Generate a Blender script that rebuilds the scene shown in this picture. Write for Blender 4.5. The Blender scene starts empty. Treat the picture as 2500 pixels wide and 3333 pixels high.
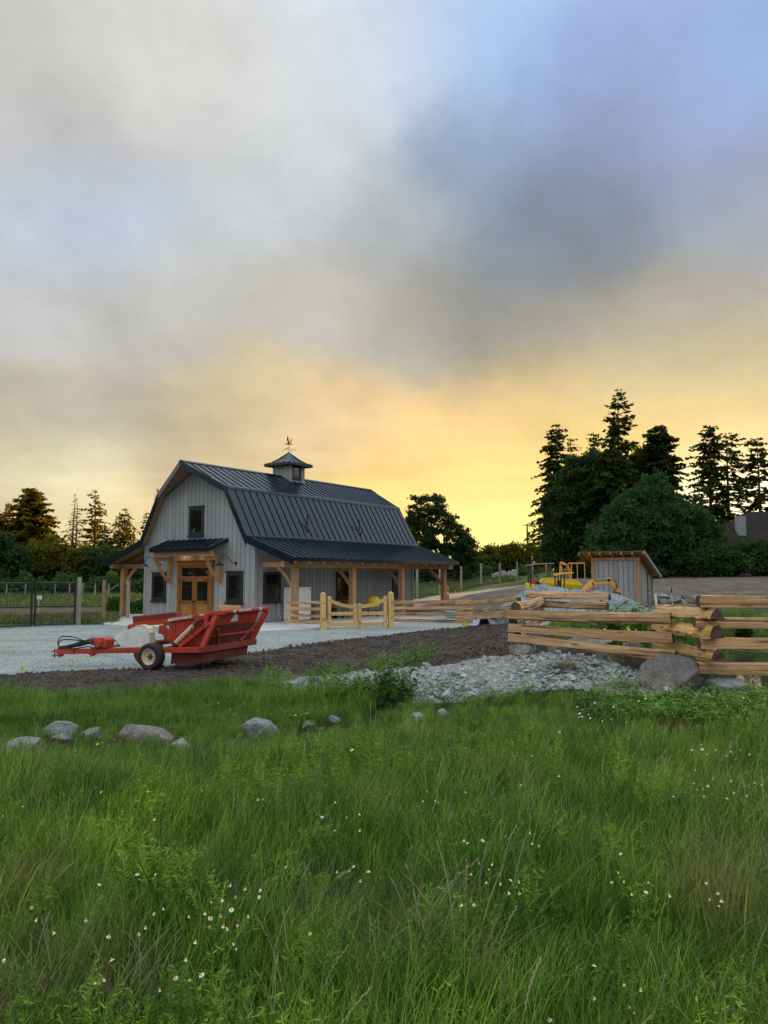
import bpy, bmesh, math, random
import numpy as np
from mathutils import Vector, Matrix
S = bpy.context.scene
R_ = math.radians
rng = np.random.default_rng(7)
random.seed(7)

# ------------------------------------------------------------------ camera
PITCH, EYE = 0.0834, 2.228
F_PX, W_PX, H_PX = 2500.0, 2500.0, 3333.0
cd = bpy.data.cameras.new('camera')
cam = bpy.data.objects.new('camera', cd)
S.collection.objects.link(cam)
cam.location = (0, 0, EYE)
cam.rotation_euler = (math.pi / 2 + PITCH, 0, 0)
cd.sensor_fit = 'VERTICAL'
cd.sensor_height = 24.0
cd.lens = 24.0 * F_PX / H_PX
cd.clip_start = 0.05
cd.clip_end = 3000
S.camera = cam
S.render.resolution_x, S.render.resolution_y = 768, 1024

# ------------------------------------------------------------------ view
S.view_settings.view_transform = 'Standard'
S.view_settings.look = 'None'
S.view_settings.exposure = 0.12
S.view_settings.gamma = 1.0
S.view_settings.use_curve_mapping = False
S.render.engine = 'CYCLES'
S.cycles.max_bounces = 5
S.cycles.diffuse_bounces = 3
S.cycles.glossy_bounces = 3
S.cycles.transmission_bounces = 3
S.cycles.transparent_max_bounces = 4
S.cycles.caustics_reflective = False
S.cycles.caustics_refractive = False

# ------------------------------------------------------------------ world: clear Nishita sky under a sheet of evening cloud
SUN_AZ, SUN_EL = R_(26.0), R_(5.0)
sun_dir = Vector((math.cos(SUN_EL) * math.sin(SUN_AZ), math.cos(SUN_EL) * math.cos(SUN_AZ), math.sin(SUN_EL)))
world = bpy.data.worlds.new('World')
S.world = world
world.use_nodes = True
wn, wl = world.node_tree.nodes, world.node_tree.links
wn.clear()
def wnode(t, **kw):
    n = wn.new(t)
    for k, v in kw.items():
        setattr(n, k, v)
    return n
def wset(n, i, val):
    if hasattr(val, 'is_linked') or isinstance(val, bpy.types.NodeSocket):
        wl.new(val, n.inputs[i])
    else:
        n.inputs[i].default_value = val
def wmath(op, a, b=None, clamp=False):
    n = wnode('ShaderNodeMath', operation=op, use_clamp=clamp)
    wset(n, 0, a)
    if b is not None:
        wset(n, 1, b)
    return n.outputs[0]
def wvec(op, a, b=None, scale=None):
    n = wnode('ShaderNodeVectorMath', operation=op)
    wset(n, 0, a)
    if b is not None:
        wset(n, 1, b)
    if scale is not None:
        wset(n, 3, scale)
    return n.outputs[1] if op == 'DISTANCE' else n.outputs[0]
def srgb(r, g, b):
    f = lambda c: ((c / 255 + 0.055) / 1.055) ** 2.4 if c > 10 else c / 255 / 12.92
    return (f(r), f(g), f(b))
tc = wnode('ShaderNodeTexCoord')
dirv = tc.outputs['Generated']
def wnoise(vec, scale, detail=3, rough=0.5):
    n = wnode('ShaderNodeTexNoise')
    wl.new(vec, n.inputs['Vector'])
    n.inputs['Scale'].default_value = scale
    n.inputs['Detail'].default_value = detail
    n.inputs['Roughness'].default_value = rough
    return n
# cloud drift: bend the directions with noise, so the colour regions get ragged cloud edges
flat = wvec('MULTIPLY', dirv, (1.0, 1.0, 1.5))
sx = wnode('ShaderNodeSeparateXYZ'); wl.new(dirv, sx.inputs[0])
zc_ = wmath('ADD', wmath('MAXIMUM', sx.outputs[2], 0.0), 0.16)
cl = wnode('ShaderNodeCombineXYZ')
wl.new(wmath('DIVIDE', sx.outputs[0], zc_), cl.inputs[0]); wl.new(wmath('DIVIDE', sx.outputs[1], zc_), cl.inputs[1])
n1 = wnoise(cl.outputs[0], 0.75, 5, 0.55)
n2 = wnoise(dirv, 6.5, 9, 0.66)
warp = wvec('ADD', wvec('SCALE', wvec('SUBTRACT', n1.outputs['Color'], (0.5, 0.5, 0.5)), scale=0.12),
            wvec('SCALE', wvec('SUBTRACT', n2.outputs['Color'], (0.5, 0.5, 0.5)), scale=0.115))
pos = wvec('ADD', flat, warp)
# (azimuth, elevation, colour) of the cloud sheet; it goes on evenly outside the view
SKY = [(-24.9,33.4,(195,192,188)),(-15.3,33.8,(208,206,200)),(-24.7,28.3,(188,184,180)),(-24.6,25.1,(180,190,200)),(-22.4,23.7,(178,188,212)),(-8.2,27.6,(196,201,204)),(-6.5,34.3,(198,202,206)),(2.6,36.0,(190,200,215)),(8.0,36.0,(158,192,234)),(16.7,34.8,(148,168,216)),(26.1,33.1,(140,168,214)),(7.9,29.0,(138,158,182)),(16.5,29.6,(132,147,178)),(14.7,22.6,(118,126,136)),(24.3,25.7,(138,150,176)),(6.0,20.0,(138,140,140)),(10.1,15.3,(146,144,132)),(-4.6,20.1,(190,186,176)),(-18.1,17.7,(180,176,168)),(-24.3,19.4,(184,184,184)),(-22.6,11.6,(176,170,152)),(-24,8.6,(172,164,146)),(-17,11.5,(178,168,146)),(-4.5,11.8,(232,200,150)),(2.5,9.8,(244,205,138)),(9.4,11.7,(232,196,132)),(5.9,6.3,(252,214,126)),(7.9,3.9,(255,242,152)),(-25.0,5.8,(206,192,156)),(-22.1,6.9,(252,240,198)),(-19.3,3.7,(226,204,150)),(-14.6,8.2,(196,176,142)),(25.4,14.4,(182,174,142)),(22.3,11.0,(222,190,122)),(19.4,17.5,(165,160,140)),(26.1,4.5,(262,255,225)),(15.9,4.8,(252,216,120)),(-7.9,3.2,(246,212,140)),(-9.5,6.5,(232,200,138)),(-10,10.5,(208,186,146)),
       (16.2,17.8,(158,152,138)),(22.6,19.0,(150,148,140)),(25.2,10.8,(222,198,132)),(19.3,13.8,(192,178,140)),(12.8,12.9,(214,190,132)),(2.5,18.5,(172,166,150)),(0.7,24.8,(170,174,176)),(16.4,26.0,(122,136,160)),(11.3,24.4,(116,128,144)),(-11.4,13.3,(205,188,150)),(-16.6,20.9,(188,188,184)),(-18.6,34.6,(205,202,198)),(-26.3,30.6,(190,187,184)),(-11.8,31.5,(204,204,202)),(21.5,31.5,(152,168,206)),(26.3,22.5,(150,154,160)),(14.4,9.8,(240,208,122)),(0.7,5.7,(250,214,125)),
       (26.5,13,(176,168,140)),(21.5,14.8,(170,164,140)),(17,13.2,(192,176,134)),(13,19,(146,144,136)),(36,33,(158,180,212)),(38,20,(170,175,175)),(38,8,(238,205,130)),(48,6,(225,200,150)),(-36,30,(196,196,196)),(-36,16,(186,184,178)),(-38,5,(222,205,165)),
       (-60,8,(200,198,190)),(-60,30,(205,208,210)),(60,30,(190,200,212)),(75,10,(200,198,192)),(0,52,(205,212,220)),(40,55,(200,212,228)),(-40,55,(212,214,216)),
       (0,85,(222,226,230)),(120,60,(215,222,230)),(-120,60,(218,222,226)),(180,50,(218,223,230)),(120,15,(205,210,216)),(-120,15,(206,210,214)),(180,15,(208,213,220)),(150,35,(214,220,227)),(-150,35,(214,220,227)),(90,35,(210,217,226)),(-90,35,(213,217,222))]
num = den = None
for az, el, c in SKY:
    a, e = R_(az), R_(el)
    p = (math.cos(e) * math.sin(a), math.cos(e) * math.cos(a), 1.5 * math.sin(e))
    infr = abs(az) < 40 and el < 38
    k = 175.0 if infr else 14.0
    d = wvec('DISTANCE', pos, p)
    w = wmath('EXPONENT', wmath('MULTIPLY', wmath('MULTIPLY', d, d), -k))
    if not infr:
        w = wmath('MULTIPLY', w, 0.35)
    lum = 1.0 if el < 40 and abs(az) < 50 else (1.15 if el < 25 else 1.5)   # an overcast sky is brighter overhead
    term = wvec('SCALE', tuple(q * lum for q in srgb(*c)), scale=w)
    num = term if num is None else wvec('ADD', num, term)
    den = w if den is None else wmath('ADD', den, w)
den = wmath('MAXIMUM', den, 1e-6)
colv = wvec('SCALE', num, scale=wmath('DIVIDE', 1.0, den))
# soft mottling of the cloud base
shear = wnode('ShaderNodeCombineXYZ'); wl.new(wmath('ADD', sx.outputs[0], wmath('MULTIPLY', sx.outputs[2], 0.35)), shear.inputs[0]); wl.new(sx.outputs[1], shear.inputs[1]); wl.new(sx.outputs[2], shear.inputs[2])
n3 = wnoise(cl.outputs[0], 1.7, 7, 0.6)
n4 = wnoise(shear.outputs[0], 6.0, 9, 0.62)
band = wnoise(wvec('MULTIPLY', dirv, (3.0, 3.0, 26.0)), 1.6, 5, 0.6)   # long thin streaks low over the horizon
low = wmath('MAXIMUM', wmath('SUBTRACT', 1.0, wmath('DIVIDE', sx.outputs[2], 0.22)), 0.0)
streak = wmath('MULTIPLY', wmath('MULTIPLY', wmath('SUBTRACT', band.outputs['Fac'], 0.5), 0.9), low)
rain = wnoise(wvec('MULTIPLY', shear.outputs[0], (11.0, 11.0, 3.4)), 1.0, 5, 0.6)   # slanting veils under the cloud bank
veil = wmath('MULTIPLY', wmath('SUBTRACT', rain.outputs['Fac'], 0.5), wmath('MULTIPLY', wmath('MAXIMUM', wmath('SUBTRACT', 0.22, wmath('ABSOLUTE', wmath('SUBTRACT', sx.outputs[2], 0.30))), 0.0), 0.8))
streak = wmath('ADD', streak, veil)
mott = wmath('ADD', streak, wmath('ADD', wmath('MULTIPLY', wmath('SUBTRACT', n3.outputs['Fac'], 0.5), 0.46), wmath('MULTIPLY', wmath('SUBTRACT', n4.outputs['Fac'], 0.5), 0.5)))
colv = wvec('SCALE', colv, scale=wmath('ADD', mott, 1.0))
sky = wnode('ShaderNodeTexSky', sky_type='NISHITA', sun_disc=False, sun_elevation=SUN_EL, sun_rotation=SUN_AZ)
bg1 = wnode('ShaderNodeBackground'); wl.new(sky.outputs[0], bg1.inputs[0]); bg1.inputs[1].default_value = 0.1
bg2 = wnode('ShaderNodeBackground'); wl.new(colv, bg2.inputs[0]); bg2.inputs[1].default_value = 1.12
mixs = wnode('ShaderNodeMixShader'); mixs.inputs[0].default_value = 0.9
wl.new(bg1.outputs[0], mixs.inputs[1]); wl.new(bg2.outputs[0], mixs.inputs[2])
wo = wnode('ShaderNodeOutputWorld'); wl.new(mixs.outputs[0], wo.inputs[0])
world.cycles.sampling_method = 'MANUAL'
world.cycles.sample_map_resolution = 512

sd = bpy.data.lights.new('sun', 'SUN')
sun = bpy.data.objects.new('sun', sd)
S.collection.objects.link(sun)
sd.energy = 5.0
sd.angle = R_(2.5)
sd.color = (1.0, 0.62, 0.22)
sun.rotation_euler = sun_dir.to_track_quat('Z', 'Y').to_euler()

# ------------------------------------------------------------------ helpers
def link(o):
    S.collection.objects.link(o)
    return o
def at(u, v, Y):
    """point at forward distance Y seen at photo pixel (u, v): how the places below were measured"""
    c, s = math.cos(PITCH), math.sin(PITCH)
    a, b = (u - W_PX / 2) / F_PX, -(v - H_PX / 2) / F_PX
    return Vector((a, c - s * b, s + c * b)) * (Y / (c - s * b)) + Vector((0, 0, EYE))
def tag(o, label, cat, group=None):
    o['label'] = label
    o['category'] = cat
    if group:
        o['group'] = group
    return o
def thing(name, label, cat, loc=(0, 0, 0), rz=0.0, group=None):
    o = link(bpy.data.objects.new(name, None))
    o.empty_display_size = 0.2
    o.location = loc
    o.rotation_euler = (0, 0, rz)
    return tag(o, label, cat, group)
def node(name, parent):
    o = link(bpy.data.objects.new(name, None))
    o.empty_display_size = 0.1
    o.parent = parent
    return o
def copy_tree(o, parent=None):
    c = link(o.copy())
    c.parent = parent
    for ch in o.children:
        copy_tree(ch, c)
    return c

class MB:
    def __init__(self):
        self.v, self.f, self.g = [], [], []
    def add(self, vs, fs, gs=None):
        n = len(self.v)
        self.v += [tuple(p) for p in vs]
        self.f += [tuple(n + i for i in f) for f in fs]
        self.g += [tuple(p) for p in (gs if gs is not None else vs)]
        return self
    BF = [(0, 3, 2, 1), (4, 5, 6, 7), (0, 1, 5, 4), (1, 2, 6, 5), (2, 3, 7, 6), (3, 0, 4, 7)]
    def box(self, x0, x1, y0, y1, z0, z1, long=None):
        vs = [(x0, y0, z0), (x1, y0, z0), (x1, y1, z0), (x0, y1, z0), (x0, y0, z1), (x1, y0, z1), (x1, y1, z1), (x0, y1, z1)]
        d = [abs(x1 - x0), abs(y1 - y0), abs(z1 - z0)]
        k = d.index(max(d)) if long is None else long
        o = random.random() * 9
        gs = [(p[k] + o * 7, p[(k + 1) % 3] + o, p[(k + 2) % 3] + o) for p in vs]
        return self.add(vs, self.BF, gs)
    def beam(self, p0, p1, w, h, up=(0, 0, 1), w1=None, h1=None):
        p0, p1 = Vector(p0), Vector(p1)
        d = (p1 - p0)
        L = d.length
        d.normalize()
        up = Vector(up)
        sd = d.cross(up)
        if sd.length < 1e-4:
            sd = d.cross(Vector((1, 0, 0)))
        sd.normalize()
        up = sd.cross(d).normalized()
        vs, gs = [], []
        o = random.random() * 9
        for p, ww, hh, t in ((p0, w, h, 0), (p1, w1 or w, h1 or h, L)):
            for a, b in ((-1, -1), (1, -1), (1, 1), (-1, 1)):
                vs.append(p + sd * (a * ww / 2) + up * (b * hh / 2))
                gs.append((t + o * 7, a * w / 2 + o, b * h / 2 + o))
        return self.add(vs, self.BF, gs)
    def tube(self, pts, r, n=8, caps=True):
        pts = [Vector(p) for p in pts]
        rs = r if isinstance(r, (list, tuple)) else [r] * len(pts)
        vs, gs, fs = [], [], []
        prev = None
        o = random.random() * 9
        L = 0
        for i, p in enumerate(pts):
            d = (pts[min(i + 1, len(pts) - 1)] - pts[max(i - 1, 0)]).normalized()
            if prev is None:
                a = d.cross(Vector((0, 0, 1)))
                if a.length < 1e-3:
                    a = d.cross(Vector((1, 0, 0)))
            else:
                a = prev - d * prev.dot(d)
            a.normalize()
            prev = a
            b = d.cross(a)
            if i:
                L += (p - pts[i - 1]).length
            for k in range(n):
                t = 2 * math.pi * k / n
                q = a * math.cos(t) * rs[i] + b * math.sin(t) * rs[i]
                vs.append(p + q)
                gs.append((L + o * 7, math.cos(t) * rs[i] + o, math.sin(t) * rs[i] + o))
        m = len(pts)
        for i in range(m - 1):
            for k in range(n):
                a, b = i * n + k, i * n + (k + 1) % n
                fs.append((a, b, b + n, a + n))
        if caps:
            fs.append(tuple(range(n - 1, -1, -1)))
            fs.append(tuple((m - 1) * n + k for k in range(n)))
        return self.add(vs, fs, gs)
    def cyl(self, p0, p1, r, n=12, r1=None):
        return self.tube([p0, p1], [r, r if r1 is None else r1], n)
    def prism(self, poly, fn, gfn=None):
        """poly: 2d points, fn(p, k) -> 3d for the two faces k = 0, 1"""
        n = len(poly)
        vs = [fn(p, 0) for p in poly] + [fn(p, 1) for p in poly]
        fs = [tuple(range(n - 1, -1, -1)), tuple(range(n, 2 * n))]
        for i in range(n):
            j = (i + 1) % n
            fs.append((i, j, j + n, i + n))
        gs = None
        if gfn:
            gs = [gfn(p, 0) for p in poly] + [gfn(p, 1) for p in poly]
        return self.add(vs, fs, gs)
    def lathe(self, prof, fn, n=24):
        """prof: (radius, height); fn(x, y, h) -> 3d"""
        vs, fs = [], []
        for r, h in prof:
            for k in range(n):
                t = 2 * math.pi * k / n
                vs.append(fn(r * math.cos(t), r * math.sin(t), h))
        for i in range(len(prof) - 1):
            for k in range(n):
                a, b = i * n + k, i * n + (k + 1) % n
                fs.append((a, b, b + n, a + n))
        return self.add(vs, fs)
    def mesh(self, name, m, smooth=False):
        me = bpy.data.meshes.new(name)
        me.from_pydata(self.v, [], self.f)
        at_ = me.attributes.new('grain', 'FLOAT_VECTOR', 'POINT')
        at_.data.foreach_set('vector', np.array(self.g, 'f').ravel())
        bm = bmesh.new(); bm.from_mesh(me)
        bmesh.ops.recalc_face_normals(bm, faces=bm.faces)
        bm.to_mesh(me); bm.free()
        if m:
            me.materials.append(m)
        if smooth:
            me.polygons.foreach_set('use_smooth', [True] * len(me.polygons))
        return me
    def build(self, name, m, parent=None, smooth=False, bevel=0.0, label=None):
        o = link(bpy.data.objects.new(name, self.mesh(name, m, smooth)))
        o.parent = parent
        if bevel:
            b = o.modifiers.new('bevel', 'BEVEL')
            b.width = bevel
            b.segments = 1
            b.limit_method = 'ANGLE'
            b.angle_limit = R_(40)
        if label:
            o['label'] = label
        return o

def quads_object(name, V, m, parent=None):
    """V: (n, 4, 3) array of quads -> one mesh object"""
    V = np.asarray(V, 'f')
    n = len(V)
    me = bpy.data.meshes.new(name)
    me.vertices.add(4 * n)
    me.vertices.foreach_set('co', V.ravel())
    me.loops.add(4 * n)
    me.loops.foreach_set('vertex_index', np.arange(4 * n, dtype='i'))
    me.polygons.add(n)
    me.polygons.foreach_set('loop_start', np.arange(0, 4 * n, 4, dtype='i'))
    me.update(calc_edges=True)
    me.materials.append(m)
    o = link(bpy.data.objects.new(name, me))
    o.parent = parent
    return o
def clip(poly, a, b, c):
    """keep a*x + b*y + c >= 0"""
    out = []
    for i in range(len(poly)):
        p, q = poly[i], poly[(i + 1) % len(poly)]
        dp, dq = a * p[0] + b * p[1] + c, a * q[0] + b * q[1] + c
        if dp >= 0:
            out.append(p)
        if dp * dq < 0:
            t = dp / (dp - dq)
            out.append((p[0] + (q[0] - p[0]) * t, p[1] + (q[1] - p[1]) * t))
    return out
def inside(X, Y, poly):
    r = np.zeros(X.shape, bool)
    n = len(poly)
    for i in range(n):
        x0, y0 = poly[i]; x1, y1 = poly[(i + 1) % n]
        if y0 == y1:
            continue
        c = ((y0 > Y) != (y1 > Y)) & (X < (x1 - x0) * (Y - y0) / (y1 - y0) + x0)
        r ^= c
    return r
def wob(X, Y, s=1.0, ph=0.0):
    """smooth cheap noise, about -1..1"""
    r = np.zeros(np.shape(X)); a = 1.0
    g = np.random.default_rng(int(ph * 100) + 5)
    for i in range(5):
        for j in range(3):
            t = g.random() * 6.28; f = s * 2 ** i * (0.8 + 0.5 * g.random())
            r = r + a * np.sin((X * math.cos(t) + Y * math.sin(t)) * f + g.random() * 6.28) / 3
        a *= 0.55
    return r
def seg_points(pts, n):
    """resample a smooth (Catmull-Rom) curve"""
    P = [Vector(p) for p in pts]
    P = [P[0] * 2 - P[1]] + P + [P[-1] * 2 - P[-2]]
    out = []
    for i in range(1, len(P) - 2):
        for k in range(n):
            t = k / n
            out.append(0.5 * ((2 * P[i]) + (P[i + 1] - P[i - 1]) * t + (2 * P[i - 1] - 5 * P[i] + 4 * P[i + 1] - P[i + 2]) * t * t + (3 * P[i] - P[i - 1] - 3 * P[i + 1] + P[i + 2]) * t ** 3))
    out.append(P[-2])
    return out

# ------------------------------------------------------------------ materials
def new_mat(name):
    m = bpy.data.materials.new(name)
    m.use_nodes = True
    nt = m.node_tree
    return m, nt, nt.nodes, nt.links, nt.nodes['Principled BSDF']
def ramp(nt, fac, stops):
    r = nt.nodes.new('ShaderNodeValToRGB')
    e = r.color_ramp.elements
    while len(e) < len(stops):
        e.new(0.5)
    for i, (p, c) in enumerate(stops):
        e[i].position = p
        e[i].color = (*c, 1)
    nt.links.new(fac, r.inputs[0])
    return r.outputs[0]
def noise(nt, vec, scale, detail=4, rough=0.55, out='Fac'):
    n = nt.nodes.new('ShaderNodeTexNoise')
    n.inputs['Scale'].default_value = scale
    n.inputs['Detail'].default_value = detail
    n.inputs['Roughness'].default_value = rough
    if vec is not None:
        nt.links.new(vec, n.inputs['Vector'])
    return n.outputs[out]
def mapping(nt, vec, scale):
    n = nt.nodes.new('ShaderNodeVectorMath'); n.operation = 'MULTIPLY'
    nt.links.new(vec, n.inputs[0]); n.inputs[1].default_value = scale
    return n.outputs[0]
def coords(nt, kind='Object'):
    if kind == 'World':
        return nt.nodes.new('ShaderNodeNewGeometry').outputs['Position']
    if kind == 'Grain':
        a = nt.nodes.new('ShaderNodeAttribute'); a.attribute_name = 'grain'
        return a.outputs['Vector']
    return nt.nodes.new('ShaderNodeTexCoord').outputs[kind]
def bump(nt, h, strength, dist, bsdf):
    b = nt.nodes.new('ShaderNodeBump')
    b.inputs['Strength'].default_value = strength
    b.inputs['Distance'].default_value = dist
    nt.links.new(h, b.inputs['Height'])
    nt.links.new(b.outputs[0], bsdf.inputs['Normal'])
def mixc(nt, fac, a, b, mode='MIX'):
    n = nt.nodes.new('ShaderNodeMix'); n.data_type = 'RGBA'; n.blend_type = mode
    for s, v in ((0, fac), (6, a), (7, b)):
        if isinstance(v, bpy.types.NodeSocket):
            nt.links.new(v, n.inputs[s])
        else:
            n.inputs[s].default_value = v if s == 0 else (*v, 1)
    return n.outputs[2]
def plain(name, c, rough=0.6, metal=0.0, var=0.15, scale=6.0, bmp=0.0, spec=0.5, kind='Object'):
    m, nt, N, L, b = new_mat(name)
    v = coords(nt, kind)
    n = noise(nt, v, scale, 5)
    lo = tuple(x * (1 - var) for x in c); hi = tuple(min(1, x * (1 + var)) for x in c)
    L.new(ramp(nt, n, [(0.3, lo), (0.7, hi)]), b.inputs['Base Color'])
    b.inputs['Roughness'].default_value = rough
    b.inputs['Metallic'].default_value = metal
    b.inputs['Specular IOR Level'].default_value = spec
    if bmp:
        bump(nt, noise(nt, v, scale * 8, 4), bmp, 0.01, b)
    return m
def wood(name, dark, light, rough=0.65, scale=1.0, knots=True, bmp=0.25, cracks=0.0):
    m, nt, N, L, b = new_mat(name)
    g = coords(nt, 'Grain')
    n = noise(nt, mapping(nt, g, (1.1 * scale, 34 * scale, 34 * scale)), 1.0, 5, 0.6)
    col = ramp(nt, n, [(0.28, dark), (0.5, tuple((a + c) / 2 for a, c in zip(dark, light))), (0.72, light)])
    if cracks:
        ck = noise(nt, mapping(nt, g, (0.9, 22, 22)), 1.0, 3, 0.5)
        col = mixc(nt, ramp(nt, ck, [(0.57, (0, 0, 0)), (0.62, (cracks,) * 3)]), col, tuple(x * 0.22 for x in dark))
    if cracks:
        fine = noise(nt, mapping(nt, g, (5, 90, 90)), 1.0, 4, 0.7)
        col = mixc(nt, 0.8, col, ramp(nt, fine, [(0.3, (0.62, 0.60, 0.58)), (0.7, (1.3, 1.28, 1.25))]), 'MULTIPLY')
        blot = noise(nt, mapping(nt, g, (2.2, 7, 7)), 1.0, 5, 0.65)
        col = mixc(nt, ramp(nt, blot, [(0.55, (0, 0, 0)), (0.7, (0.28,) * 3)]), col, (0.32, 0.27, 0.21))
    big = noise(nt, mapping(nt, g, (0.8, 3, 3)), 1.0, 3)
    col = mixc(nt, 0.55, col, ramp(nt, big, [(0.3, (0.6, 0.58, 0.56)), (0.7, (1.15, 1.12, 1.05))]), 'MULTIPLY')
    oi = N.new('ShaderNodeObjectInfo')
    col = mixc(nt, 0.6, col, ramp(nt, oi.outputs['Random'], [(0.0, (0.72, 0.7, 0.68)), (0.5, (1, 0.97, 0.94)), (1.0, (1.1, 1.0, 0.85))]), 'MULTIPLY')
    if knots:
        k = N.new('ShaderNodeTexVoronoi'); k.inputs['Scale'].default_value = 1.0
        L.new(mapping(nt, g, (1.6, 6, 6)), k.inputs['Vector'])
        col = mixc(nt, ramp(nt, k.outputs['Distance'], [(0.06, (1, 1, 1)), (0.13, (0, 0, 0))]), col, tuple(x * 0.35 for x in dark))
    L.new(col, b.inputs['Base Color'])
    b.inputs['Roughness'].default_value = rough
    b.inputs['Specular IOR Level'].default_value = 0.25
    bump(nt, n, bmp, 0.012, b)
    return m
def leaf_mat(name, lo, mid, hi, scale=1.2, trans=0.35, tint=(1.0, 1.1, 0.35), kind='Object'):
    m, nt, N, L, b = new_mat(name)
    N.remove(b)
    v = coords(nt, kind)
    c = ramp(nt, noise(nt, v, scale, 4, 0.65), [(0.32, lo), (0.5, mid), (0.68, hi)])
    d = N.new('ShaderNodeBsdfDiffuse'); L.new(c, d.inputs[0])
    t = N.new('ShaderNodeBsdfTranslucent')
    L.new(mixc(nt, 1.0, c, tint, 'MULTIPLY'), t.inputs[0])
    mx = N.new('ShaderNodeMixShader'); mx.inputs[0].default_value = trans
    L.new(d.outputs[0], mx.inputs[1]); L.new(t.outputs[0], mx.inputs[2])
    L.new(mx.outputs[0], N['Material Output'].inputs[0])
    return m

M = {}
# weathered grey-stained board siding
def siding_mat():
    m, nt, N, L, b = new_mat('grey_siding')
    g = coords(nt, 'Grain')
    n = noise(nt, mapping(nt, g, (1.3, 30, 30)), 1.0, 5, 0.6)
    col = ramp(nt, n, [(0.25, (0.255, 0.262, 0.265)), (0.75, (0.38, 0.385, 0.385))])
    oi = N.new('ShaderNodeObjectInfo')
    col = mixc(nt, 1.0, col, ramp(nt, oi.outputs['Random'], [(0.0, (0.86, 0.86, 0.87)), (1.0, (1.08, 1.07, 1.05))]), 'MULTIPLY')
    L.new(col, b.inputs['Base Color'])
    b.inputs['Roughness'].default_value = 0.7
    b.inputs['Specular IOR Level'].default_value = 0.3
    bump(nt, n, 0.3, 0.01, b)
    return m
M['siding'] = siding_mat()
M['timber'] = wood('fir_timber', (0.30, 0.165, 0.075), (0.52, 0.32, 0.16))
M['porch_wood'] = wood('fir_decking', (0.24, 0.15, 0.08), (0.42, 0.28, 0.16), knots=False)
M['cedar_gate'] = wood('peeled_yellow_cedar', (0.52, 0.33, 0.12), (0.78, 0.56, 0.25))
M['rail'] = wood('split_red_cedar', (0.38, 0.215, 0.11), (0.76, 0.515, 0.30), scale=0.8, bmp=0.9, cracks=0.85)
M['rail_bark'] = wood('split_yellow_cedar', (0.48, 0.28, 0.095), (0.82, 0.58, 0.26), scale=0.8, bmp=0.9, cracks=0.8)
M['rail_end'] = plain('sawn_cedar_end', (0.085, 0.045, 0.028), 0.8, var=0.4, scale=30)
M['door_wood'] = wood('oiled_fir_door', (0.19, 0.072, 0.020), (0.35, 0.15, 0.045), rough=0.45, knots=False, bmp=0.1)
M['door_panel'] = wood('oiled_fir_panel', (0.28, 0.125, 0.034), (0.48, 0.245, 0.08), rough=0.45, knots=False, bmp=0.1)
def roof_mat():
    m, nt, N, L, b = new_mat('charcoal_metal_roof')
    v = coords(nt, 'Object')
    n = noise(nt, v, 0.9, 4)
    L.new(ramp(nt, n, [(0.3, (0.007, 0.013, 0.024)), (0.7, (0.010, 0.018, 0.031))]), b.inputs['Base Color'])
    b.inputs['Roughness'].default_value = 0.18
    b.inputs['Specular IOR Level'].default_value = 0.38
    bump(nt, noise(nt, v, 2.2, 3), 0.06, 0.03, b)
    return m
M['roof'] = roof_mat()
M['shadow_board'] = plain('dark_sheathing', (0.05, 0.05, 0.05), 0.9)
M['black'] = plain('black_trim', (0.012, 0.013, 0.014), 0.5, var=0.2)
M['black_metal'] = plain('black_metal', (0.012, 0.012, 0.013), 0.4, 0.0, var=0.2)
M['concrete'] = plain('pale_concrete', (0.52, 0.53, 0.51), 0.8, var=0.12, scale=1.5, bmp=0.1)
def glass_mat():
    m, nt, N, L, b = new_mat('dark_window_glass')
    b.inputs['Base Color'].default_value = (0.006, 0.008, 0.008, 1)
    b.inputs['Roughness'].default_value = 0.03
    b.inputs['Specular IOR Level'].default_value = 0.9
    v = coords(nt, 'Object')
    bump(nt, noise(nt, v, 1.6, 2), 0.12, 0.02, b)
    return m
M['glass'] = glass_mat()
def paint_mat(name, c, worn, rough=0.45, amount=0.5):
    m, nt, N, L, b = new_mat(name)
    v = coords(nt, 'Object')
    n = noise(nt, v, 7.0, 8, 0.7)
    col = ramp(nt, noise(nt, v, 2.0, 4), [(0.3, tuple(x * 0.82 for x in c)), (0.7, tuple(min(1, x * 1.12) for x in c))])
    col = mixc(nt, ramp(nt, n, [(amount + 0.1, (0, 0, 0)), (amount + 0.2, (1, 1, 1))]), col, worn)
    dust = noise(nt, v, 3.2, 7, 0.7)
    col = mixc(nt, ramp(nt, dust, [(0.48, (0, 0, 0)), (0.74, (0.30,) * 3)]), col, (0.21, 0.17, 0.135))
    speck = noise(nt, v, 38.0, 3, 0.6)
    col = mixc(nt, ramp(nt, speck, [(0.66, (0, 0, 0)), (0.70, (0.8,) * 3)]), col, worn)
    L.new(col, b.inputs['Base Color'])
    L.new(ramp(nt, n, [(0.4, (rough,) * 3), (0.7, (0.8,) * 3)]), b.inputs['Roughness'])
    bump(nt, n, 0.1, 0.01, b)
    return m
M['red'] = paint_mat('faded_red_paint', (0.47, 0.042, 0.018), (0.17, 0.055, 0.03), 0.4, 0.48)
M['red_dull'] = paint_mat('dull_red_paint', (0.26, 0.035, 0.022), (0.12, 0.05, 0.03), 0.6, 0.42)
M['sieve'] = paint_mat('dark_rusty_red', (0.15, 0.028, 0.018), (0.07, 0.035, 0.022), 0.65, 0.42)
M['white_paint'] = paint_mat('dirty_white_paint', (0.74, 0.78, 0.72), (0.42, 0.38, 0.30), 0.5, 0.58)
M['cream'] = paint_mat('cream_paint', (0.66, 0.60, 0.42), (0.22, 0.12, 0.06), 0.5, 0.48)
M['rust'] = plain('rusty_steel', (0.10, 0.055, 0.03), 0.8, var=0.5, scale=20)
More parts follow.
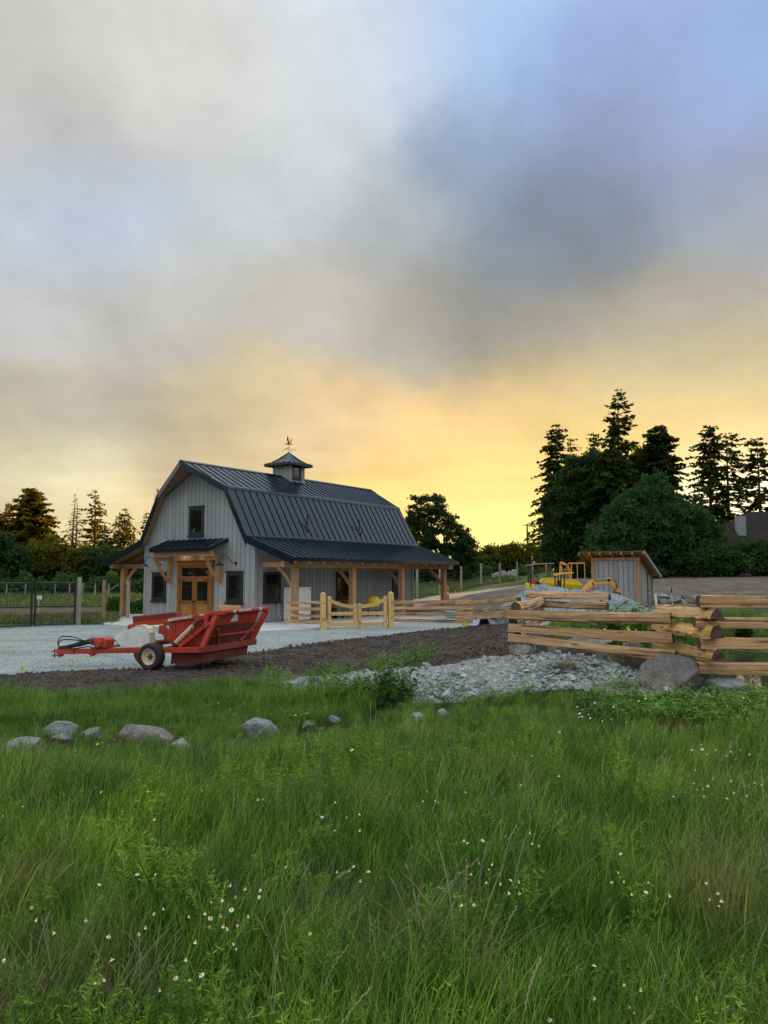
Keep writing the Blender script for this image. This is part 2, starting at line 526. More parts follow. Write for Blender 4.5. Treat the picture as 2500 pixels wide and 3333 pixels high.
M['rubber'] = plain('black_rubber', (0.018, 0.019, 0.021), 0.75, var=0.35, scale=9, bmp=0.2)
M['yellow'] = paint_mat('yellow_machine_paint', (0.86, 0.60, 0.010), (0.40, 0.28, 0.05), 0.45, 0.62)
M['orange'] = paint_mat('orange_machine_paint', (0.80, 0.37, 0.05), (0.35, 0.18, 0.05), 0.45, 0.6)
M['white'] = plain('white_board', (0.85, 0.86, 0.85), 0.5, var=0.06)
M['print_white'] = plain('white_lettering', (0.72, 0.70, 0.68), 0.6, var=0.15, scale=30)
M['cardboard'] = plain('cardboard', (0.23, 0.17, 0.12), 0.85, var=0.2)
M['post_wood'] = wood('grey_weathered_post', (0.20, 0.19, 0.17), (0.42, 0.41, 0.38), knots=False)
M['post_tan'] = wood('tan_round_post', (0.22, 0.165, 0.10), (0.38, 0.30, 0.19), knots=False)
M['copper'] = plain('bronze_weathervane', (0.34, 0.20, 0.06), 0.5, 0.4, var=0.3)
M['bark'] = plain('brown_bark', (0.075, 0.055, 0.042), 0.9, var=0.4, scale=5, bmp=0.5)
M['bark_grey'] = plain('grey_bark', (0.13, 0.115, 0.095), 0.9, var=0.4, scale=5, bmp=0.5)
M['flag'] = plain('fluorescent_yellow_flag', (0.62, 0.75, 0.02), 0.6, var=0.05)
M['cone'] = plain('orange_plastic', (0.80, 0.13, 0.03), 0.5, var=0.1)
M['teal'] = plain('teal_plastic', (0.10, 0.42, 0.36), 0.5, var=0.15)
M['pvc'] = plain('white_pvc', (0.78, 0.78, 0.76), 0.4, var=0.05)
def rock_mat(name, a, b_, c, scale=3.0, bd=0.06):
    m, nt, N, L, b = new_mat(name)
    v = coords(nt, 'Object')
    n = noise(nt, v, scale, 9, 0.68)
    n2 = noise(nt, v, scale * 7, 5, 0.7)
    col = ramp(nt, n, [(0.3, a), (0.5, b_), (0.7, c)])
    col = mixc(nt, 0.6, col, ramp(nt, n2, [(0.3, (0.42, 0.42, 0.42)), (0.7, (1.4, 1.4, 1.36))]), 'MULTIPLY')
    oi = N.new('ShaderNodeObjectInfo')
    col = mixc(nt, 1.0, col, ramp(nt, oi.outputs['Random'], [(0.0, (0.66, 0.68, 0.70)), (0.6, (1, 1, 0.99)), (1.0, (1.2, 1.18, 1.12))]), 'MULTIPLY')
    L.new(col, b.inputs['Base Color'])
    b.inputs['Roughness'].default_value = 0.85
    ad = N.new('ShaderNodeMath'); ad.operation = 'MULTIPLY_ADD'; L.new(n, ad.inputs[0]); ad.inputs[1].default_value = 3.0; L.new(n2, ad.inputs[2])
    bump(nt, ad.outputs[0], 0.9, bd, b)
    return m
M['rock'] = rock_mat('grey_granite', (0.13, 0.122, 0.11), (0.27, 0.255, 0.232), (0.44, 0.42, 0.385))
M['rock_tan'] = rock_mat('tan_grey_granite', (0.18, 0.168, 0.148), (0.33, 0.312, 0.28), (0.50, 0.475, 0.43), 4.0)
M['rock_pale'] = rock_mat('pale_granite', (0.24, 0.24, 0.23), (0.48, 0.48, 0.46), (0.72, 0.72, 0.69))
M['rock_blue'] = rock_mat('blue_grey_rock', (0.13, 0.155, 0.17), (0.29, 0.325, 0.34), (0.48, 0.52, 0.53))
M['rubble'] = rock_mat('crushed_blue_rock', (0.22, 0.25, 0.25), (0.37, 0.41, 0.405), (0.56, 0.60, 0.59), 2.0, 0.004)
M['pea'] = rock_mat('crushed_gravel', (0.20, 0.245, 0.25), (0.31, 0.365, 0.37), (0.43, 0.48, 0.48), 2.0, 0.003)
M['clod'] = plain('soil_clod', (0.062, 0.048, 0.038), 0.95, var=0.4, scale=12)
# foliage
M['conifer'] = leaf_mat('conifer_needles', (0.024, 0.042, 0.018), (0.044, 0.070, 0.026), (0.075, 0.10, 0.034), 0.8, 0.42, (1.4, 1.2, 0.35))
M['conifer_lit'] = leaf_mat('sun_painted_conifer_needles', (0.06, 0.075, 0.018), (0.13, 0.13, 0.024), (0.21, 0.18, 0.03), 0.7, 0.68, (1.7, 1.25, 0.3))  # evening sun painted in: needles yellower and brighter than their own green
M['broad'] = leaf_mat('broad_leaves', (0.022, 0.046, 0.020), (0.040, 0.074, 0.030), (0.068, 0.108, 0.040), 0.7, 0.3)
M['broad_lit'] = leaf_mat('sun_painted_broad_leaves', (0.04, 0.06, 0.016), (0.085, 0.105, 0.022), (0.16, 0.155, 0.03), 0.6, 0.55, (1.6, 1.25, 0.3))  # lit copy of the broad leaves, golden sunlight put into the colour
M['cedar'] = leaf_mat('cedar_sprays', (0.026, 0.062, 0.026), (0.044, 0.095, 0.038), (0.072, 0.14, 0.052), 0.9, 0.25)
M['bush'] = leaf_mat('bush_leaves', (0.026, 0.058, 0.022), (0.046, 0.092, 0.032), (0.072, 0.13, 0.042), 0.8, 0.3)
M['crop'] = leaf_mat('crop_leaves', (0.03, 0.075, 0.02), (0.055, 0.13, 0.034), (0.09, 0.19, 0.05), 1.2, 0.3)
M['petal'] = plain('white_petal', (0.82, 0.83, 0.80), 0.6, var=0.05)
M['disc'] = plain('yellow_flower_disc', (0.80, 0.42, 0.01), 0.7, var=0.15, scale=60)
M['buttercup'] = plain('yellow_petal', (0.82, 0.62, 0.02), 0.5, var=0.1)
M['stem'] = leaf_mat('green_stem', (0.05, 0.10, 0.03), (0.07, 0.14, 0.04), (0.10, 0.18, 0.05), 3, 0.2)

# ------------------------------------------------------------------ terrain: height from surveyed points
TC = []
for x in (-8, -3, 0, 3, 8): TC += [(x, -4, .62), (x, 0, .6), (x, 3, .6), (x, 5.3, .58)]
for x in (-14, -8, -4.5, -1.8): TC += [(x, 7, .44), (x, 8.3, .28), (x, 9.5, .24), (x, 11.5, .24), (x, 13.2, .2), (x, 15.5, .12), (x, 17.6, -.06), (x, 19.5, -.12), (x, 22, -.14), (x, 27, -.1)]
TC += [(0, 7, .5), (0, 8.4, .38), (0, 10, .34), (0, 12, .36), (0, 14, .3), (0, 17, .2), (0, 20, .05), (0, 25, -.05), (0, 30, -.05)]
TC += [(2, 7, .57), (2, 8.5, .53), (2, 10.6, .5), (2, 12.7, .86), (2, 14.5, .75), (2, 17, .6), (2, 21, .4), (2, 27, .2), (2, 33, 0)]
TC += [(3.5, 8, .6), (3.5, 10.2, .6), (3.5, 12.5, .86), (3.5, 15, .7), (3.5, 18, .65), (3.5, 24, .5), (3.5, 30, .3)]
TC += [(5.2, 8, .62), (5.2, 10, .55), (5.2, 12, .25), (5.2, 15, .12), (5.2, 18, .40), (5.2, 22, .75), (5.5, 30, .6)]
TC += [(8.5, 8, .6), (8.5, 10, .5), (8.5, 12, .10), (8.5, 15, -.05), (8.5, 18, .1), (8.5, 20, .18), (8.5, 23, .65), (9, 30, .75), (14, 10, .5), (14, 15, .0), (14, 20, .6)]
for x in (-25, -16, -10, -5): TC += [(x, 34, -.06), (x, 40, -.08), (x, 46, -.08)]
TC += [(-1, 34, -.04), (3.8, 34, -.05), (0, 42, -.05), (0, 52, 0)]
for x in (-70, -45, -28, -14): TC += [(x, 55, -.1), (x, 70, .15), (x, 110, .5), (x, 200, 1.5)]
TC += [(2.7, 62, .42), (-2, 70, .5), (7.5, 75, .82), (15.3, 88, 1.4), (5, 95, 1.3), (6, 40, .1), (6.2, 50, .8), (8.5, 60, 1.05), (9.5, 45, .5), (13.5, 50, 1.0), (13.5, 44, .45), (15, 36, .6), (9, 38, .45),
       (18, 47, .7), (24, 47, .8), (19, 52, 1.35), (25, 52, 1.4), (19, 60, 2.0), (27, 60, 2.0), (19, 75, 2.75), (28, 75, 2.8), (38, 75, 2.8), (20, 90, 2.9), (40, 90, 3), (40, 50, 1.6), (30, 30, 1), (15, 110, 1.8), (40, 200, 4), (0, 200, 3), (14.3, 57, 2.05), (11, 57, 1.6), (16, 65, 1.15), (12, 65, 1.1)]
TC = np.array(TC, float)
_phi = lambda r: np.sqrt(r * r + .3)
_n = len(TC)
_D = np.hypot(TC[:, 0][:, None] - TC[:, 0], TC[:, 1][:, None] - TC[:, 1])
_W = np.linalg.solve(np.block([[_phi(_D) + 1e-3 * np.eye(_n), np.ones((_n, 1))], [np.ones((1, _n)), np.zeros((1, 1))]]), np.r_[TC[:, 2], 0])
def hz(x, y):
    x = np.asarray(x, float); y = np.asarray(y, float)
    out = np.full(x.shape, _W[-1])
    for i in range(_n):
        out = out + _W[i] * np.sqrt((x - TC[i, 0]) ** 2 + (y - TC[i, 1]) ** 2 + .3)
    return out
def h1(x, y):
    return float(hz(np.array([x]), np.array([y]))[0])

SOIL_NEAR = [(-16, 13.4), (-6.6, 13.5), (-5.1, 13.6), (-3.8, 14.8), (-3.1, 17.0), (-1.9, 17.5), (-.4, 17), (.6, 15.5), (1.2, 14), (2, 13.25), (3.2, 13.25), (3.9, 14)]
SOIL_FAR = [(4.5, 19), (5.0, 24), (4.9, 28.4), (4.4, 28.5), (3.68, 29.9), (1.84, 30.9), (-.58, 29.5), (-2.67, 27), (-3.92, 24.8), (-4.86, 22.4), (-5.86, 19.9), (-7.4, 19.6), (-9.1, 18.5), (-16, 17.2)]
ZONES = {
 'soil_strip': SOIL_NEAR + SOIL_FAR,
 'gravel_yard': SOIL_FAR[::-1] + [(6, 22), (9, 27), (14, 33), (14, 38), (9, 39), (5, 42), (3, 44), (0.8, 44.5), (-1, 51), (-9, 53), (-13, 45), (-13.4, 38), (-14.5, 36.6), (-17, 34.3), (-34, 33), (-34, 15)],
 'rubble_ground': [(-2.6, 15.2), (-1.9, 14.4), (-.7, 12), (.2, 11.1), (1.1, 10.9), (2, 11.1), (2.65, 11), (3.3, 10.6), (4.6, 10.7), (5.5, 11.1), (5, 12.2), (3.9, 13.4), (3.2, 13.25), (2, 13.25), (1.2, 14), (.6, 15.5), (-.4, 17), (-1.9, 17.5), (-3, 16.9)],
 'soil_slope': [(0.8, 44.5), (3, 44), (5, 42), (9, 39), (14, 38), (17, 40), (18, 46), (60, 46), (60, 79), (17, 79), (13, 72), (11, 66), (6.5, 57), (2, 50)],
 'pale_path': [(0.8, 44.5), (2, 50), (6.5, 57), (11, 66), (13, 72), (10, 72), (4.6, 66), (0.5, 58), (-2, 52), (-1, 48)],
 'garden_bed': [(-15, 45.5), (-40, 44), (-44, 55), (-18, 57)],
}
radii = np.geomspace(1.2, 240, 600)
azs = np.radians(np.concatenate([np.arange(-62, -36, 0.6), np.arange(-36, 36, 0.16), np.arange(36, 62.1, 0.6)]))
AA, RR = np.meshgrid(azs, radii)
GX, GY = RR * np.sin(AA), RR * np.cos(AA)
GZ = hz(GX, GY)
cx, cy = (GX[:-1, :-1] + GX[1:, 1:]) / 2, (GY[:-1, :-1] + GY[1:, 1:]) / 2
ex, ey = cx + wob(cx, cy, 1.4, 1) * .09 * (1 + cy * .03), cy + wob(cx, cy, 1.4, 2) * .13 * (1 + cy * .03)
zone = np.zeros(cx.shape, int)
names = list(ZONES)
for i, nme in enumerate(names):
    zone[inside(ex, ey, ZONES[nme]) & (zone == 0)] = i + 1
zone[(zone == 0) & (cy < 16) & (cx < 12)] = 9            # meadow and bank
# relief of the loose surfaces
ZM = np.zeros(GX.shape, int)
ZM[:-1, :-1] = zone
soil_v = (ZM == 1) | (ZM == 4)
bmpz = wob(GX, GY, 7.0, 3) * .018 + wob(GX, GY, 2.2, 4) * .02
GZ = GZ + np.where(soil_v, bmpz, 0) + np.where((ZM == 1), np.abs(wob(GX, GY, 16.0, 8)) * .02, 0)
GZ = GZ + np.where((ZM == 3), wob(GX, GY, 3.0, 5) * .05, 0) + np.where(ZM == 9, wob(GX, GY, 2.5, 6) * .02, 0) + np.where(ZM == 2, wob(GX, GY, 1.2, 7) * .022 + wob(GX * .35 + GY * .1, GY, 3.2, 14) * .012, 0)

def ground_mat(name, stops, scale, fine, fine_amt, bmp, dist, rough=0.95, patch=None, patch_amt=0.5):
    m, nt, N, L, b = new_mat(name)
    v = coords(nt, 'World')
    n = noise(nt, v, scale, 8, 0.65)
    col = ramp(nt, n, stops)
    vo = N.new('ShaderNodeTexVoronoi'); vo.inputs['Scale'].default_value = fine
    L.new(v, vo.inputs['Vector'])
    hs = N.new('ShaderNodeSeparateColor'); L.new(vo.outputs['Color'], hs.inputs[0])
    lo, hi = 1 - fine_amt, 1 + fine_amt
    col = mixc(nt, 1.0, col, ramp(nt, hs.outputs[0], [(0, (lo,) * 3), (1, (hi,) * 3)]), 'MULTIPLY')
    if patch:
        p = noise(nt, mapping(nt, v, (0.35, 0.9, 1)), 1.0, 4, 0.6)
        col = mixc(nt, ramp(nt, p, [(0.5, (0, 0, 0)), (0.68, (patch_amt,) * 3)]), col, patch)
    L.new(col, b.inputs['Base Color'])
    b.inputs['Roughness'].default_value = rough
    b.inputs['Specular IOR Level'].default_value = 0.2
    add = N.new('ShaderNodeMath'); add.operation = 'ADD'
    L.new(vo.outputs['Distance'], add.inputs[0]); L.new(noise(nt, v, fine * .7, 5, 0.7), add.inputs[1])
    bump(nt, add.outputs[0], bmp, dist, b)
    return m
GM = {
 0: ground_mat('field_grass', [(0.3, (0.035, 0.060, 0.018)), (0.5, (0.06, 0.09, 0.026)), (0.7, (0.11, 0.115, 0.045))], 0.25, 9, 0.35, 0.5, 0.05),
 1: ground_mat('tilled_soil', [(0.3, (0.050, 0.040, 0.033)), (0.5, (0.082, 0.067, 0.055)), (0.7, (0.125, 0.104, 0.087))], 2.5, 26, 0.35, 0.9, 0.05),
 2: ground_mat('grey_gravel', [(0.3, (0.225, 0.27, 0.275)), (0.5, (0.30, 0.35, 0.35)), (0.7, (0.38, 0.42, 0.41))], 0.55, 26, 0.42, 0.8, 0.03, patch=(0.40, 0.405, 0.30), patch_amt=0.9),
 3: ground_mat('rubble_dust', [(0.3, (0.20, 0.205, 0.19)), (0.5, (0.28, 0.28, 0.25)), (0.7, (0.37, 0.35, 0.30))], 1.5, 22, 0.4, 0.9, 0.05),
 4: ground_mat('bare_soil_slope', [(0.3, (0.085, 0.07, 0.058)), (0.5, (0.135, 0.113, 0.094)), (0.7, (0.19, 0.162, 0.135))], 0.9, 9, 0.25, 0.8, 0.06, patch=(0.30, 0.24, 0.14), patch_amt=0.45),
 5: ground_mat('pale_track', [(0.3, (0.22, 0.19, 0.15)), (0.7, (0.36, 0.31, 0.25))], 0.8, 9, 0.25, 0.5, 0.04),
 6: ground_mat('garden_soil', [(0.3, (0.06, 0.05, 0.042)), (0.7, (0.11, 0.09, 0.075))], 0.8, 9, 0.3, 0.8, 0.05),
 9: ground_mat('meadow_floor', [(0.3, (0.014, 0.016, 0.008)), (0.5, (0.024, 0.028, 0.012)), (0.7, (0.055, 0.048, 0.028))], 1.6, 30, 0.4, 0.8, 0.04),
}
ZN = {0: 'ground', 1: 'soil_strip', 2: 'gravel_yard', 3: 'rubble_ground', 4: 'soil_slope', 5: 'dirt_path', 6: 'garden_bed', 9: 'meadow_ground'}
nR, nA = GX.shape
vid = np.arange(nR * nA).reshape(nR, nA)
Q = np.stack([vid[:-1, :-1], vid[:-1, 1:], vid[1:, 1:], vid[1:, :-1]], -1)[..., ::-1]
VV = np.stack([GX, GY, GZ], -1).reshape(-1, 3)
def grid_object(name, V, quads, m, kind='structure'):
    used, inv = np.unique(quads, return_inverse=True)
    me = bpy.data.meshes.new(name)
    n = len(quads)
    me.vertices.add(len(used)); me.vertices.foreach_set('co', V[used].astype('f').ravel())
    me.loops.add(4 * n); me.loops.foreach_set('vertex_index', inv.astype('i').ravel())
    me.polygons.add(n); me.polygons.foreach_set('loop_start', np.arange(0, 4 * n, 4, dtype='i'))
    me.polygons.foreach_set('use_smooth', np.ones(n, bool))
    me.update(calc_edges=True)
    me.materials.append(m)
    o = link(bpy.data.objects.new(name, me))
    o['kind'] = kind
    return o
for z, nme in ZN.items():
    sel = zone == z
    if sel.any():
        grid_object(nme, VV, Q[sel], GM[z])
# the land behind the camera and out to the horizon
a2 = np.radians(np.linspace(62, 298, 60)); r2 = np.concatenate([[0.0], np.geomspace(1.2, 240, 40)])
A2, R2 = np.meshgrid(a2, r2)
X2, Y2 = R2 * np.sin(A2), R2 * np.cos(A2)
v2 = np.stack([X2, Y2, hz(X2, Y2) - .01], -1).reshape(-1, 3)
i2 = np.arange(len(r2) * len(a2)).reshape(len(r2), len(a2))
q2 = np.stack([i2[:-1, :-1], i2[:-1, 1:], i2[1:, 1:], i2[1:, :-1]], -1)[..., ::-1].reshape(-1, 4)
grid_object('ground', v2, q2, GM[0])
a3 = np.radians(np.linspace(0, 360, 121)); r3 = np.array([236, 300, 500, 1000, 2500.])
A3, R3 = np.meshgrid(a3, r3)
X3, Y3 = R3 * np.sin(A3), R3 * np.cos(A3)
z3 = hz(240 * np.sin(A3), 240 * np.cos(A3)) * np.array([1, .9, .5, .2, 0])[:, None] - .05
v3 = np.stack([X3, Y3, z3], -1).reshape(-1, 3)
i3 = np.arange(len(r3) * len(a3)).reshape(len(r3), len(a3))
q3 = np.stack([i3[:-1, :-1], i3[:-1, 1:], i3[1:, 1:], i3[1:, :-1]], -1)[..., ::-1].reshape(-1, 4)
grid_object('ground', v3, q3, GM[0])
# still pond water
wm, nt, N, L, b = new_mat('pond_water')
b.inputs['Base Color'].default_value = (0.055, 0.06, 0.035, 1)
b.inputs['Roughness'].default_value = 0.04
b.inputs['Specular IOR Level'].default_value = 0.6
bump(nt, noise(nt, mapping(nt, coords(nt, 'World'), (1, 3, 1)), 2.0, 3), 0.05, 0.02, b)
pw = MB()
pp = [(4.7 + 4.8 + 4.8 * math.cos(t), 16.2 + 4.6 * math.sin(t)) for t in np.linspace(0, 6.283, 41)[:-1]]
pw.add([(x, y, .27) for x, y in pp], [tuple(range(40))])
po = pw.build('pond_water', wm)
po['kind'] = 'structure'

# ------------------------------------------------------------------ barn
TH = 0.617
BW, BL = 8.284, 13.9
barn = thing('barn', 'grey board sided gambrel barn with a charcoal metal roof, cupola and timber porches', 'barn', (-6.22, 37.017, 0), -TH)
XC = -BW / 2
PROF = [(0, 7.99), (2.57, 6.60), (4.0, 4.09), (7.03, 3.03)]
OVF = [1.19, 0.46, 0.44, 0.44]
OVB = [1.15, 0.72, 0.72, 0.72]
def prof_z(x):
    d = abs(x - XC)
    for (a, za), (c, zb) in zip(PROF, PROF[1:]):
        if d <= c:
            return za + (zb - za) * (d - a) / (c - a)
    return PROF[-1][1]
# concrete apron
slab = MB()
sp = [(-12.6, -.6), (-5.3, -4.5), (3.9, -4.0), (5.5, 1.8), (5.5, 15.6), (-12.6, 15.6)]
slab.prism(sp, lambda p, k: (p[0], p[1], 0.0 if k else -0.25))
so = slab.build('concrete_pad', M['concrete'], bevel=.01)
so.location = barn.location; so.rotation_euler = barn.rotation_euler
so['kind'] = 'structure'
# core walls (plain sheathing behind the boards, closing the inside)
def gable_poly(inset):
    pts = [(-BW + inset, 0.01), (-inset, 0.01)]
    top = []
    for s in (1, -1):
        pass
    d = BW / 2 - inset
    zz = prof_z(XC + d) - .16
    return pts + [(XC + d, zz), (XC + 2.57, 6.60 - .2), (XC, 7.99 - .2), (XC - 2.57, 6.60 - .2), (XC - d, zz)]
core = MB()
core.prism(gable_poly(.05), lambda p, k: (p[0], .05 if k == 0 else BL - .05, p[1]))
core.build('sheathing', M['shadow_board'], barn)
# gable and side boards, one by one
HALF = [(1.0 * (6.60 - 7.99) / 2.57, 7.99), ((4.09 - 6.60) / 1.43, 6.60 + 2.57 * (6.60 - 4.09) / 1.43), ((3.03 - 4.09) / 3.03, 4.09 + 4.0 * (4.09 - 3.03) / 3.03)]
def clip_gable(poly, drop=.17):
    for sl, z0 in HALF[:2]:
        for s in (1, -1):
            # z <= z0 + sl*|x-XC| - drop  for each side
            poly = clip(poly, s * sl, -1, z0 - drop - s * sl * XC)
    return poly
OPEN = [(-5.53, -2.87, 0, 3.0), (-7.62, -6.5, .9, 2.45), (-1.9, -.76, .93, 2.48), (-4.76, -3.65, 4.29, 5.83)]
bat = MB()
x = -BW
k = 0
bw_ = 0.305
while x < -0.01:
    x1 = min(x + bw_, 0.0)
    poly = clip_gable([(x + .013, .02), (x1 - .013, .02), (x1 - .013, 8), (x + .013, 8)])
    if len(poly) >= 3:
        mb = MB(); o_ = random.random() * 50
        dy = random.uniform(0, .006)
        mb.prism(poly, lambda p, q: (p[0], .05 - .002 if q == 0 else .012 - dy, p[1]), lambda p, q: (p[1] + o_, p[0] + o_, q * .03))
        mb.build('board', M['siding'], barn)
    if k:
        pb = clip_gable([(x - .024, .02), (x + .024, .02), (x + .024, 8), (x - .024, 8)])
        ok = all(not (a - .05 < x < c + .05 and d > 2.9 and b < 1) for a, c, b, d in OPEN[:1])
        if False:
            o_ = random.random() * 50
            bat.prism(pb, lambda p, q: (p[0], .02 if q == 0 else -.022, p[1]), lambda p, q: (p[1] + o_, p[0] + o_, q * .03))
    x = x1; k += 1
# right side wall under the porch
y = 0.0; k = 0
while y < BL - .01:
    y1 = min(y + .305, BL)
    mb = MB(); o_ = random.random() * 50
    dx = random.uniform(0, .006)
    ys, ye = y + .013, y1 - .013
    mb.add([(-.048, ys, .02), (-.048, ye, .02), (-.012 + dx, ye, .02), (-.012 + dx, ys, .02), (-.048, ys, 4.0), (-.048, ye, 4.0), (-.012 + dx, ye, 4.0), (-.012 + dx, ys, 4.0)], MB.BF,
           [(a + o_, b + o_, 0) for a, b in ((0, 0), (0, .3), (0, .3), (0, 0), (4, 0), (4, .3), (4, .3), (4, 0))])
    mb.build('board', M['siding'], barn)
    y = y1; k += 1
# corner boards, drip board
bat.box(-.10, .03, -.034, .02, .015, 3.95, 2); bat.box(.002, .036, .0, .12, .015, 3.95, 2)
bat.box(-BW - .03, -BW + .1, -.034, .02, .015, 3.95, 2); bat.box(-.02, .036, BL - .12, BL + .03, .015, 3.95, 2)
bo = bat.build('corner_boards', M['siding'], barn)
bo['kind'] = 'stuff'

# windows: frame > pane, sill, head
def window_x(x0, x1, z0, z1, shade=False):
    f = MB(); w = .12; y0, y1 = -.06, .02
    f.box(x0, x0 + w, y0, y1, z0, z1); f.box(x1 - w, x1, y0, y1, z0, z1)
    f.box(x0 + w, x1 - w, y0, y1, z1 - w, z1); f.box(x0 + w, x1 - w, y0, y1, z0, z0 + w)
    i = w
    f.box(x0 + i, x0 + i + .05, -.042, .0, z0 + i, z1 - i); f.box(x1 - i - .05, x1 - i, -.042, 0, z0 + i, z1 - i)
    f.box(x0 + i + .05, x1 - i - .05, -.042, 0, z1 - i - .05, z1 - i); f.box(x0 + i + .05, x1 - i - .05, -.042, 0, z0 + i, z0 + i + .05)
    fo = f.build('window', M['black'], barn, bevel=.006)
    p = MB(); p.box(x0 + w + .03, x1 - w - .03, -.026, -.018, z0 + w + .03, z1 - w - .03)
    p.build('pane', M['glass'], fo)
    s = MB(); s.box(x0 - .05, x1 + .05, -.12, .02, z0 - .085, z0 - .002); s.build('sill', M['black'], fo, bevel=.006)
    h = MB(); h.box(x0 - .04, x1 + .04, -.085, .02, z1 + .002, z1 + .06); h.build('head', M['black'], fo, bevel=.006)
for a in ((-7.62, -6.5, .93, 2.38), (-1.9, -.77, .95, 2.42), (-4.76, -3.65, 4.32, 5.78)):
    window_x(*a)
def window_y(ya, yb, z0, z1):
    f = MB(); w = .12; a, b = -.02, .06
    f.box(a, b, ya, ya + w, z0, z1); f.box(a, b, yb - w, yb, z0, z1)
    f.box(a, b, ya + w, yb - w, z1 - w, z1); f.box(a, b, ya + w, yb - w, z0, z0 + w)
    f.box(0, .042, ya + w, ya + w + .05, z0 + w, z1 - w); f.box(0, .042, yb - w - .05, yb - w, z0 + w, z1 - w)
    fo = f.build('window', M['black'], barn, bevel=.006)
    p = MB(); p.box(.018, .026, ya + w + .03, yb - w - .03, z0 + w - .01, z1 - w + .01); p.build('pane', M['glass'], fo)
    s = MB(); s.box(-.02, .12, ya - .05, yb + .05, z0 - .085, z0 - .002); s.build('sill', M['black'], fo, bevel=.006)
for a in ((.61, 1.82, .98, 2.42), (6.22, 7.45, 1.0, 2.45), (11.6, 12.8, 1.0, 2.45)):
    window_y(*a)

# double door with transom
d0, d1 = -5.53, -2.87
fr = MB()
fr.box(d0, d0 + .17, -.09, .02, .01, 2.78, 2); fr.box(d1 - .17, d1, -.09, .02, .01, 2.78, 2)
fr.box(d0 - .04, d1 + .04, -.10, .02, 2.782, 3.0, 0); fr.box(d0 - .09, d1 + .09, -.13, .02, 3.002, 3.05, 0)
fr.box(d0 + .17, d1 - .17, -.07, .02, 2.1, 2.22, 0); fr.box(d0 + .17, d1 - .17, -.07, .02, 2.66, 2.78, 0)
fr.box(d0 + .17, d0 + .33, -.07, .02, 2.222, 2.658, 2); fr.box(d1 - .33, d1 - .17, -.07, .02, 2.222, 2.658, 2)
fro = fr.build('door_frame', M['door_wood'], barn, bevel=.008)
p = MB(); p.box(d0 + .34, d1 - .34, -.045, -.03, 2.23, 2.65); p.build('transom_pane', M['glass'], fro)
lw = (d1 - d0 - .34) / 2
for i in (0, 1):
    a = d0 + .17 + i * lw + .008; c = a + lw - .016
    dd = MB(); st = .17
    dd.box(a, a + st, -.062, -.01, .03, 2.09, 2); dd.box(c - st, c, -.062, -.01, .03, 2.09, 2)
    dd.box(a + st, c - st, -.062, -.01, 1.95, 2.09, 0); dd.box(a + st, c - st, -.062, -.01, .80, .98, 0); dd.box(a + st, c - st, -.062, -.01, .03, .18, 0)
    do = dd.build('door', M['door_wood'], barn, bevel=.006)
    p = MB(); p.box(a + st - .005, c - st + .005, -.035, -.025, .975, 1.955); p.build('pane', M['glass'], do)
    # chevron boards of the lower panel
    mid = (a + c) / 2
    for sgn in (-1, 1):
        xa, xb = (a + st, mid) if sgn < 0 else (mid, c - st)
        for q in range(-6, 12):
            z0 = .18 + q * .11
            sl = 1.35 if sgn < 0 else -1.35
            off = z0 - (sl * (xa if sgn < 0 else xb))
            poly = [(xa + .002, .182), (xb - .002, .182), (xb - .002, .798), (xa + .002, .798)]
            poly = clip(poly, -sl, 1, -off + .003 + (sl * 0))
            poly = clip(poly, sl, -1, off + .107)
            if len(poly) >= 3:
                mb = MB(); o_ = random.random() * 40
                ca, sa = (0.595, 0.803) if sgn < 0 else (0.595, -0.803)
                mb.prism(poly, lambda t, k_: (t[0], -.03 if k_ else -.045, t[1]), lambda t, k_: ((t[0] * ca + t[1] * sa) + o_, (-t[0] * sa + t[1] * ca) + o_, 0))
                mb.build('panel_board', M['door_panel'], do)
    for z in (2.02, .90):
        hg = MB()
        hx = a if i == 0 else c
        hg.box(min(hx, hx + (.42 if i == 0 else -.42)), max(hx, hx + (.42 if i == 0 else -.42)), -.072, -.0625, z - .02, z + .02)
        hg.build('strap_hinge', M['black_metal'], do)
    kb = MB(); kx = c - .06 if i == 0 else a + .06
    kb.lathe([(0.001, 0), (.02, .002), (.02, .03), (.034, .05), (.03, .075), (.001, .082)], lambda p_, q_, h_: (kx + p_, -.0625 - h_, .93 + q_), 12)
    kb.lathe([(.045, 0), (.045, .012), (.001, .014)], lambda p_, q_, h_: (kx + p_, -.0625 - h_, .93 + q_), 12)
    kb.build('handle', M['black_metal'], do, smooth=False)

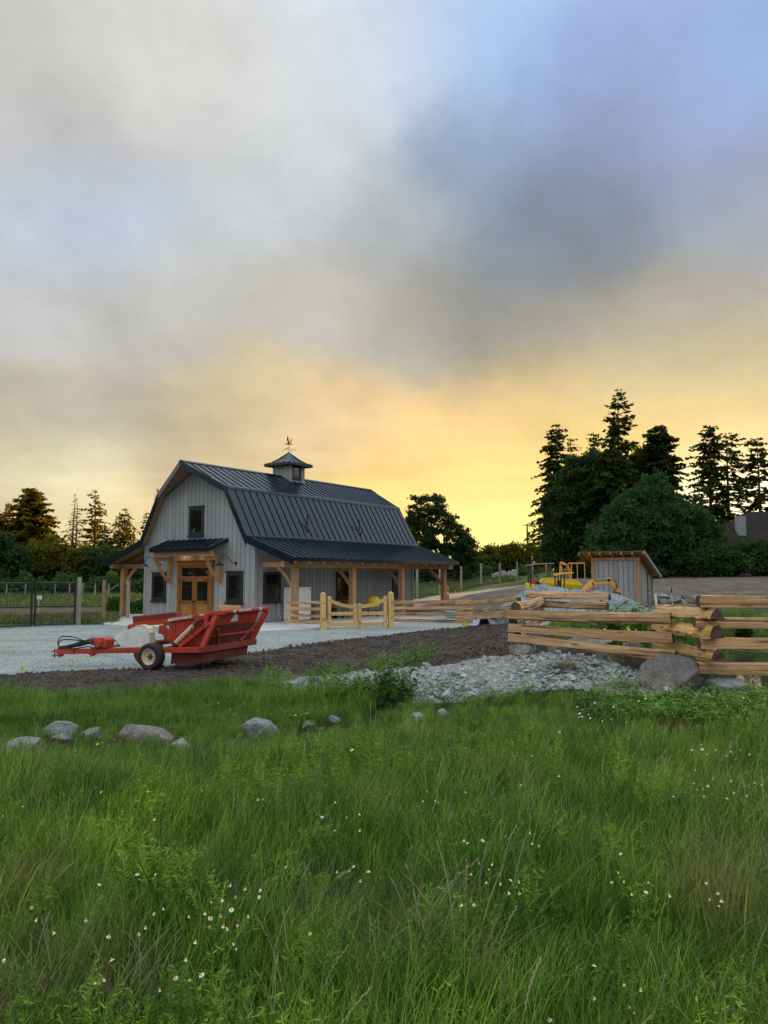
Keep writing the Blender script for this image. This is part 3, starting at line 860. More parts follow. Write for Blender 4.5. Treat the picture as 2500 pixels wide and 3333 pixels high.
# ---- main roof: standing seam panels on six slopes
roof = node('roof', barn)
def slope_point(i, s, y, u, lift=0.0):
    """slope i of side s, u in 0..1 down the slope"""
    (a, za), (c, zb) = PROF[i], PROF[i + 1]
    nx, nz = (za - zb), (c - a)
    l = math.hypot(nx, nz)
    d = a + (c - a) * u + nx / l * lift
    return (XC + s * d, y, za + (zb - za) * u + nz / l * lift)
for side in (1, -1):
    for i in range(3):
        (a, za), (c, zb) = PROF[i], PROF[i + 1]
        ln = math.hypot(c - a, zb - za)
        f0, f1, b0, b1 = OVF[i], OVF[i + 1], OVB[i], OVB[i + 1]
        y = -max(f0, f1)
        step = .490
        while y < BL + max(b0, b1) - .01:
            ye = min(y + step, BL + max(b0, b1))
            poly = [(y, 0), (ye, 0), (ye, 1), (y, 1)]
            # front edge y >= -(f0 + (f1-f0) u);  back edge y <= BL + b0 + (b1-b0) u
            poly = clip(poly, 1, (f1 - f0), f0)
            poly = clip(poly, -1, (b1 - b0), BL + b0)
            if len(poly) >= 3:
                mb = MB()
                ys_ = [q[0] for q in poly]
                mb.prism([(max(min(q[0], ye - .002), y + .002), q[1]) for q in poly], lambda q, k_: slope_point(i, side, q[0], q[1], .045 + (.006 if k_ else -.02) + (0.003 * (i == 0))))
                # seam on the near edge
                us = [q[1] for q in poly if abs(q[0] - y) < 1e-6]
                if len(us) >= 2:
                    u0, u1 = min(us), max(us)
                    pts = [slope_point(i, side, y + dy, uu, hh) for uu in (u0, u1) for dy, hh in ((-.010, .045), (.010, .045), (.010, .09), (-.010, .09))]
                    mb.add(pts, MB.BF)
                mb.build('roof_panel', M['roof'], roof)
            y = ye
# deck and soffit under the panels
deck = MB()
for side in (1, -1):
    for i in range(3):
        f0, f1, b0, b1 = OVF[i], OVF[i + 1], OVB[i], OVB[i + 1]
        top = [slope_point(i, side, -f0 + .03, 0, .018), slope_point(i, side, -f1 + .03, 1, .018), slope_point(i, side, BL + b1 - .03, 1, .018), slope_point(i, side, BL + b0 - .03, 0, .018)]
        bot = [slope_point(i, side, -f0 + .03, 0, -.05), slope_point(i, side, -f1 + .03, 1, -.05), slope_point(i, side, BL + b1 - .03, 1, -.05), slope_point(i, side, BL + b0 - .03, 0, -.05)]
        deck.add(bot + top, MB.BF, [(p_[1] * .2, p_[1], p_[2] * 3) for p_ in bot + top])
deck.build('soffit', M['porch_wood'], roof)
# rake fascia on the two gable ends, eave fascia, ridge cap and break flashings
for nm, OV, y0, sg in (('front', OVF, 0, -1), ('back', OVB, BL, 1)):
    for side in (1, -1):
        for i in range(3):
            fa = MB()
            e0, e1 = y0 + sg * OV[i], y0 + sg * OV[i + 1]
            th_ = .035
            P8 = []
            for (uu, ee) in ((0, e0), (1, e1)):
                for lift in (-.27, .07):
                    for t in (0, th_):
                        x_, _, z_ = slope_point(i, side, 0, uu, 0)
                        # plumb-cut board hanging below the roof edge
                        P8.append((x_, ee + sg * t, z_ + lift * (1.0 if i != 1 else 1.55)))
            fa.add(P8, [(0, 1, 3, 2), (4, 6, 7, 5), (0, 4, 5, 1), (2, 3, 7, 6), (0, 2, 6, 4), (1, 5, 7, 3)])
            fa.build('fascia', M['roof'], roof)
for side in (1, -1):
    ea_ = MB()
    x_, _, z_ = slope_point(2, side, 0, 1, 0)
    ea_.box(x_ - .02, x_ + .02, -OVF[3], BL + OVB[3], z_ - .10, z_ + .065)
    ea_.build('eave_flashing', M['roof'], roof)
    for i in (1, 2):
        fl = MB()
        p = [slope_point(i - 1, side, -OVF[i], .955, .075), slope_point(i - 1, side, BL + OVB[i], .955, .075)]
        q = [slope_point(i, side, -OVF[i], 0, .10), slope_point(i, side, BL + OVB[i], 0, .10)]
        r = [slope_point(i, side, -OVF[i], .05, .075), slope_point(i, side, BL + OVB[i], .05, .075)]
        fl.add(p + q + r, [(0, 1, 3, 2), (2, 3, 5, 4)])
        fl.build('flashing', M['roof'], roof)
rc = MB()
rc.add([slope_point(0, 1, -OVF[0], .05, .085), slope_point(0, 1, BL + OVB[0], .05, .085), (XC, -OVF[0], 8.10), (XC, BL + OVB[0], 8.10), slope_point(0, -1, -OVF[0], .05, .085), slope_point(0, -1, BL + OVB[0], .05, .085)],
       [(0, 1, 3, 2), (2, 3, 5, 4)])
rc.build('ridge_cap', M['roof'], roof)
for y_, u_ in ((4.35, .74), (8.95, .74)):
    vp = MB()
    x_, _, z_ = slope_point(1, 1, 0, u_, .05)
    vp.cyl((x_, y_, z_ - .05), (x_, y_, z_ + .72), .036, 10)
    vp.lathe([(.16, -.12), (.13, .02), (.075, .10), (.06, .16)], lambda a_, b_, h_: (x_ + a_ + .01, y_ + b_, z_ + h_), 12)
    vp.build('vent_pipe', M['roof'], roof)
# snow guards along the break of the lower slope
sg_ = MB()
yy = .2
while yy < BL:
    x_, _, z_ = slope_point(2, 1, yy, .10, .05)
    sg_.box(x_ - .03, x_ + .03, yy - .05, yy + .05, z_, z_ + .07)
    yy += .445
sg_.build('snow_guard', M['roof'], roof)

# ---- porches: posts, beams, braces, rafters
def porch(side, xp, ys):
    x0 = 0.0 if side > 0 else -BW
    X = lambda d: x0 + side * d
    bm_ = MB(); bm_.beam((X(xp), -.35, 2.79), (X(xp), 15.0, 2.79), .19, .27); bm_.build('porch_beam', M['timber'], barn, bevel=.01)
    for y_ in ys:
        pm = MB(); pm.box(X(xp) - .14, X(xp) + .14, y_ - .14, y_ + .14, .07, 2.652, 2); pm.build('porch_post', M['timber'], barn, bevel=.012)
        pb = MB(); pb.box(X(xp) - .21, X(xp) + .21, y_ - .21, y_ + .21, .0, .069); pb.build('post_base', M['concrete'], barn, bevel=.015)
        if y_ < BL:
            tb = MB(); tb.beam((X(.04), y_, 2.785), (X(xp - .097), y_, 2.785), .18, .25); tb.build('tie_beam', M['timber'], barn, bevel=.01)
        br = MB()
        pts = [(X(xp - .14 - .95 * (1 - t) ** 1.0), 1.72 + .93 * (1 - t) + .13 * math.sin(math.pi * t)) for t in np.linspace(0, 1, 7)]
        for (xa, za), (xb_, zb_) in zip(pts, pts[1:]):
            br.beam((xa, y_, za), (xb_, y_, zb_), .11, .17, (0, 0, 1) if abs(xa - xb_) > .02 else (1, 0, 0))
        br.build('brace', M['timber'], barn)
    for y_ in np.arange(-.25, 14.6, 1.02):
        rf = MB(); rf.beam((X(.05), y_, prof_z(X(.05)) - .17), (X(2.86), y_, prof_z(X(2.86)) - .14), .09, .17)
        rf.build('rafter', M['timber'], barn)
porch(1, 2.13, (.52, 4.94, 9.46, 14.05))
porch(-1, 2.5, (.50, 4.94, 9.46, 14.05))

# ---- canopy over the door
can = node('door_canopy', barn)
cx0, cx1 = -6.3, -1.85
def cpt(x, t, lift=0.0):
    return (x, -.02 - 1.2 * t + 0 * lift, 4.08 - .47 * t + lift)
x = cx0; n_ = 11; st = (cx1 - cx0) / n_
for i in range(n_):
    a, c = cx0 + i * st, cx0 + (i + 1) * st
    mb = MB()
    mb.add([cpt(a + .002, 0, .0), cpt(c - .002, 0, 0), cpt(c - .002, 1.02, 0), cpt(a + .002, 1.02, 0), cpt(a + .002, 0, .025), cpt(c - .002, 0, .025), cpt(c - .002, 1.02, .025), cpt(a + .002, 1.02, .025)], MB.BF)
    mb.add([cpt(a - .012, 0, .024), cpt(a + .012, 0, .024), cpt(a + .012, 1.02, .024), cpt(a - .012, 1.02, .024), cpt(a - .012, 0, .075), cpt(a + .012, 0, .075), cpt(a + .012, 1.02, .075), cpt(a - .012, 1.02, .075)], MB.BF)
    mb.build('roof_panel', M['roof'], can)
fm = MB()
fm.add([cpt(cx0, 1.02, -.15), cpt(cx1, 1.02, -.15), cpt(cx1, 1.045, -.15), cpt(cx0, 1.045, -.15), cpt(cx0, 1.02, .04), cpt(cx1, 1.02, .04), cpt(cx1, 1.045, .04), cpt(cx0, 1.045, .04)], MB.BF)
for x_ in (cx0 - .03, cx1):
    fm.add([cpt(x_, 0, -.15), cpt(x_ + .03, 0, -.15), cpt(x_ + .03, 1.045, -.15), cpt(x_, 1.045, -.15), cpt(x_, 0, .045), cpt(x_ + .03, 0, .045), cpt(x_ + .03, 1.045, .045), cpt(x_, 1.045, .045)], MB.BF)
fm.build('fascia', M['roof'], can)
sf = MB(); sf.add([cpt(cx0, 0, -.03), cpt(cx1, 0, -.03), cpt(cx1, 1.0, -.03), cpt(cx0, 1.0, -.03), cpt(cx0, 0, -.008), cpt(cx1, 0, -.008), cpt(cx1, 1.0, -.008), cpt(cx0, 1.0, -.008)], MB.BF)
sf.build('soffit', M['porch_wood'], can)
for x_ in np.linspace(cx0 + .2, cx1 - .2, 6):
    rf = MB(); rf.beam(cpt(x_, .03, -.12), cpt(x_, .97, -.12), .09, .15); rf.build('rafter', M['timber'], can)
cb = MB(); cb.beam((cx0 + .1, -1.0, 3.36), (cx1 - .1, -1.0, 3.36), .16, .22); cb.build('beam', M['timber'], can, bevel=.01)
for x_ in (-6.13, -2.3):
    bk = MB()
    bk.beam((x_, -.03, 3.12), (x_, -1.2, 3.12), .15, .2)
    bk.beam((x_, -.10, 1.88), (x_, -.10, 3.01), .15, .14, (1, 0, 0))
    pts = [(-.22 - .72 * t, 2.02 + .98 * t - .10 * math.sin(math.pi * t)) for t in np.linspace(0, 1, 6)]
    for (ya, za), (yb, zb) in zip(pts, pts[1:]):
        bk.beam((x_, ya, za), (x_, yb, zb), .12, .15, (0, 0, 1))
    bk.build('bracket', M['timber'], can, bevel=.008)
# small recessed downlight that warms the boards above the door
dl = MB(); dl.lathe([(.001, 0), (.06, 0), (.07, -.02)], lambda a_, b_, h_: (-4.2 + a_, -.62 + b_, 3.78 + h_), 12)
lit = bpy.data.materials.new('lamp_glow'); lit.use_nodes = True
lit.node_tree.nodes['Principled BSDF'].inputs['Emission Color'].default_value = (1, .72, .38, 1)
lit.node_tree.nodes['Principled BSDF'].inputs['Emission Strength'].default_value = 4
dl.build('downlight', lit, can)
def lamp(name, loc, e, r=.04):
    ld = bpy.data.lights.new(name, 'SPOT'); ld.energy = e; ld.color = (1, .62, .28); ld.shadow_soft_size = r
    ld.spot_size = R_(140); ld.spot_blend = .8
    lo = link(bpy.data.objects.new(name, ld)); lo.parent = barn; lo.location = loc
for x_ in (-5.0, -3.4):
    lamp('canopy_light', (x_, -.35, 3.74), 26)

# ---- gooseneck lamps
for bx in (-7.0, -1.25):
    gl = MB()
    gl.lathe([(.001, .0), (.075, .0), (.075, .03), (.001, .035)], lambda a_, b_, h_: (bx + a_, -.024 - h_, 2.86 + b_), 14)
    sgn = -1
    path = seg_points([(bx, -.04, 2.86), (bx + sgn * .12, -.18, 2.90), (bx + sgn * .30, -.30, 3.17), (bx + sgn * .52, -.42, 3.22), (bx + sgn * .64, -.5, 3.08), (bx + sgn * .65, -.5, 2.92)], 5)
    gl.tube(path, .018, 8)
    go = gl.build('gooseneck_lamp', M['black_metal'], barn, smooth=False)
    sx_, sy_ = bx + sgn * .65, -.5
    sh = MB(); sh.lathe([(.035, 2.93), (.05, 2.88), (.09, 2.83), (.23, 2.765), (.26, 2.735), (.25, 2.735), (.085, 2.80), (.001, 2.86)], lambda a_, b_, h_: (sx_ + a_, sy_ + b_, h_), 20)
    sh.build('shade', M['black_metal'], go, smooth=True)
    lf = MB(); lf.lathe([(.24, 2.7345), (.16, 2.7335), (.001, 2.733)], lambda a_, b_, h_: (sx_ + a_, sy_ + b_, h_), 20)
    lm_ = M['print_white']
    lf.build('diffuser', lm_, go)
    lamp('gooseneck_light', (sx_, sy_, 2.72), 8, .1)
# electrical outlet with its hanging lead
ob = MB(); ob.box(.024, .09, 1.55, 1.70, .74, .95); ob.build('outlet_box', M['siding'], barn, bevel=.01)
ld_ = MB(); ld_.tube(seg_points([(.05, 1.62, .74), (.05, 1.63, .45), (.06, 1.72, .25), (.06, 1.85, .12)], 4), .012, 6); ld_.build('lead', M['pvc'], barn)

# ---- cupola
CY_, CH = 6.84, .64
cup = node('cupola', barn)
cw = MB()
cw.box(XC - CH, XC + CH, CY_ - CH, CY_ + CH, 7.3, 8.85, 2); cw.build('core', M['siding'], cup)
for k in range(5):
    a = -CH + k * 2 * CH / 5
    for axis in (0, 1):
        b_ = MB(); g = a + 2 * CH / 5 - .004
        if axis == 0:
            b_.box(XC + a + .004, XC + g, CY_ - CH - .02, CY_ - CH - .001, 7.35, 8.84, 2)
        else:
            if 1 <= k <= 3: continue
            b_.box(XC + CH + .001, XC + CH + .02, CY_ + a + .004, CY_ + g, 7.35, 8.84, 2)
        b_.build('board', M['siding'], cup)
    if k:
        b_ = MB(); b_.box(XC + a - .02, XC + a + .02, CY_ - CH - .04, CY_ - CH - .02, 7.35, 8.84, 2); b_.build('batten', M['siding'], cup)
for yy in (CY_ - CH + .02, CY_ + CH - .03):
    b_ = MB(); b_.box(XC + CH + .02, XC + CH + .045, yy - .05, yy + .06, 7.4, 8.84, 2); b_.build('corner_board', M['siding'], cup)
wf = MB(); wa, wb, wz0, wz1 = CY_ - .36, CY_ + .36, 7.93, 8.80
xw = XC + CH
wf.box(xw - .01, xw + .05, wa, wa + .10, wz0, wz1); wf.box(xw - .01, xw + .05, wb - .10, wb, wz0, wz1)
wf.box(xw - .01, xw + .05, wa + .1, wb - .1, wz1 - .1, wz1); wf.box(xw - .01, xw + .05, wa + .1, wb - .1, wz0, wz0 + .1)
wf.box(xw - .01, xw + .10, wa - .05, wb + .05, wz0 - .08, wz0 - .002)
wf.build('window_frame', M['black'], cup)
pn = MB(); pn.box(xw + .002, xw + .012, wa + .09, wb - .09, wz0 + .09, wz1 - .09); pn.build('pane', M['glass'], cup)
# flared pyramid roof in panels
HE = 1.0
def cpoint(q, s, t):
    """q quarter, s -1..1 along the eave, t 0 apex .. 1 eave"""
    prof = [(0, 9.50), (.45, 9.08), (.72, 8.87), (1.0, 8.77)]
    for (a, za), (c, zb) in zip(prof, prof[1:]):
        if t <= c + 1e-6:
            z = za + (zb - za) * (t - a) / (c - a); break
    d = (HE * t, HE * t * s)
    c_, s_ = ((1, 0), (0, 1), (-1, 0), (0, -1))[q]
    return (XC + d[0] * c_ - d[1] * s_, CY_ + d[0] * s_ + d[1] * c_, z)
for q in range(4):
    for k in range(3):
        s0, s1 = -1 + 2 * k / 3, -1 + 2 * (k + 1) / 3
        mb = MB()
        ts = (.02, .25, .45, .72, 1.0)
        for ta, tb in zip(ts, ts[1:]):
            P4 = [cpoint(q, s0, ta), cpoint(q, s1, ta), cpoint(q, s1, tb), cpoint(q, s0, tb)]
            mb.add([(x_, y_, z_ - .03) for x_, y_, z_ in P4] + P4, MB.BF)
        mb.build('roof_panel', M['roof'], cup)
    for k in range(4):
        s = -1 + 2 * k / 3
        mb = MB()
        w_ = .03 if k in (0, 3) else .014
        if k == 3: continue
        pts = [cpoint(q, s, t_) for t_ in ((.02, .45, .72, 1.0) if k == 0 else (.3, .45, .72, 1.0))]
        mb.tube([(a_, b_, c_ + .012) for a_, b_, c_ in pts], w_, 5)
        mb.build('hip_cap' if k == 0 else 'seam', M['roof'], cup)
ef = MB()
for q in range(4):
    c_, s_ = ((1, 0), (0, 1), (-1, 0), (0, -1))[q]
    a, c = cpoint(q, -1, 1), cpoint(q, 1, 1)
    ef.beam((a[0], a[1], 8.70), (c[0], c[1], 8.70), .05, .12)
ef.box(XC - HE + .02, XC + HE - .02, CY_ - HE + .02, CY_ + HE - .02, 8.70, 8.73)
ef.build('eave_fascia', M['black'], cup)
ap = MB(); ap.cyl((XC, CY_, 9.44), (XC, CY_, 9.56), .09, 10, .03); ap.build('finial', M['roof'], cup)
# weathervane: rod, compass arms with letters, bird with raised wings
wv = MB()
wv.cyl((XC, CY_, 9.5), (XC, CY_, 9.98), .014, 8); wv.lathe([(.001, -.035), (.035, 0), (.001, .035)], lambda a_, b_, h_: (XC + a_, CY_ + b_, 9.72 + h_), 10)
wr = 0.33
dirs = [R_(18) + k * math.pi / 2 for k in range(4)]
for t in dirs:
    wv.cyl((XC, CY_, 9.72), (XC + wr * math.cos(t), CY_ + wr * math.sin(t), 9.72), .009, 6)
    wv.tube([(XC + .02 * math.cos(t), CY_ + .02 * math.sin(t), 9.86), (XC + .12 * math.cos(t), CY_ + .12 * math.sin(t), 9.80), (XC + .16 * math.cos(t), CY_ + .16 * math.sin(t), 9.73)], .006, 5)
wv.build('weathervane', M['copper'], cup)
bd = MB()
f_ = Vector((math.cos(R_(200)), math.sin(R_(200)), 0)); s_ = Vector((-f_.y, f_.x, 0)); B0 = Vector((XC, CY_, 10.02))
bd.tube([B0 - f_ * .22 + Vector((0, 0, -.02)), B0 - f_ * .12, B0, B0 + f_ * .12 + Vector((0, 0, .02)), B0 + f_ * .2 + Vector((0, 0, .03)), B0 + f_ * .26 + Vector((0, 0, .0))], [.03, .035, .05, .04, .025, .005], 8)
for sg in (-1, 1):
    A0 = B0 + s_ * sg * .03
    for k, (ox, oz, wd) in enumerate(((0, 0, 0),)):
        pts = [A0, A0 + s_ * sg * .10 + Vector((0, 0, .13)) - f_ * .02, A0 + s_ * sg * .24 + Vector((0, 0, .26)) - f_ * .04, A0 + s_ * sg * .33 + Vector((0, 0, .40)) - f_ * .08]
        wds = [.06, .10, .11, .02]
        v_ = []
        for p_, w_ in zip(pts, wds):
            v_ += [p_ + f_ * w_ * .5, p_ - f_ * w_ * .6]
        th = Vector((0, 0, .012)) + s_ * sg * .0
        n0 = len(v_)
        v_ = v_ + [p_ + Vector((0, 0, .016)) for p_ in v_]
        fs = []
        for k_ in range(3):
            a = 2 * k_
            fs += [(a, a + 1, a + 3, a + 2), (n0 + a, n0 + a + 2, n0 + a + 3, n0 + a + 1), (a, a + 2, n0 + a + 2, n0 + a), (a + 1, n0 + a + 1, n0 + a + 3, a + 3)]
        bd.add(v_, fs)
tl = B0 - f_ * .2
bd.add([tl + s_ * .02, tl - s_ * .02, tl - f_ * .18 - s_ * .09 + Vector((0, 0, -.08)), tl - f_ * .18 + s_ * .09 + Vector((0, 0, -.08)), tl + s_ * .02 + Vector((0, 0, .02)), tl - s_ * .02 + Vector((0, 0, .02)), tl - f_ * .18 - s_ * .09 + Vector((0, 0, -.06)), tl - f_ * .18 + s_ * .09 + Vector((0, 0, -.06))], MB.BF)
bd.build('weathervane_bird', M['copper'], cup, smooth=False)
def text_part(name, txt, size, m, parent, loc, xdir, ydir, ext=.004, align='CENTER', shear=0, bold=0.0):
    c = bpy.data.curves.new(name, 'FONT')
    c.body = txt; c.size = size; c.extrude = ext; c.align_x = align; c.align_y = 'CENTER'; c.shear = shear; c.offset = bold
    c.resolution_u = 2
    c.materials.append(m)
    tmp = bpy.data.objects.new('tmp', c)
    S.collection.objects.link(tmp)
    bpy.context.view_layer.update()
    me = bpy.data.meshes.new_from_object(tmp.evaluated_get(bpy.context.evaluated_depsgraph_get()))
    bpy.data.objects.remove(tmp)
    o = link(bpy.data.objects.new(name, me))
    if not me.materials: me.materials.append(m)
    xd, yd = Vector(xdir).normalized(), Vector(ydir).normalized()
    zd = xd.cross(yd).normalized(); yd = zd.cross(xd)
    mt = Matrix((xd, yd, zd)).transposed().to_4x4()
    mt.translation = Vector(loc)
    o.parent = parent
    o.matrix_local = mt
    return o
for t, l in zip(dirs, ('N', 'E', 'S', 'W')):
    # plate letters in the plane of their arm
    tt = (XC + (wr + .06) * math.cos(t), CY_ + (wr + .06) * math.sin(t), 9.66)
    text_part('compass_letter', l, .17, M['copper'], cup, tt, (-math.sin(R_(35)), 0, 0) if False else (math.cos(R_(35)), math.sin(R_(35)), 0), (0, 0, 1), .004, bold=.001)

# ------------------------------------------------------------------ rock picker (towed red implement)
pk = thing('rock_picker', 'faded red towed rock picker with white guard panel and one black tyred wheel in front', 'farm implement', (-4.469, 19.076, -0.1), -R_(21))
def K(s, t, z):
    return (-s, t, z)
def kb(mb, p0, p1, w, h, up=(0, 0, 1), **k):
    return mb.beam(K(*p0), K(*p1), w, h, up, **k)
m = MB(); kb(m, (-.05, .0, .525), (1.75, .0, .46), .10, .13); m.build('side_rail', M['red'], pk, bevel=.006)
m = MB(); kb(m, (-.05, 2.45, .525), (1.75, 2.45, .46), .10, .13); m.build('side_rail', M['red'], pk, bevel=.006)
m = MB(); kb(m, (1.752, .0, .46), (4.52, .0, .325), .11, .13); m.build('tongue', M['red'], pk, bevel=.006)
m = MB(); kb(m, (3.28, 0, .385), (3.36, 0, .38), .14, .2); m.add([K(3.28, -.04, .3), K(3.28, .04, .3), K(3.1, .04, .33), K(3.1, -.04, .33), K(3.34, -.04, .25), K(3.34, .04, .25), K(3.5, .04, .31), K(3.5, -.04, .31)], MB.BF); m.build('jack_mount', M['red'], pk)
m = MB()
for z in (.22, .34):
    kb(m, (4.42, 0, z + .02), (4.68, 0, z - .01), .09, .035)
kb(m, (4.40, 0, .2), (4.46, 0, .42), .10, .1)
m.cyl(K(4.62, .0, .17), K(4.62, .0, .40), .018, 8)
m.build('hitch_clevis', M['red_dull'], pk)
m = MB(); m.tube([K(3.92, -.06, .28), K(3.92, -.065, .44), K(3.92, .065, .44), K(3.92, .06, .28)], .012, 5); m.build('chain_loop', M['black_metal'], pk)
m = MB(); kb(m, (0.0, -.05, .53), (0.0, 2.52, .53), .12, .15); m.build('rear_beam', M['red_dull'], pk, bevel=.006)
m = MB(); m.cyl(K(1.62, .06, .62), K(1.62, 2.4, .62), .07, 12); kb(m, (1.5, .02, .45), (1.5, 2.42, .45), .1, .1); m.build('cross_tube', M['red_dull'], pk)
# hopper side plates
HP = [(1.30, 1.19), (-.24, 1.40), (.02, .58), (.55, .50), (.80, .56), (1.24, .74)]
for t, nm in ((.20, 'hopper_side'), (2.28, 'hopper_side')):
    m = MB(); m.prism(HP, lambda p, k: K(p[0], t + (.025 if k else 0), p[1])); m.build(nm, M['red'], pk)
m = MB()
m.add([K(1.27, .226, 1.19), K(1.27, 2.279, 1.19), K(1.22, 2.279, .74), K(1.22, .226, .74), K(.80, .226, .57), K(.80, 2.279, .57), K(.55, .226, .515), K(.55, 2.279, .515), K(.04, .226, .595), K(.04, 2.279, .595)], [(0, 1, 2, 3), (3, 2, 5, 4), (4, 5, 7, 6), (6, 7, 9, 8)])
m.build('hopper_floor', M['sieve'], pk)
m = MB(); kb(m, (1.14, .17, 1.215), (-.24, .17, 1.405), .09, .085); m.build('top_rail', M['red'], pk, bevel=.01)
m = MB(); kb(m, (1.14, 2.33, 1.215), (-.24, 2.33, 1.405), .09, .085); m.build('top_rail', M['red'], pk, bevel=.01)
# side stiffeners on the plate edge
m = MB(); kb(m, (1.26, .185, 1.16), (1.24, .185, .76), .03, .06, (1, 0, 0)); kb(m, (.95, .185, 1.16), (.93, .185, .66), .012, .03, (1, 0, 0)); m.build('edge_stiffener', M['red'], pk)
# rear of the hopper: plate above, sieve bars below
def RP(t, z):
    f = (z - .60) / (1.40 - .60)
    return K(.05 - .29 * f, t, z)
m = MB()
pl = [(.235, 1.09), (2.27, 1.09), (2.27, 1.40), (.235, 1.40)]
m.prism(pl, lambda p, k: tuple(a + b for a, b in zip(RP(*p), (0.0 if k else -.02, 0, 0)))); m.build('rear_plate', M['red'], pk)
for k in range(34):
    t = .27 + k * .0602
    m = MB(); m.beam(RP(t, .60), RP(t, 1.088), .024, .05, (1, 0, 0)); m.build('sieve_bar', M['sieve'], pk)
m = MB(); m.beam(tuple(a + b for a, b in zip(RP(.30, .84), (.035, 0, 0))), tuple(a + b for a, b in zip(RP(2.25, .84), (.035, 0, 0))), .045, .045); m.build('cross_bar', M['red'], pk)
m = MB(); m.cyl(K(-.27, .30, 1.43), K(-.27, 2.62, 1.43), .062, 14); m.build('rear_roll', M['red'], pk, smooth=False)
m = MB(); kb(m, (-.20, .10, 1.42), (-.34, .44, 1.42), .10, .11); kb(m, (-.30, 2.55, 1.42), (-.26, 2.74, 1.42), .14, .14); m.build('pivot_head', M['red'], pk, bevel=.01)
# posts: A-frame at both ends
m = MB(); kb(m, (-.27, .18, 1.36), (.0, .02, .58), .13, .11, (0, 1, 0)); m.build('rear_post', M['red'], pk, bevel=.006)
m = MB(); kb(m, (-.22, .36, 1.02), (-.05, .62, .61), .06, .06, (0, 1, 0)); m.build('post_brace', M['red_dull'], pk)
m = MB(); kb(m, (-.28, 2.63, 1.38), (.0, 2.34, .58), .12, .12, (0, 1, 0)); m.build('rear_post', M['red'], pk, bevel=.006)
m = MB(); kb(m, (-.18, 2.42, 1.10), (-.02, 1.75, .61), .06, .06, (0, 1, 0)); m.build('post_brace', M['red_dull'], pk)
m = MB(); kb(m, (-.15, .08, 1.17), (.70, .05, .58), .10, .09, (0, 1, 0)); m.build('side_brace', M['red'], pk, bevel=.006)
m = MB(); kb(m, (-.05, .08, 1.28), (-.05, .08, 1.12), .06, .10, (1, 0, 0)); kb(m, (-.1, .12, 1.33), (.3, .12, 1.28), .05, .1); m.build('cylinder_lug', M['red'], pk)
# hydraulic cylinder
m = MB(); m.cyl(K(.26, .06, 1.145), K(.82, .05, .66), .058, 14); m.build('hydraulic_cylinder', M['cream'], pk, smooth=False)
m = MB(); m.cyl(K(.27, .06, 1.14), K(.13, .06, 1.26), .03, 10); m.cyl(K(.80, .05, .675), K(.86, .05, .62), .075, 10); m.cyl(K(.28, .06, 1.13), K(.22, .06, 1.18), .07, 12); m.build('cylinder_rod', M['rust'], pk)
m = MB(); m.tube(seg_points([K(.36, .03, 1.17), K(.30, .0, 1.0), K(.26, .02, .86), K(.18, .02, .68), K(.05, .03, .61)], 5), .012, 6); m.tube(seg_points([K(.08, .05, 1.2), K(-.02, .0, 1.06), K(.12, .02, .9)], 4), .010, 6); m.build('hydraulic_hose', M['black_metal'], pk)
# lower box
m = MB(); m.prism([(.98, .16), (.72, .08), (.06, .20), (.02, .44), (1.02, .40)], lambda p, k: K(p[0], 2.2 if k else .16, p[1])); m.build('lower_box', M['sieve'], pk)
for k in range(9):
    m = MB(); kb(m, (1.02 + .035 * (k % 3), .2 + .05 * k, .12 + .02 * (k % 2)), (1.0, .2 + .05 * k, .38), .03, .05, (1, 0, 0)); m.build('tine', M['rust'], pk)
# wheels: tyre > rim, hub
def wheel(t, out, s=1.37, R=.335, w=.27):
    a = MB()
    z0 = R - .005
    pr = [(R * .60, -w * .42), (R * .72, -w * .49), (R * .90, -w * .50), (R * .97, -w * .43), (R, -w * .28), (R, w * .28), (R * .97, w * .43), (R * .90, w * .5), (R * .72, w * .49), (R * .60, w * .42)]
    f = lambda p_, q_, h_: K(s + p_, t + h_, z0 + q_)
    a.lathe(pr, f, 36)
    for h in (-.2, -.07, .07, .2):
        pass
    wo_ = a.build('wheel', M['rubber'], pk, smooth=True)
    r = MB()
    o = out
    r.lathe([(R * .61, o * w * .47), (R * .585, o * w * .47), (R * .56, o * w * .36), (R * .44, o * w * .10), (R * .40, o * w * .08), (R * .36, o * w * .16), (R * .22, o * w * .17), (.001, o * w * .17)], f, 28)
    r.lathe([(R * .60, -o * w * .4), (.001, -o * w * .3)], f, 20)
    r.build('rim', M['cream'], wo_, smooth=False)
    h = MB(); h.lathe([(R * .21, o * w * .171), (R * .2, o * w * .22), (R * .13, o * w * .26), (R * .12, o * w * .38), (.001, o * w * .42)], f, 14)
    for k in range(6):
        an = k * math.pi / 3
        h.cyl(f(R * .29 * math.cos(an), R * .29 * math.sin(an), o * w * .17), f(R * .29 * math.cos(an), R * .29 * math.sin(an), o * w * .23), .012, 6)
    h.build('hub', M['rust'], wo_)
wheel(-.16, -1)
wheel(2.64, 1, 1.2)
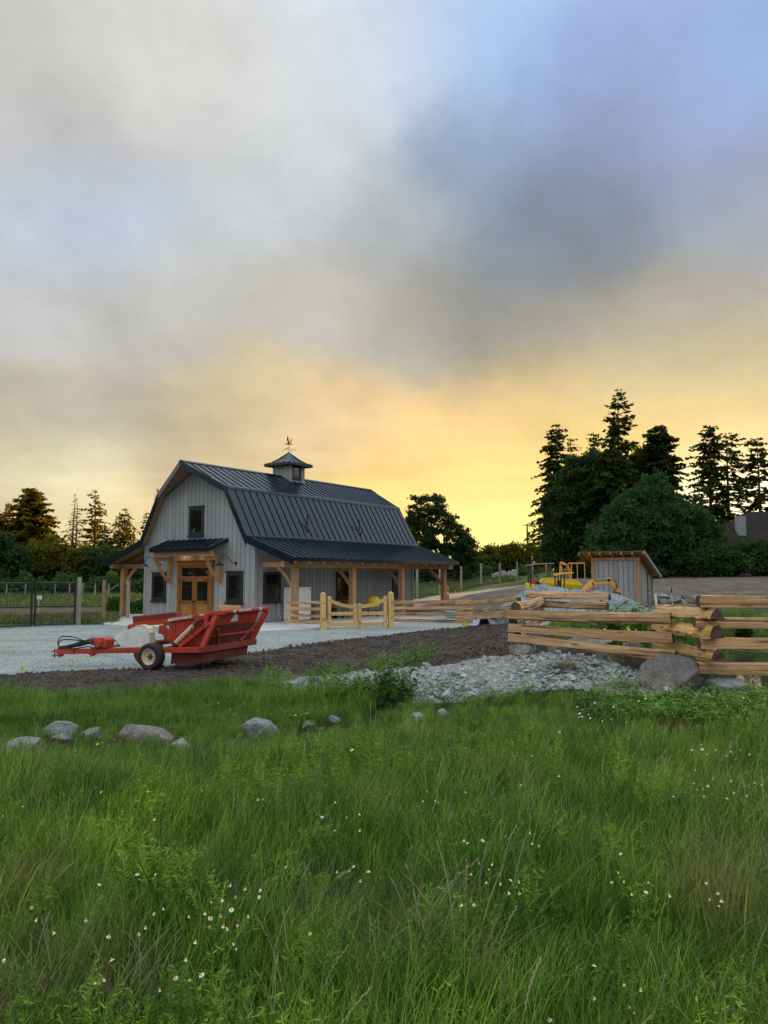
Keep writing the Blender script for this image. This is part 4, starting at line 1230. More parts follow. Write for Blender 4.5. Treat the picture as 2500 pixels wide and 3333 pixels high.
# chain guard
GP = [(2.66, .77), (2.30, .93), (2.0, 1.045), (1.86, 1.06), (1.72, 1.045), (1.61, .98), (1.565, .88), (1.555, .53), (2.47, .515)]
m = MB(); m.prism(GP, lambda p, k: K(p[0], .10 if k else -.03, p[1])); m.build('chain_guard', M['white_paint'], pk, bevel=.01)
m = MB()
rim = [(2.0, 1.055), (1.86, 1.072), (1.71, 1.055), (1.60, .99), (1.552, .885), (1.542, .52)]
for (a, za), (b, zb) in zip(rim, rim[1:]):
    m.add([K(a, -.035, za), K(b, -.035, zb), K(b, .17, zb), K(a, .17, za), K(a * .985 + .02, -.035, za + .02), K(b * .985 + .0, -.035, zb + .01), K(b * .985, .17, zb + .01), K(a * .985 + .02, .17, za + .02)], MB.BF)
m.build('guard_rim', M['cream'], pk)
m = MB(); m.cyl(K(1.60, -.03, .62), K(1.60, -.045, .62), .02, 8); m.build('bolt', M['black_metal'], pk)
# gear box, drive shaft, linkage, hoses
m = MB()
m.prism([(3.27, .54), (3.24, .73), (2.98, .745), (2.84, .70), (2.85, .50), (3.2, .47)], lambda p, k: K(p[0], .22 if k else -.09, p[1])); m.cyl(K(3.08, -.14, .60), K(3.08, .24, .60), .10, 14); m.cyl(K(3.2, -.10, .68), K(3.2, .22, .68), .05, 10)
m.box(-3.2, -2.9, -.07, .2, .40, .5)
m.build('gearbox', M['red'], pk, bevel=.012)
m = MB(); m.cyl(K(3.48, .07, .632), K(4.42, .05, .41), .055, 12); m.cyl(K(3.5, .07, .63), K(3.9, .06, .53), .066, 12); m.build('drive_shaft', M['rubber'], pk, smooth=False)
m = MB(); m.cyl(K(3.27, .07, .62), K(3.34, .07, .62), .075, 10); m.cyl(K(3.34, .07, .62), K(3.44, .07, .632), .10, 10); m.cyl(K(3.42, .07, .63), K(3.5, .07, .63), .08, 10); m.cyl(K(4.38, .05, .42), K(4.5, .05, .40), .07, 10); m.build('shaft_joint', M['rust'], pk)
m = MB(); kb(m, (2.86, .0, .62), (2.50, .0, .70), .03, .035); kb(m, (2.58, .0, .70), (2.52, .0, .56), .04, .05, (1, 0, 0)); kb(m, (2.9, .0, .48), (2.45, .0, .56), .08, .05); m.build('guard_bracket', M['red_dull'], pk)
m = MB()
m.tube(seg_points([K(4.40, -.02, .42), K(4.50, -.03, .55), K(4.40, -.02, .72), K(4.05, 0, .73), K(3.72, .0, .655), K(3.62, .02, .63)], 6), .015, 7)
m.tube(seg_points([K(4.36, -.06, .42), K(4.47, -.05, .52), K(4.33, -.05, .645), K(4.0, -.05, .66), K(3.66, .0, .625)], 6), .015, 7)
m.tube(seg_points([K(4.30, -.03, .43), K(3.9, -.07, .43), K(3.45, -.08, .50), K(3.2, -.1, .47), K(2.8, -.08, .49)], 5), .016, 7)
m.build('hose_loop', M['rubber'], pk)
# pickup apron with teeth, behind the guard
m = MB(); kb(m, (3.02, 1.25, 1.00), (1.55, 1.25, 1.16), .22, .13); kb(m, (3.0, 1.25, 1.09), (1.6, 1.25, 1.235), .05, .05); m.cyl(K(3.08, 1.1, .93), K(3.08, 1.5, .93), .09, 10); m.build('apron_beam', M['red'], pk)
for k in range(17):
    s = 3.03 - k * .085
    z = 1.06 + (3.03 - s) * .108
    m = MB(); m.prism([(s, z), (s - .055, z), (s - .02, z + .155), (s + .035, z + .17)], lambda p, q: K(p[0], 1.36 if q else 1.16, p[1])); m.build('apron_tooth', M['red_dull'], pk)
# arm between guard and hopper, curved pickup shoe
m = MB(); kb(m, (1.50, .30, .98), (1.36, .30, .96), .10, .22, (0, 0, 1)); kb(m, (1.40, .3, .97), (1.22, .3, .72), .08, .13, (1, 0, 0)); kb(m, (1.28, .3, .80), (1.0, .28, .60), .10, .1, (1, 0, 0)); m.build('lift_arm', M['red'], pk, bevel=.01)
m = MB(); m.cyl(K(1.20, .22, .74), K(1.20, .36, .74), .09, 12); m.cyl(K(1.6, .15, .52), K(1.3, .15, .55), .06, 10); m.cyl(K(1.78, .1, .22), K(1.78, .4, .22), .10, 12); m.build('roller', M['rust'], pk)
m = MB()
arc = [(2.22 - .62 * (1 - math.cos(a)), .40 - .42 * math.sin(a)) for a in np.linspace(0, 1.35, 9)]
for (a, za), (b, zb) in zip(arc, arc[1:]):
    m.beam(K(a, .32, za), K(b, .32, zb), .16, .07, (0, 1, 0) if False else (1, 0, .01))
m.build('pickup_shoe', M['red_dull'], pk)
for k in range(7):
    s_ = 1.05 - k * .2; m = MB(); m.cyl(K(s_, .124, 1.228 + (1.05 - s_) * .137 - .045), K(s_, .112, 1.228 + (1.05 - s_) * .137 - .045), .012, 6); m.build('bolt', M['rust'], pk)
for s_, z_ in ((1.6, .47), (1.2, .485), (.9, .495), (.3, .515), (2.2, .44), (2.7, .415)):
    m = MB(); m.cyl(K(s_, -.05, z_), K(s_, -.066, z_), .018, 6); m.build('bolt', M['rust'], pk)
for s_ in (1.05, .62):
    m = MB(); kb(m, (s_, .196, .70 if s_ > 1 else .56), (s_, .196, 1.14 if s_ > 1 else 1.2), .02, .035, (1, 0, 0)); m.build('side_rib', M['red'], pk)
# marks: reflector triangle, stickers, lettering
m = MB(); tp = [(.99, 1.155), (1.36, 1.165), (1.235, 1.345), (1.12, 1.345)]
m.prism(tp, lambda p, k: tuple(a + b for a, b in zip(RP(*p), (.012 if k else .006, 0, 0)))); m.build('warning_triangle', M['print_white'], pk)
m = MB(); m.box(-1.275, -1.13, .196, .1985, 1.005, 1.075); so_ = m.build('sticker', M['print_white'], pk)
m = MB(); m.box(-1.24, -1.17, .192, .1955, 1.012, 1.045); m.build('sticker_bar', plain('sticker_purple', (.3, .2, .4), .6), pk)
sl = Vector(K(0, 0, 1.38)) - Vector(K(1.0, 0, 1.243))
text_part('lettering', 'ROCK-O-MATIC', .088, M['print_white'], pk, K(.70, .12, 1.272), sl, (0, 0, 1), .002, bold=.003)
text_part('lettering', '546', .088, M['print_white'], pk, K(.10, .115, 1.352), sl, (0, 0, 1), .002, bold=.008)
def logo(O, xd, yd):
    m_ = MB(); O, xd, yd = Vector(O), Vector(xd).normalized(), Vector(yd).normalized(); n_ = xd.cross(yd)
    for q in ([(0, -.035), (.05, -.035), (.09, .035), (.04, .035)], [(.06, -.035), (.13, -.035), (.13, .0), (.08, .0)], [(.10, .01), (.15, .01), (.15, .035), (.115, .035)]):
        m_.prism(q, lambda p, k: tuple(O + xd * p[0] + yd * p[1] + n_ * (.004 if k else 0)))
    m_.build('emblem', M['print_white'], pk)
logo(K(1.13, .123, 1.215), sl, (0, 0, 1))
text_part('lettering', 'ROCK-O-MATIC', .085, M['print_white'], pk, K(-.335, 1.45, 1.44), (0, 1, 0), (.0, 0, 1), .002, bold=.003)
text_part('lettering', '546', .085, M['print_white'], pk, K(-.335, 2.24, 1.44), (0, 1, 0), (0, 0, 1), .002, bold=.008)
logo(K(-.334, .86, 1.44), (0, 1, 0), (0, 0, 1))

# ------------------------------------------------------------------ pale cedar double gate
GA, GB = Vector((-2.62, 33.2, h1(-2.62, 33.2))), Vector((.30, 34.0, h1(.3, 34.0)))
gd = (GB - GA); gd.z = 0; gl_ = gd.length; gd.normalize()
grz = math.atan2(gd.y, gd.x)
for P_, lab in ((GA, 'thick pale cedar gate post with pointed top on the side near the red rock picker'), (GB, 'thick pale cedar gate post with pointed top beside the long split rails')):
    t = thing('gate_post', lab, 'gate post', P_, grz, 'cedar gate posts')
    m = MB(); m.box(-.115, .115, -.115, .115, -.3, 1.52, 2); m.build('shaft', M['cedar_gate'], t, bevel=.015)
    m = MB(); m.add([(-.115, -.115, 1.522), (.115, -.115, 1.522), (.115, .115, 1.522), (-.115, .115, 1.522), (0, 0, 1.62)], [(0, 3, 2, 1), (0, 1, 4), (1, 2, 4), (2, 3, 4), (3, 0, 4)]); m.build('cap', M['cedar_gate'], t)
    for z in (.45, 1.13):
        m = MB(); m.cyl((.02, -.115, z), (.02, -.126, z), .032, 10); m.build('bolt', M['black_metal'], t)
half = (gl_ - .34) / 2
for i in (0, 1):
    o_ = GA + gd * (.17 + i * half)
    t = thing('wooden_gate', ('left' if i == 0 else 'right') + ' leaf of the pale cedar yard gate with a dipping top rail', 'gate', o_, grz, 'cedar gate leaves')
    a, b = .03, half - .01
    hh = lambda x: (1.36 if i == 0 else 1.05) + ((1.05 - 1.36) if i == 0 else (1.36 - 1.05)) * (x - a) / (b - a)
    hs, ms = (a + .075, b - .075)
    for x_, ztop in ((hs, 1.42 if i == 0 else 1.10), (ms, 1.10 if i == 0 else 1.42)):
        m = MB(); m.box(x_ - .075, x_ + .075, -.06, .06, .06, ztop, 2); so_ = m.build('stile', M['cedar_gate'], t, bevel=.012)
        for z in (.30, .66, (1.25 if ztop > 1.2 else .95)):
            m = MB(); m.cyl((x_, -.06, z), (x_, -.068, z), .024, 8); m.build('peg', M['black_metal'], so_)
    for z in (.22, .67):
        m = MB(); m.box(hs + .077, ms - .077, -.045, .045, z - .075, z + .075, 0); m.build('bar', M['cedar_gate'], t, bevel=.012)
    xs = np.linspace(hs + .05, ms - .05, 8)
    z0_, z1_ = (1.24, .98) if i == 0 else (.98, 1.24)
    m = MB()
    for xa, xb in zip(xs, xs[1:]):
        f = lambda x: (lambda q: z0_ + (z1_ - z0_) * q - .07 * math.sin(math.pi * q))((x - xs[0]) / (xs[-1] - xs[0]))
        m.beam((xa, 0, f(xa)), (xb, 0, f(xb)), .08, .15)
    m.build('top_rail', M['cedar_gate'], t)

# ------------------------------------------------------------------ split cedar rails
def split_rail(p0, p1, w, parent, seed, mat='rail', shape=None, bend=0.0):
    """one split log: wedge or half-round section wobbling along its length, darker sawn ends"""
    r = np.random.default_rng(seed)
    p0, p1 = Vector(p0), Vector(p1)
    d = p1 - p0; L = d.length; d.normalize()
    sd = d.cross(Vector((0, 0, 1))).normalized(); up = sd.cross(d)
    kind = shape if shape is not None else int(r.integers(0, 3))
    SH = [[(-.5, -.46), (.0, -.50), (.50, -.47), (.53, -.42), (.53, .05), (.50, .44), (.44, .50), (-.05, .47), (-.5, .44), (-.54, -.02)],
          [(-.55, -.5), (.0, -.46), (.55, -.48), (.56, -.20), (.46, .16), (.24, .44), (.02, .50), (-.24, .46), (-.46, .14), (-.55, -.2)],
          [(-.46, -.52), (.05, -.46), (.42, -.50), (.47, -.46), (.52, .02), (.50, .46), (.45, .50), (.0, .48), (-.48, .46), (-.52, .0)],
          [(-.66, -.46), (.0, -.42), (.66, -.46), (.64, -.36), (.40, .02), (.16, .40), (.03, .50), (-.10, .46), (-.36, .08), (-.60, -.34)]][kind]
    SH = [(x + r.normal(0, .025), y + r.normal(0, .02)) for x, y in SH]
    n = 40
    k = len(SH)
    m_ = MB(); vs, gs = [], []
    o = r.random() * 30
    amp = .03 if mat == 'rail' else .085
    # each ridge of the split wanders slowly
    ph = r.random((k, 4)) * 6.28
    for i in range(n):
        t = i / (n - 1)
        c = p0 + d * (L * t) + up * (bend * math.sin(math.pi * t)) + sd * (.012 * math.sin(5 * t + ph[0, 0]))
        tw = .12 * math.sin(2.2 * t + ph[0, 1])
        for j, (x, y) in enumerate(SH):
            f = 1 + amp * (math.sin(9 * t * L + ph[j, 0]) * .6 + math.sin(21 * t * L + ph[j, 1]) * .5 + math.sin(47 * t * L + ph[j, 2]) * .3) + .05 * math.sin(2.5 * t * L + ph[j, 3])
            wt = w[0] + (w[1] - w[0]) * t if isinstance(w, tuple) else w
            X, Y_ = x * f * wt, y * f * wt
            X, Y_ = X * math.cos(tw) - Y_ * math.sin(tw), X * math.sin(tw) + Y_ * math.cos(tw)
            vs.append(c + sd * X + up * Y_ + d * ((r.random() - .5) * .03 if i in (0, n - 1) else 0))
            gs.append((t * L + o, X + o, Y_ + o))
    fs = []
    for i in range(n - 1):
        for j in range(k):
            a, b = i * k + j, i * k + (j + 1) % k
            fs.append((a, b, b + k, a + k))
    fs.append(tuple(range(k - 1, -1, -1))); fs.append(tuple((n - 1) * k + j for j in range(k)))
    m_.add(vs, fs, gs)
    me = m_.mesh('rail', M[mat])
    me.materials.append(M['rail_end'])
    for p in me.polygons:
        if len(p.vertices) > 4:
            p.material_index = 1
    ob_ = link(bpy.data.objects.new('rail', me))
    ob_.parent = parent
    return ob_
def rail_panel(label, p0, p1, zs0, zs1, w, seed, mat='rail', shapes=None, zbase=None, jit=.03, bend=-.01):
    p0, p1 = Vector((*p0, 0)), Vector((*p1, 0))
    base = Vector((p0.x, p0.y, 0)) 
    t = thing('rail_fence', label, 'fence', (base.x, base.y, h1(base.x, base.y)), 0, 'split cedar rail fence panels')
    r = np.random.default_rng(seed)
    d = (p1 - p0).normalized(); sd = Vector((-d.y, d.x, 0))
    for i, (za, zb) in enumerate(zip(zs0, zs1)):
        a = p0 - d * (.10 + r.random() * .12) + sd * (r.random() - .5) * jit * 2
        b = p1 + d * (.10 + r.random() * .12) + sd * (r.random() - .5) * jit * 2
        a = Vector((a.x, a.y, za)) - t.location
        b = Vector((b.x, b.y, zb)) - t.location
        split_rail(a, b, w[i] if isinstance(w, (list, tuple)) else w, t, seed * 17 + i, mat, shapes[i] if shapes else None, bend)
    return t
# main panel in front of the shed
rail_panel('long three rail panel of split cedar above the boulders in front of the grey shed', (2.20, 13.0), (4.28, 11.95), [1.20, 1.37, 1.59], [1.02, 1.28, 1.58], [(.125, .155), (.135, .16), (.15, .175)], 3, shapes=[0, 2, 2])
# short rails running towards the viewer, rough and yellow
rail_panel('short rough yellow split rails with dark sawn ends between the two long panels', (4.50, 12.6), (4.62, 10.9), [1.12, 1.44, 1.665], [1.13, 1.45, 1.71], [.16, .19, .165], 5, 'rail_bark', shapes=[1, 1, 3])
# right hand panel
rail_panel('four rail panel of split cedar in front of the pond, cut by the picture edge', (4.62, 11.05), (7.4, 10.9), [.935, 1.278, 1.574, 1.87], [.93, 1.29, 1.59, 1.87], [.155, .16, .148, .172], 7, shapes=[2, 0, 2, 2])
# rails going back from the left end of the main panel
rail_panel('short split rails going back from the near corner of the long panel', (2.28, 13.3), (3.55, 17.4), [1.28, 1.485, 1.715], [1.30, 1.50, 1.70], [.14, .14, .155], 9, 'rail', shapes=[3, 1, 1])
rail_panel('far short panel of split rails in front of the gravel heap', (3.40, 17.25), (4.62, 16.3), [1.40, 1.62, 1.835], [1.38, 1.60, 1.80], [.13, .15, .15], 11, shapes=[1, 0, 1])
# thin rails from the gate along the yard
rail_panel('long thin rails sloping up from the yard gate fence to the near corner', (3.2, 33.5), (4.55, 26.5), [.41, .73, 1.05], [.924, 1.157, 1.444], .15, 13, shapes=[0, 0, 0])
rail_panel('four straight thin rails right of the pale yard gate, ending over a small rock', (.42, 34.05), (3.75, 34.1), [.31, .567, .825, 1.07], [.237, .59, .864, 1.137], .14, 15, shapes=[0, 2, 0, 2], jit=.01)
rail_panel('four short rails between the porch post and the left post of the pale gate', (-4.15, 33.9), (-2.72, 33.25), [.28, .55, .82, 1.08], [.24, .52, .82, 1.10], .13, 17, shapes=[0, 0, 2, 0], jit=.01)

# ------------------------------------------------------------------ tool shed
SH_ = R_(32)
shed = thing('tool_shed', 'small grey board shed with a steep single pitch roof beside the gravel heap', 'shed', (14.6, 44.0, .40), -SH_)
SW, SD, HF, HB = 2.75, 2.9, 2.95, 1.95
rz_ = lambda y: HF + (HB - HF) * y / SD
m = MB(); m.add([(-SW + .05, .05, 0), (-.05, .05, 0), (-.05, SD - .05, 0), (-SW + .05, SD - .05, 0), (-SW + .05, .05, HF - .03), (-.05, .05, HF - .03), (-.05, SD - .05, HB - .03), (-SW + .05, SD - .05, HB - .03)], MB.BF); m.build('sheathing', M['shadow_board'], shed)
nb = 9; bwid = (SW - .16) / nb
for k in range(nb):
    a = -SW + .1 + k * bwid
    m = MB(); m.box(a + .014, a + bwid - .014, .008 + .006 * (k % 2), .048, .02, HF - .20, 2); m.build('board', M['siding'], shed)
nb = 9; bd_ = SD / nb
for k in range(nb):
    a = k * bd_
    m = MB(); m.add([(-.048, a + .014, .02), (-.048, a + bd_ - .014, .02), (-.008, a + bd_ - .006, .02), (-.008, a + .006, .02), (-.048, a + .006, rz_(a) - .1), (-.048, a + bd_ - .006, rz_(a + bd_) - .1), (-.008, a + bd_ - .006, rz_(a + bd_) - .1), (-.008, a + .006, rz_(a) - .1)], MB.BF, [(p_, q_, 0) for p_, q_ in ((0, 0), (0, .3), (0, .3), (0, 0), (3, 0), (3, .3), (3, .3), (3, 0))]); m.build('board', M['siding'], shed)
for x_, y_, hgt in ((-.08, .03, HF - .2), (-SW + .06, .03, HF - .2), (-.03, SD - .06, HB - .12)):
    m = MB(); m.box(x_ - .09, x_ + .095, y_ - .075, y_ + .075, 0, hgt, 2); m.build('corner_post', M['timber'], shed, bevel=.008)
m = MB(); m.box(-SW - .02, .06, -.06, .04, HF - .198, HF - .03, 0); m.build('header', M['timber'], shed)
df = MB(); df.box(-.02, .03, 1.75, 1.82, .02, 2.02); df.box(-.02, .03, 2.62, 2.69, .02, 1.98); df.box(-.02, .03, 1.822, 2.618, 1.92, 1.99)
fo = df.build('door_frame', M['black'], shed)
m = MB(); m.box(-.015, .02, 1.822, 2.618, .03, 1.918, 2); do_ = m.build('door', M['siding'], shed)
m = MB(); m.cyl((.021, 1.92, .98), (.09, 1.92, .98), .03, 10); m.build('handle', M['black_metal'], do_)
def sroof(x, y, l=0.0):
    return (x, y, rz_(y) + .10 + l)
m = MB()
X0, X1, Y0, Y1 = -SW - .62, .42, -.62, SD + .62
m.add([sroof(X0, Y0), sroof(X1, Y0), sroof(X1, Y1), sroof(X0, Y1), sroof(X0, Y0, .05), sroof(X1, Y0, .05), sroof(X1, Y1, .05), sroof(X0, Y1, .05)], MB.BF); m.build('roof', M['roof'], shed)
m = MB(); m.add([sroof(X0 + .02, Y0 + .02, -.03), sroof(X1 - .02, Y0 + .02, -.03), sroof(X1 - .02, Y1 - .02, -.03), sroof(X0 + .02, Y1 - .02, -.03), sroof(X0 + .02, Y0 + .02, -.003), sroof(X1 - .02, Y0 + .02, -.003), sroof(X1 - .02, Y1 - .02, -.003), sroof(X0 + .02, Y1 - .02, -.003)], MB.BF); m.build('soffit', M['timber'], shed)
for x_ in np.linspace(X0 + .05, X1 - .05, 7):
    m = MB(); m.beam(sroof(x_, Y0 + .02, -.11), sroof(x_, Y1 - .02, -.11), .07, .155); m.build('rafter', M['timber'], shed)
m = MB(); m.beam(sroof(X1 + .02, Y0 - .02, -.06), sroof(X1 + .02, Y1 + .02, -.06), .03, .2); m.build('barge_board', M['post_wood'], shed)

# ------------------------------------------------------------------ site machines behind the gravel heap
def track(parent, x0, x1, y, z0, h, w, name='track'):
    m = MB()
    r = h / 2
    poly = [(x0 + r * math.cos(a) + r, z0 + r + r * math.sin(a)) for a in np.linspace(math.pi / 2, 1.5 * math.pi, 8)] + [(x1 - r + r * math.cos(a), z0 + r + r * math.sin(a)) for a in np.linspace(-math.pi / 2, math.pi / 2, 8)]
    m.prism(poly, lambda p, k: (p[0], y + (w / 2 if k else -w / 2), p[1]))
    return m.build(name, M['rubber'], parent)
def wheel_simple(parent, x, y, z, R, w, rim):
    m = MB(); f = lambda a, b, h: (x + a, y + h, z + b)
    m.lathe([(R * .5, -w * .5), (R * .9, -w * .5), (R, -w * .35), (R, w * .35), (R * .9, w * .5), (R * .5, w * .5)], f, 24)
    o = m.build('wheel', M['rubber'], parent)
    q = MB(); q.lathe([(R * .52, -w * .44), (R * .4, -w * .25), (.001, -w * .25)], f, 18); q.lathe([(R * .52, w * .44), (R * .4, w * .25), (.001, w * .25)], f, 18); q.build('rim', M[rim], o)
gx, gy = at(1780, 1900, 45)[:2]
dz = h1(gx, gy)
t = thing('site_dumper', 'yellow site dumper with a grey canopy and a boat shaped skip', 'dumper', (gx, gy, dz), R_(-3))
m = MB()
for yy in (-.62, .62):
    pass
sk = [(-.48, 1.36), (-.18, 1.60), (.50, 1.60), (1.62, 1.46), (1.95, 1.22), (1.55, .86), (.15, .80), (-.30, 1.02)]
m.prism(sk, lambda p, k: (p[0], (.78 if k else -.78) * (1.0 if p[1] > 1.2 else .72), p[1])); m.build('skip', M['yellow'], t, bevel=.03)
m = MB(); m.prism([(-.44, 1.40), (-.18, 1.64), (.50, 1.64), (1.62, 1.50), (1.60, 1.46), (.5, 1.60), (-.18, 1.60), (-.46, 1.36)], lambda p, k: (p[0], -.80 if k else -.76, p[1])); m.build('skip_lip', M['yellow'], t)
m = MB(); m.prism([(-1.20, .72), (-1.20, 1.27), (-1.14, 1.34), (-.78, 1.24), (-.64, .98), (-.66, .72)], lambda p, k: (p[0], .5 if k else -.5, p[1])); m.build('engine_hood', M['yellow'], t, bevel=.02)
m = MB(); m.box(-1.0, 1.2, -.35, .35, .45, .72); m.box(-.6, -.35, -.45, .45, .7, 1.15); m.build('chassis', M['black_metal'], t)
m = MB(); m.box(-.95, -.5, -.28, .28, 1.28, 1.42); m.box(-1.0, -.88, -.28, .28, 1.4, 1.85); m.build('seat', M['black_metal'], t, bevel=.02)
m = MB(); m.box(-.98, -.72, -.45, -.30, 1.25, 1.62); m.build('side_guard', M['red'], t)
m = MB(); m.cyl((-.42, 0, 1.2), (-.58, 0, 1.75), .03, 8); m.lathe([(.17, -.012), (.185, 0), (.17, .012)], lambda a, b, h: (-.58 + a, b, 1.75 + h), 16); m.build('steering_column', M['black_metal'], t)
for xx, zz in ((-1.02, 2.42), (.22, 2.44)):
    for yy in (-.5, .5):
        m = MB(); m.beam((xx + (.02 if xx < 0 else -.25), yy, 1.0), (xx, yy, zz), .05, .06, (1, 0, 0)); m.build('canopy_post', M['black_metal'], t)
m = MB(); m.prism([(-1.12, 2.38), (-.6, 2.47), (.36, 2.49), (.36, 2.44), (-.6, 2.41), (-1.12, 2.33)], lambda p, k: (p[0], .62 if k else -.62, p[1])); m.build('canopy', M['post_wood'] if False else plain('grey_canopy', (.22, .23, .22), .5), t, bevel=.01)
m = MB(); m.lathe([(.06, 2.47), (.06, 2.56), (.03, 2.60), (.001, 2.61)], lambda a, b, h: (-.72 + a, b, h), 10); m.build('beacon', M['cone'], t)
for xx in (-.75, .85):
    for yy in (-.62, .62):
        wheel_simple(t, xx, yy, .42, .42, .28, 'yellow')

def boom(parent, pts, w, mat='orange', name='boom'):
    m = MB()
    for a, b in zip(pts, pts[1:]):
        m.beam((a[0], 0, a[1]), (b[0], 0, b[1]), .16, w, (0, 0, 1))
    return m.build(name, M[mat], parent, bevel=.012)
gx, gy = at(1832, 1900, 39)[:2]
ez = h1(gx, gy)
t = thing('mini_excavator', 'small orange excavator with an open canopy, its arm bent down beside the grey shed', 'excavator', (gx, gy, ez), 0)
m = MB(); m.prism([(-.34, 2.38 - ez), (.46, 2.43 - ez), (.46, 2.37 - ez), (-.28, 2.30 - ez), (-.36, 2.24 - ez)], lambda p, k: (p[0], .5 if k else -.4, p[1])); m.build('canopy', M['orange'], t, bevel=.015)
for xx, yy in ((-.30, -.3), (-.30, .4), (-.02, -.35), (-.02, .4)):
    m = MB(); m.beam((xx, yy, .75), (xx + (.0 if xx < -.1 else .02), yy, 2.3 - ez), .05, .06, (1, 0, 0)); m.build('canopy_post', M['black_metal'], t)
m = MB(); m.box(-.75, .45, -.5, .5, .48, .95); m.build('house', M['orange'], t, bevel=.05)
m = MB(); m.box(-.2, .15, -.25, .2, .96, 1.12); m.box(-.26, -.16, -.25, .2, 1.1, 1.62); m.build('seat', M['black_metal'], t, bevel=.02)
track(t, -.75, .75, -.5, 0, .42, .25); track(t, -.75, .75, .5, 0, .42, .25)
bx = lambda u, v: ((u - 1832) / 2500 * 39 * 1.0, at(u, v, 39).z - ez)
boom(t, [(.45, .75), bx(1890, 1935), bx(1916, 1907), bx(1929, 1896)], .27)
boom(t, [bx(1925, 1897), bx(1950, 1893), bx(1984, 1891)], .25, name='boom_head')
boom(t, [bx(1976, 1886), bx(1990, 1892), bx(2003, 1912), bx(2012, 1935)], .21, name='dipper_arm')
m = MB()
for a, b, r in ((bx(1905, 1925), bx(1930, 1905), .03), (bx(1932, 1889), bx(1975, 1885), .045), (bx(1945, 1901), bx(1925, 1915), .025), (bx(1996, 1895), bx(2010, 1915), .03)):
    m.cyl((a[0], -.1, a[1]), (b[0], -.1, b[1]), r, 8)
m.build('hydraulic_ram', M['post_wood'], t)
m = MB(); m.tube(seg_points([(*bx(1980, 1886)[:1], -.14, bx(1980, 1886)[1]), (bx(1998, 1890)[0], -.15, bx(1998, 1890)[1]), (bx(2004, 1905)[0], -.14, bx(2004, 1905)[1]), (bx(2000, 1920)[0], -.12, bx(2000, 1920)[1])], 4), .02, 6); m.build('hose', M['rubber'], t)
m = MB(); bp = [bx(1996, 1925), bx(2014, 1928), bx(2021, 1950), bx(2010, 1945), bx(2000, 1940)]
m.prism(bp, lambda p, k: (p[0], .2 if k else -.2, p[1])); m.beam((bx(2008, 1912)[0], 0, bx(2008, 1912)[1]), (bx(2022, 1948)[0], 0, bx(2022, 1948)[1]), .06, .05); m.build('bucket', M['rust'], t)

gx, gy = at(1872, 1880, 64)[:2]
ez = h1(gx, gy)
t = thing('excavator', 'orange excavator with a glazed cab standing far behind the yellow dumper', 'excavator', (gx, gy, ez), 0)
zt = at(1872, 1832, 64).z - ez
m = MB()
cw, cb = .62, zt - 1.45
for xx, yy in ((-.42, -.5), (.08, -.5), (.68, -.5), (-.42, .5), (.68, .5)):
    m.beam((xx, yy, cb), (xx + (.02 if xx < 0 else -.02), yy, zt - .05), .07, .07, (1, 0, 0))
m.box(-.46, .72, -.54, .54, zt - .09, zt); m.box(-.46, .72, -.54, .54, cb - .05, cb + .12)
co = m.build('cab', M['orange'], t, bevel=.02)
m = MB(); m.box(-.38, .04, -.49, -.47, cb + .12, zt - .1); m.box(.12, .62, -.49, -.47, cb + .12, zt - .1); m.box(.66, .68, -.45, .45, cb + .12, zt - .1); m.build('cab_window', M['glass'], co)
m = MB(); m.box(-1.1, 1.3, -.7, .7, .55, cb - .02); m.build('house', M['orange'], t, bevel=.06)
track(t, -1.0, 1.1, -.6, 0, .5, .32); track(t, -1.0, 1.1, .6, 0, .5, .32)
bx = lambda u, v: ((u - 1872) / 2500 * 64, at(u, v, 64).z - ez)
boom(t, [bx(1862, 1884), bx(1858, 1860), bx(1848, 1845)], .26)
boom(t, [bx(1850, 1846), bx(1838, 1836), bx(1828, 1832)], .22, name='boom_head')
boom(t, [bx(1827, 1828), bx(1825, 1850), bx(1824, 1884)], .15, name='dipper_arm')
m = MB(); a, b = bx(1826, 1838), bx(1846, 1842); m.cyl((a[0], -.1, a[1]), (b[0], -.1, b[1]), .05, 8); m.build('hydraulic_ram', M['rust'], t)

# ------------------------------------------------------------------ black yard gate and deer fences
def gate_leaf(pa, pb, label):
    a, b = Vector(pa), Vector(pb)
    a.z = h1(a.x, a.y); d = b - a; d.z = 0; L = d.length
    t = thing('metal_gate', label, 'gate', a, math.atan2(d.y, d.x), 'black tubular yard gates')
    z0, z1, zm = .10, 1.98, .92
    for x in (.03, L - .03):
        m = MB(); m.cyl((x, 0, z0 - .06), (x, 0, z1 + .04), .05, 8); m.build('stile', M['black_metal'], t)
    for z in (z0, zm, z1):
        m = MB(); m.cyl((.03, 0, z), (L - .03, 0, z), .036, 8); m.build('bar', M['black_metal'], t)
    m = MB()
    for k in range(1, int(L / .15)):
        m.cyl((k * .15, 0, z0), (k * .15, 0, z1), .0035, 3)
    for z in np.arange(z0 + .15, z1, .15):
        m.cyl((.03, 0, z), (L - .03, 0, z), .0035, 3)
    o = m.build('wire_mesh', M['black_metal'], t); o['kind'] = 'stuff'
    m = MB(); m.tube([(.06, 0, z0 + .5), (.3, 0, z0 + .04)], .012, 5); m.tube([(L - .06, 0, z0 + .5), (L - .3, 0, z0 + .04)], .012, 5); m.build('stay', M['black_metal'], t)
pB0, pB1 = at(110, 2040, 35.0), at(244, 2035, 36.2)
gate_leaf(pB0, pB1, 'black tubular gate leaf hung on the grey round post')
pA0 = pB0 - (pB1 - pB0).normalized() * 2.35
gate_leaf(pA0, pB0 - (pB1 - pB0).normalized() * .10, 'black tubular gate leaf cut by the picture edge')
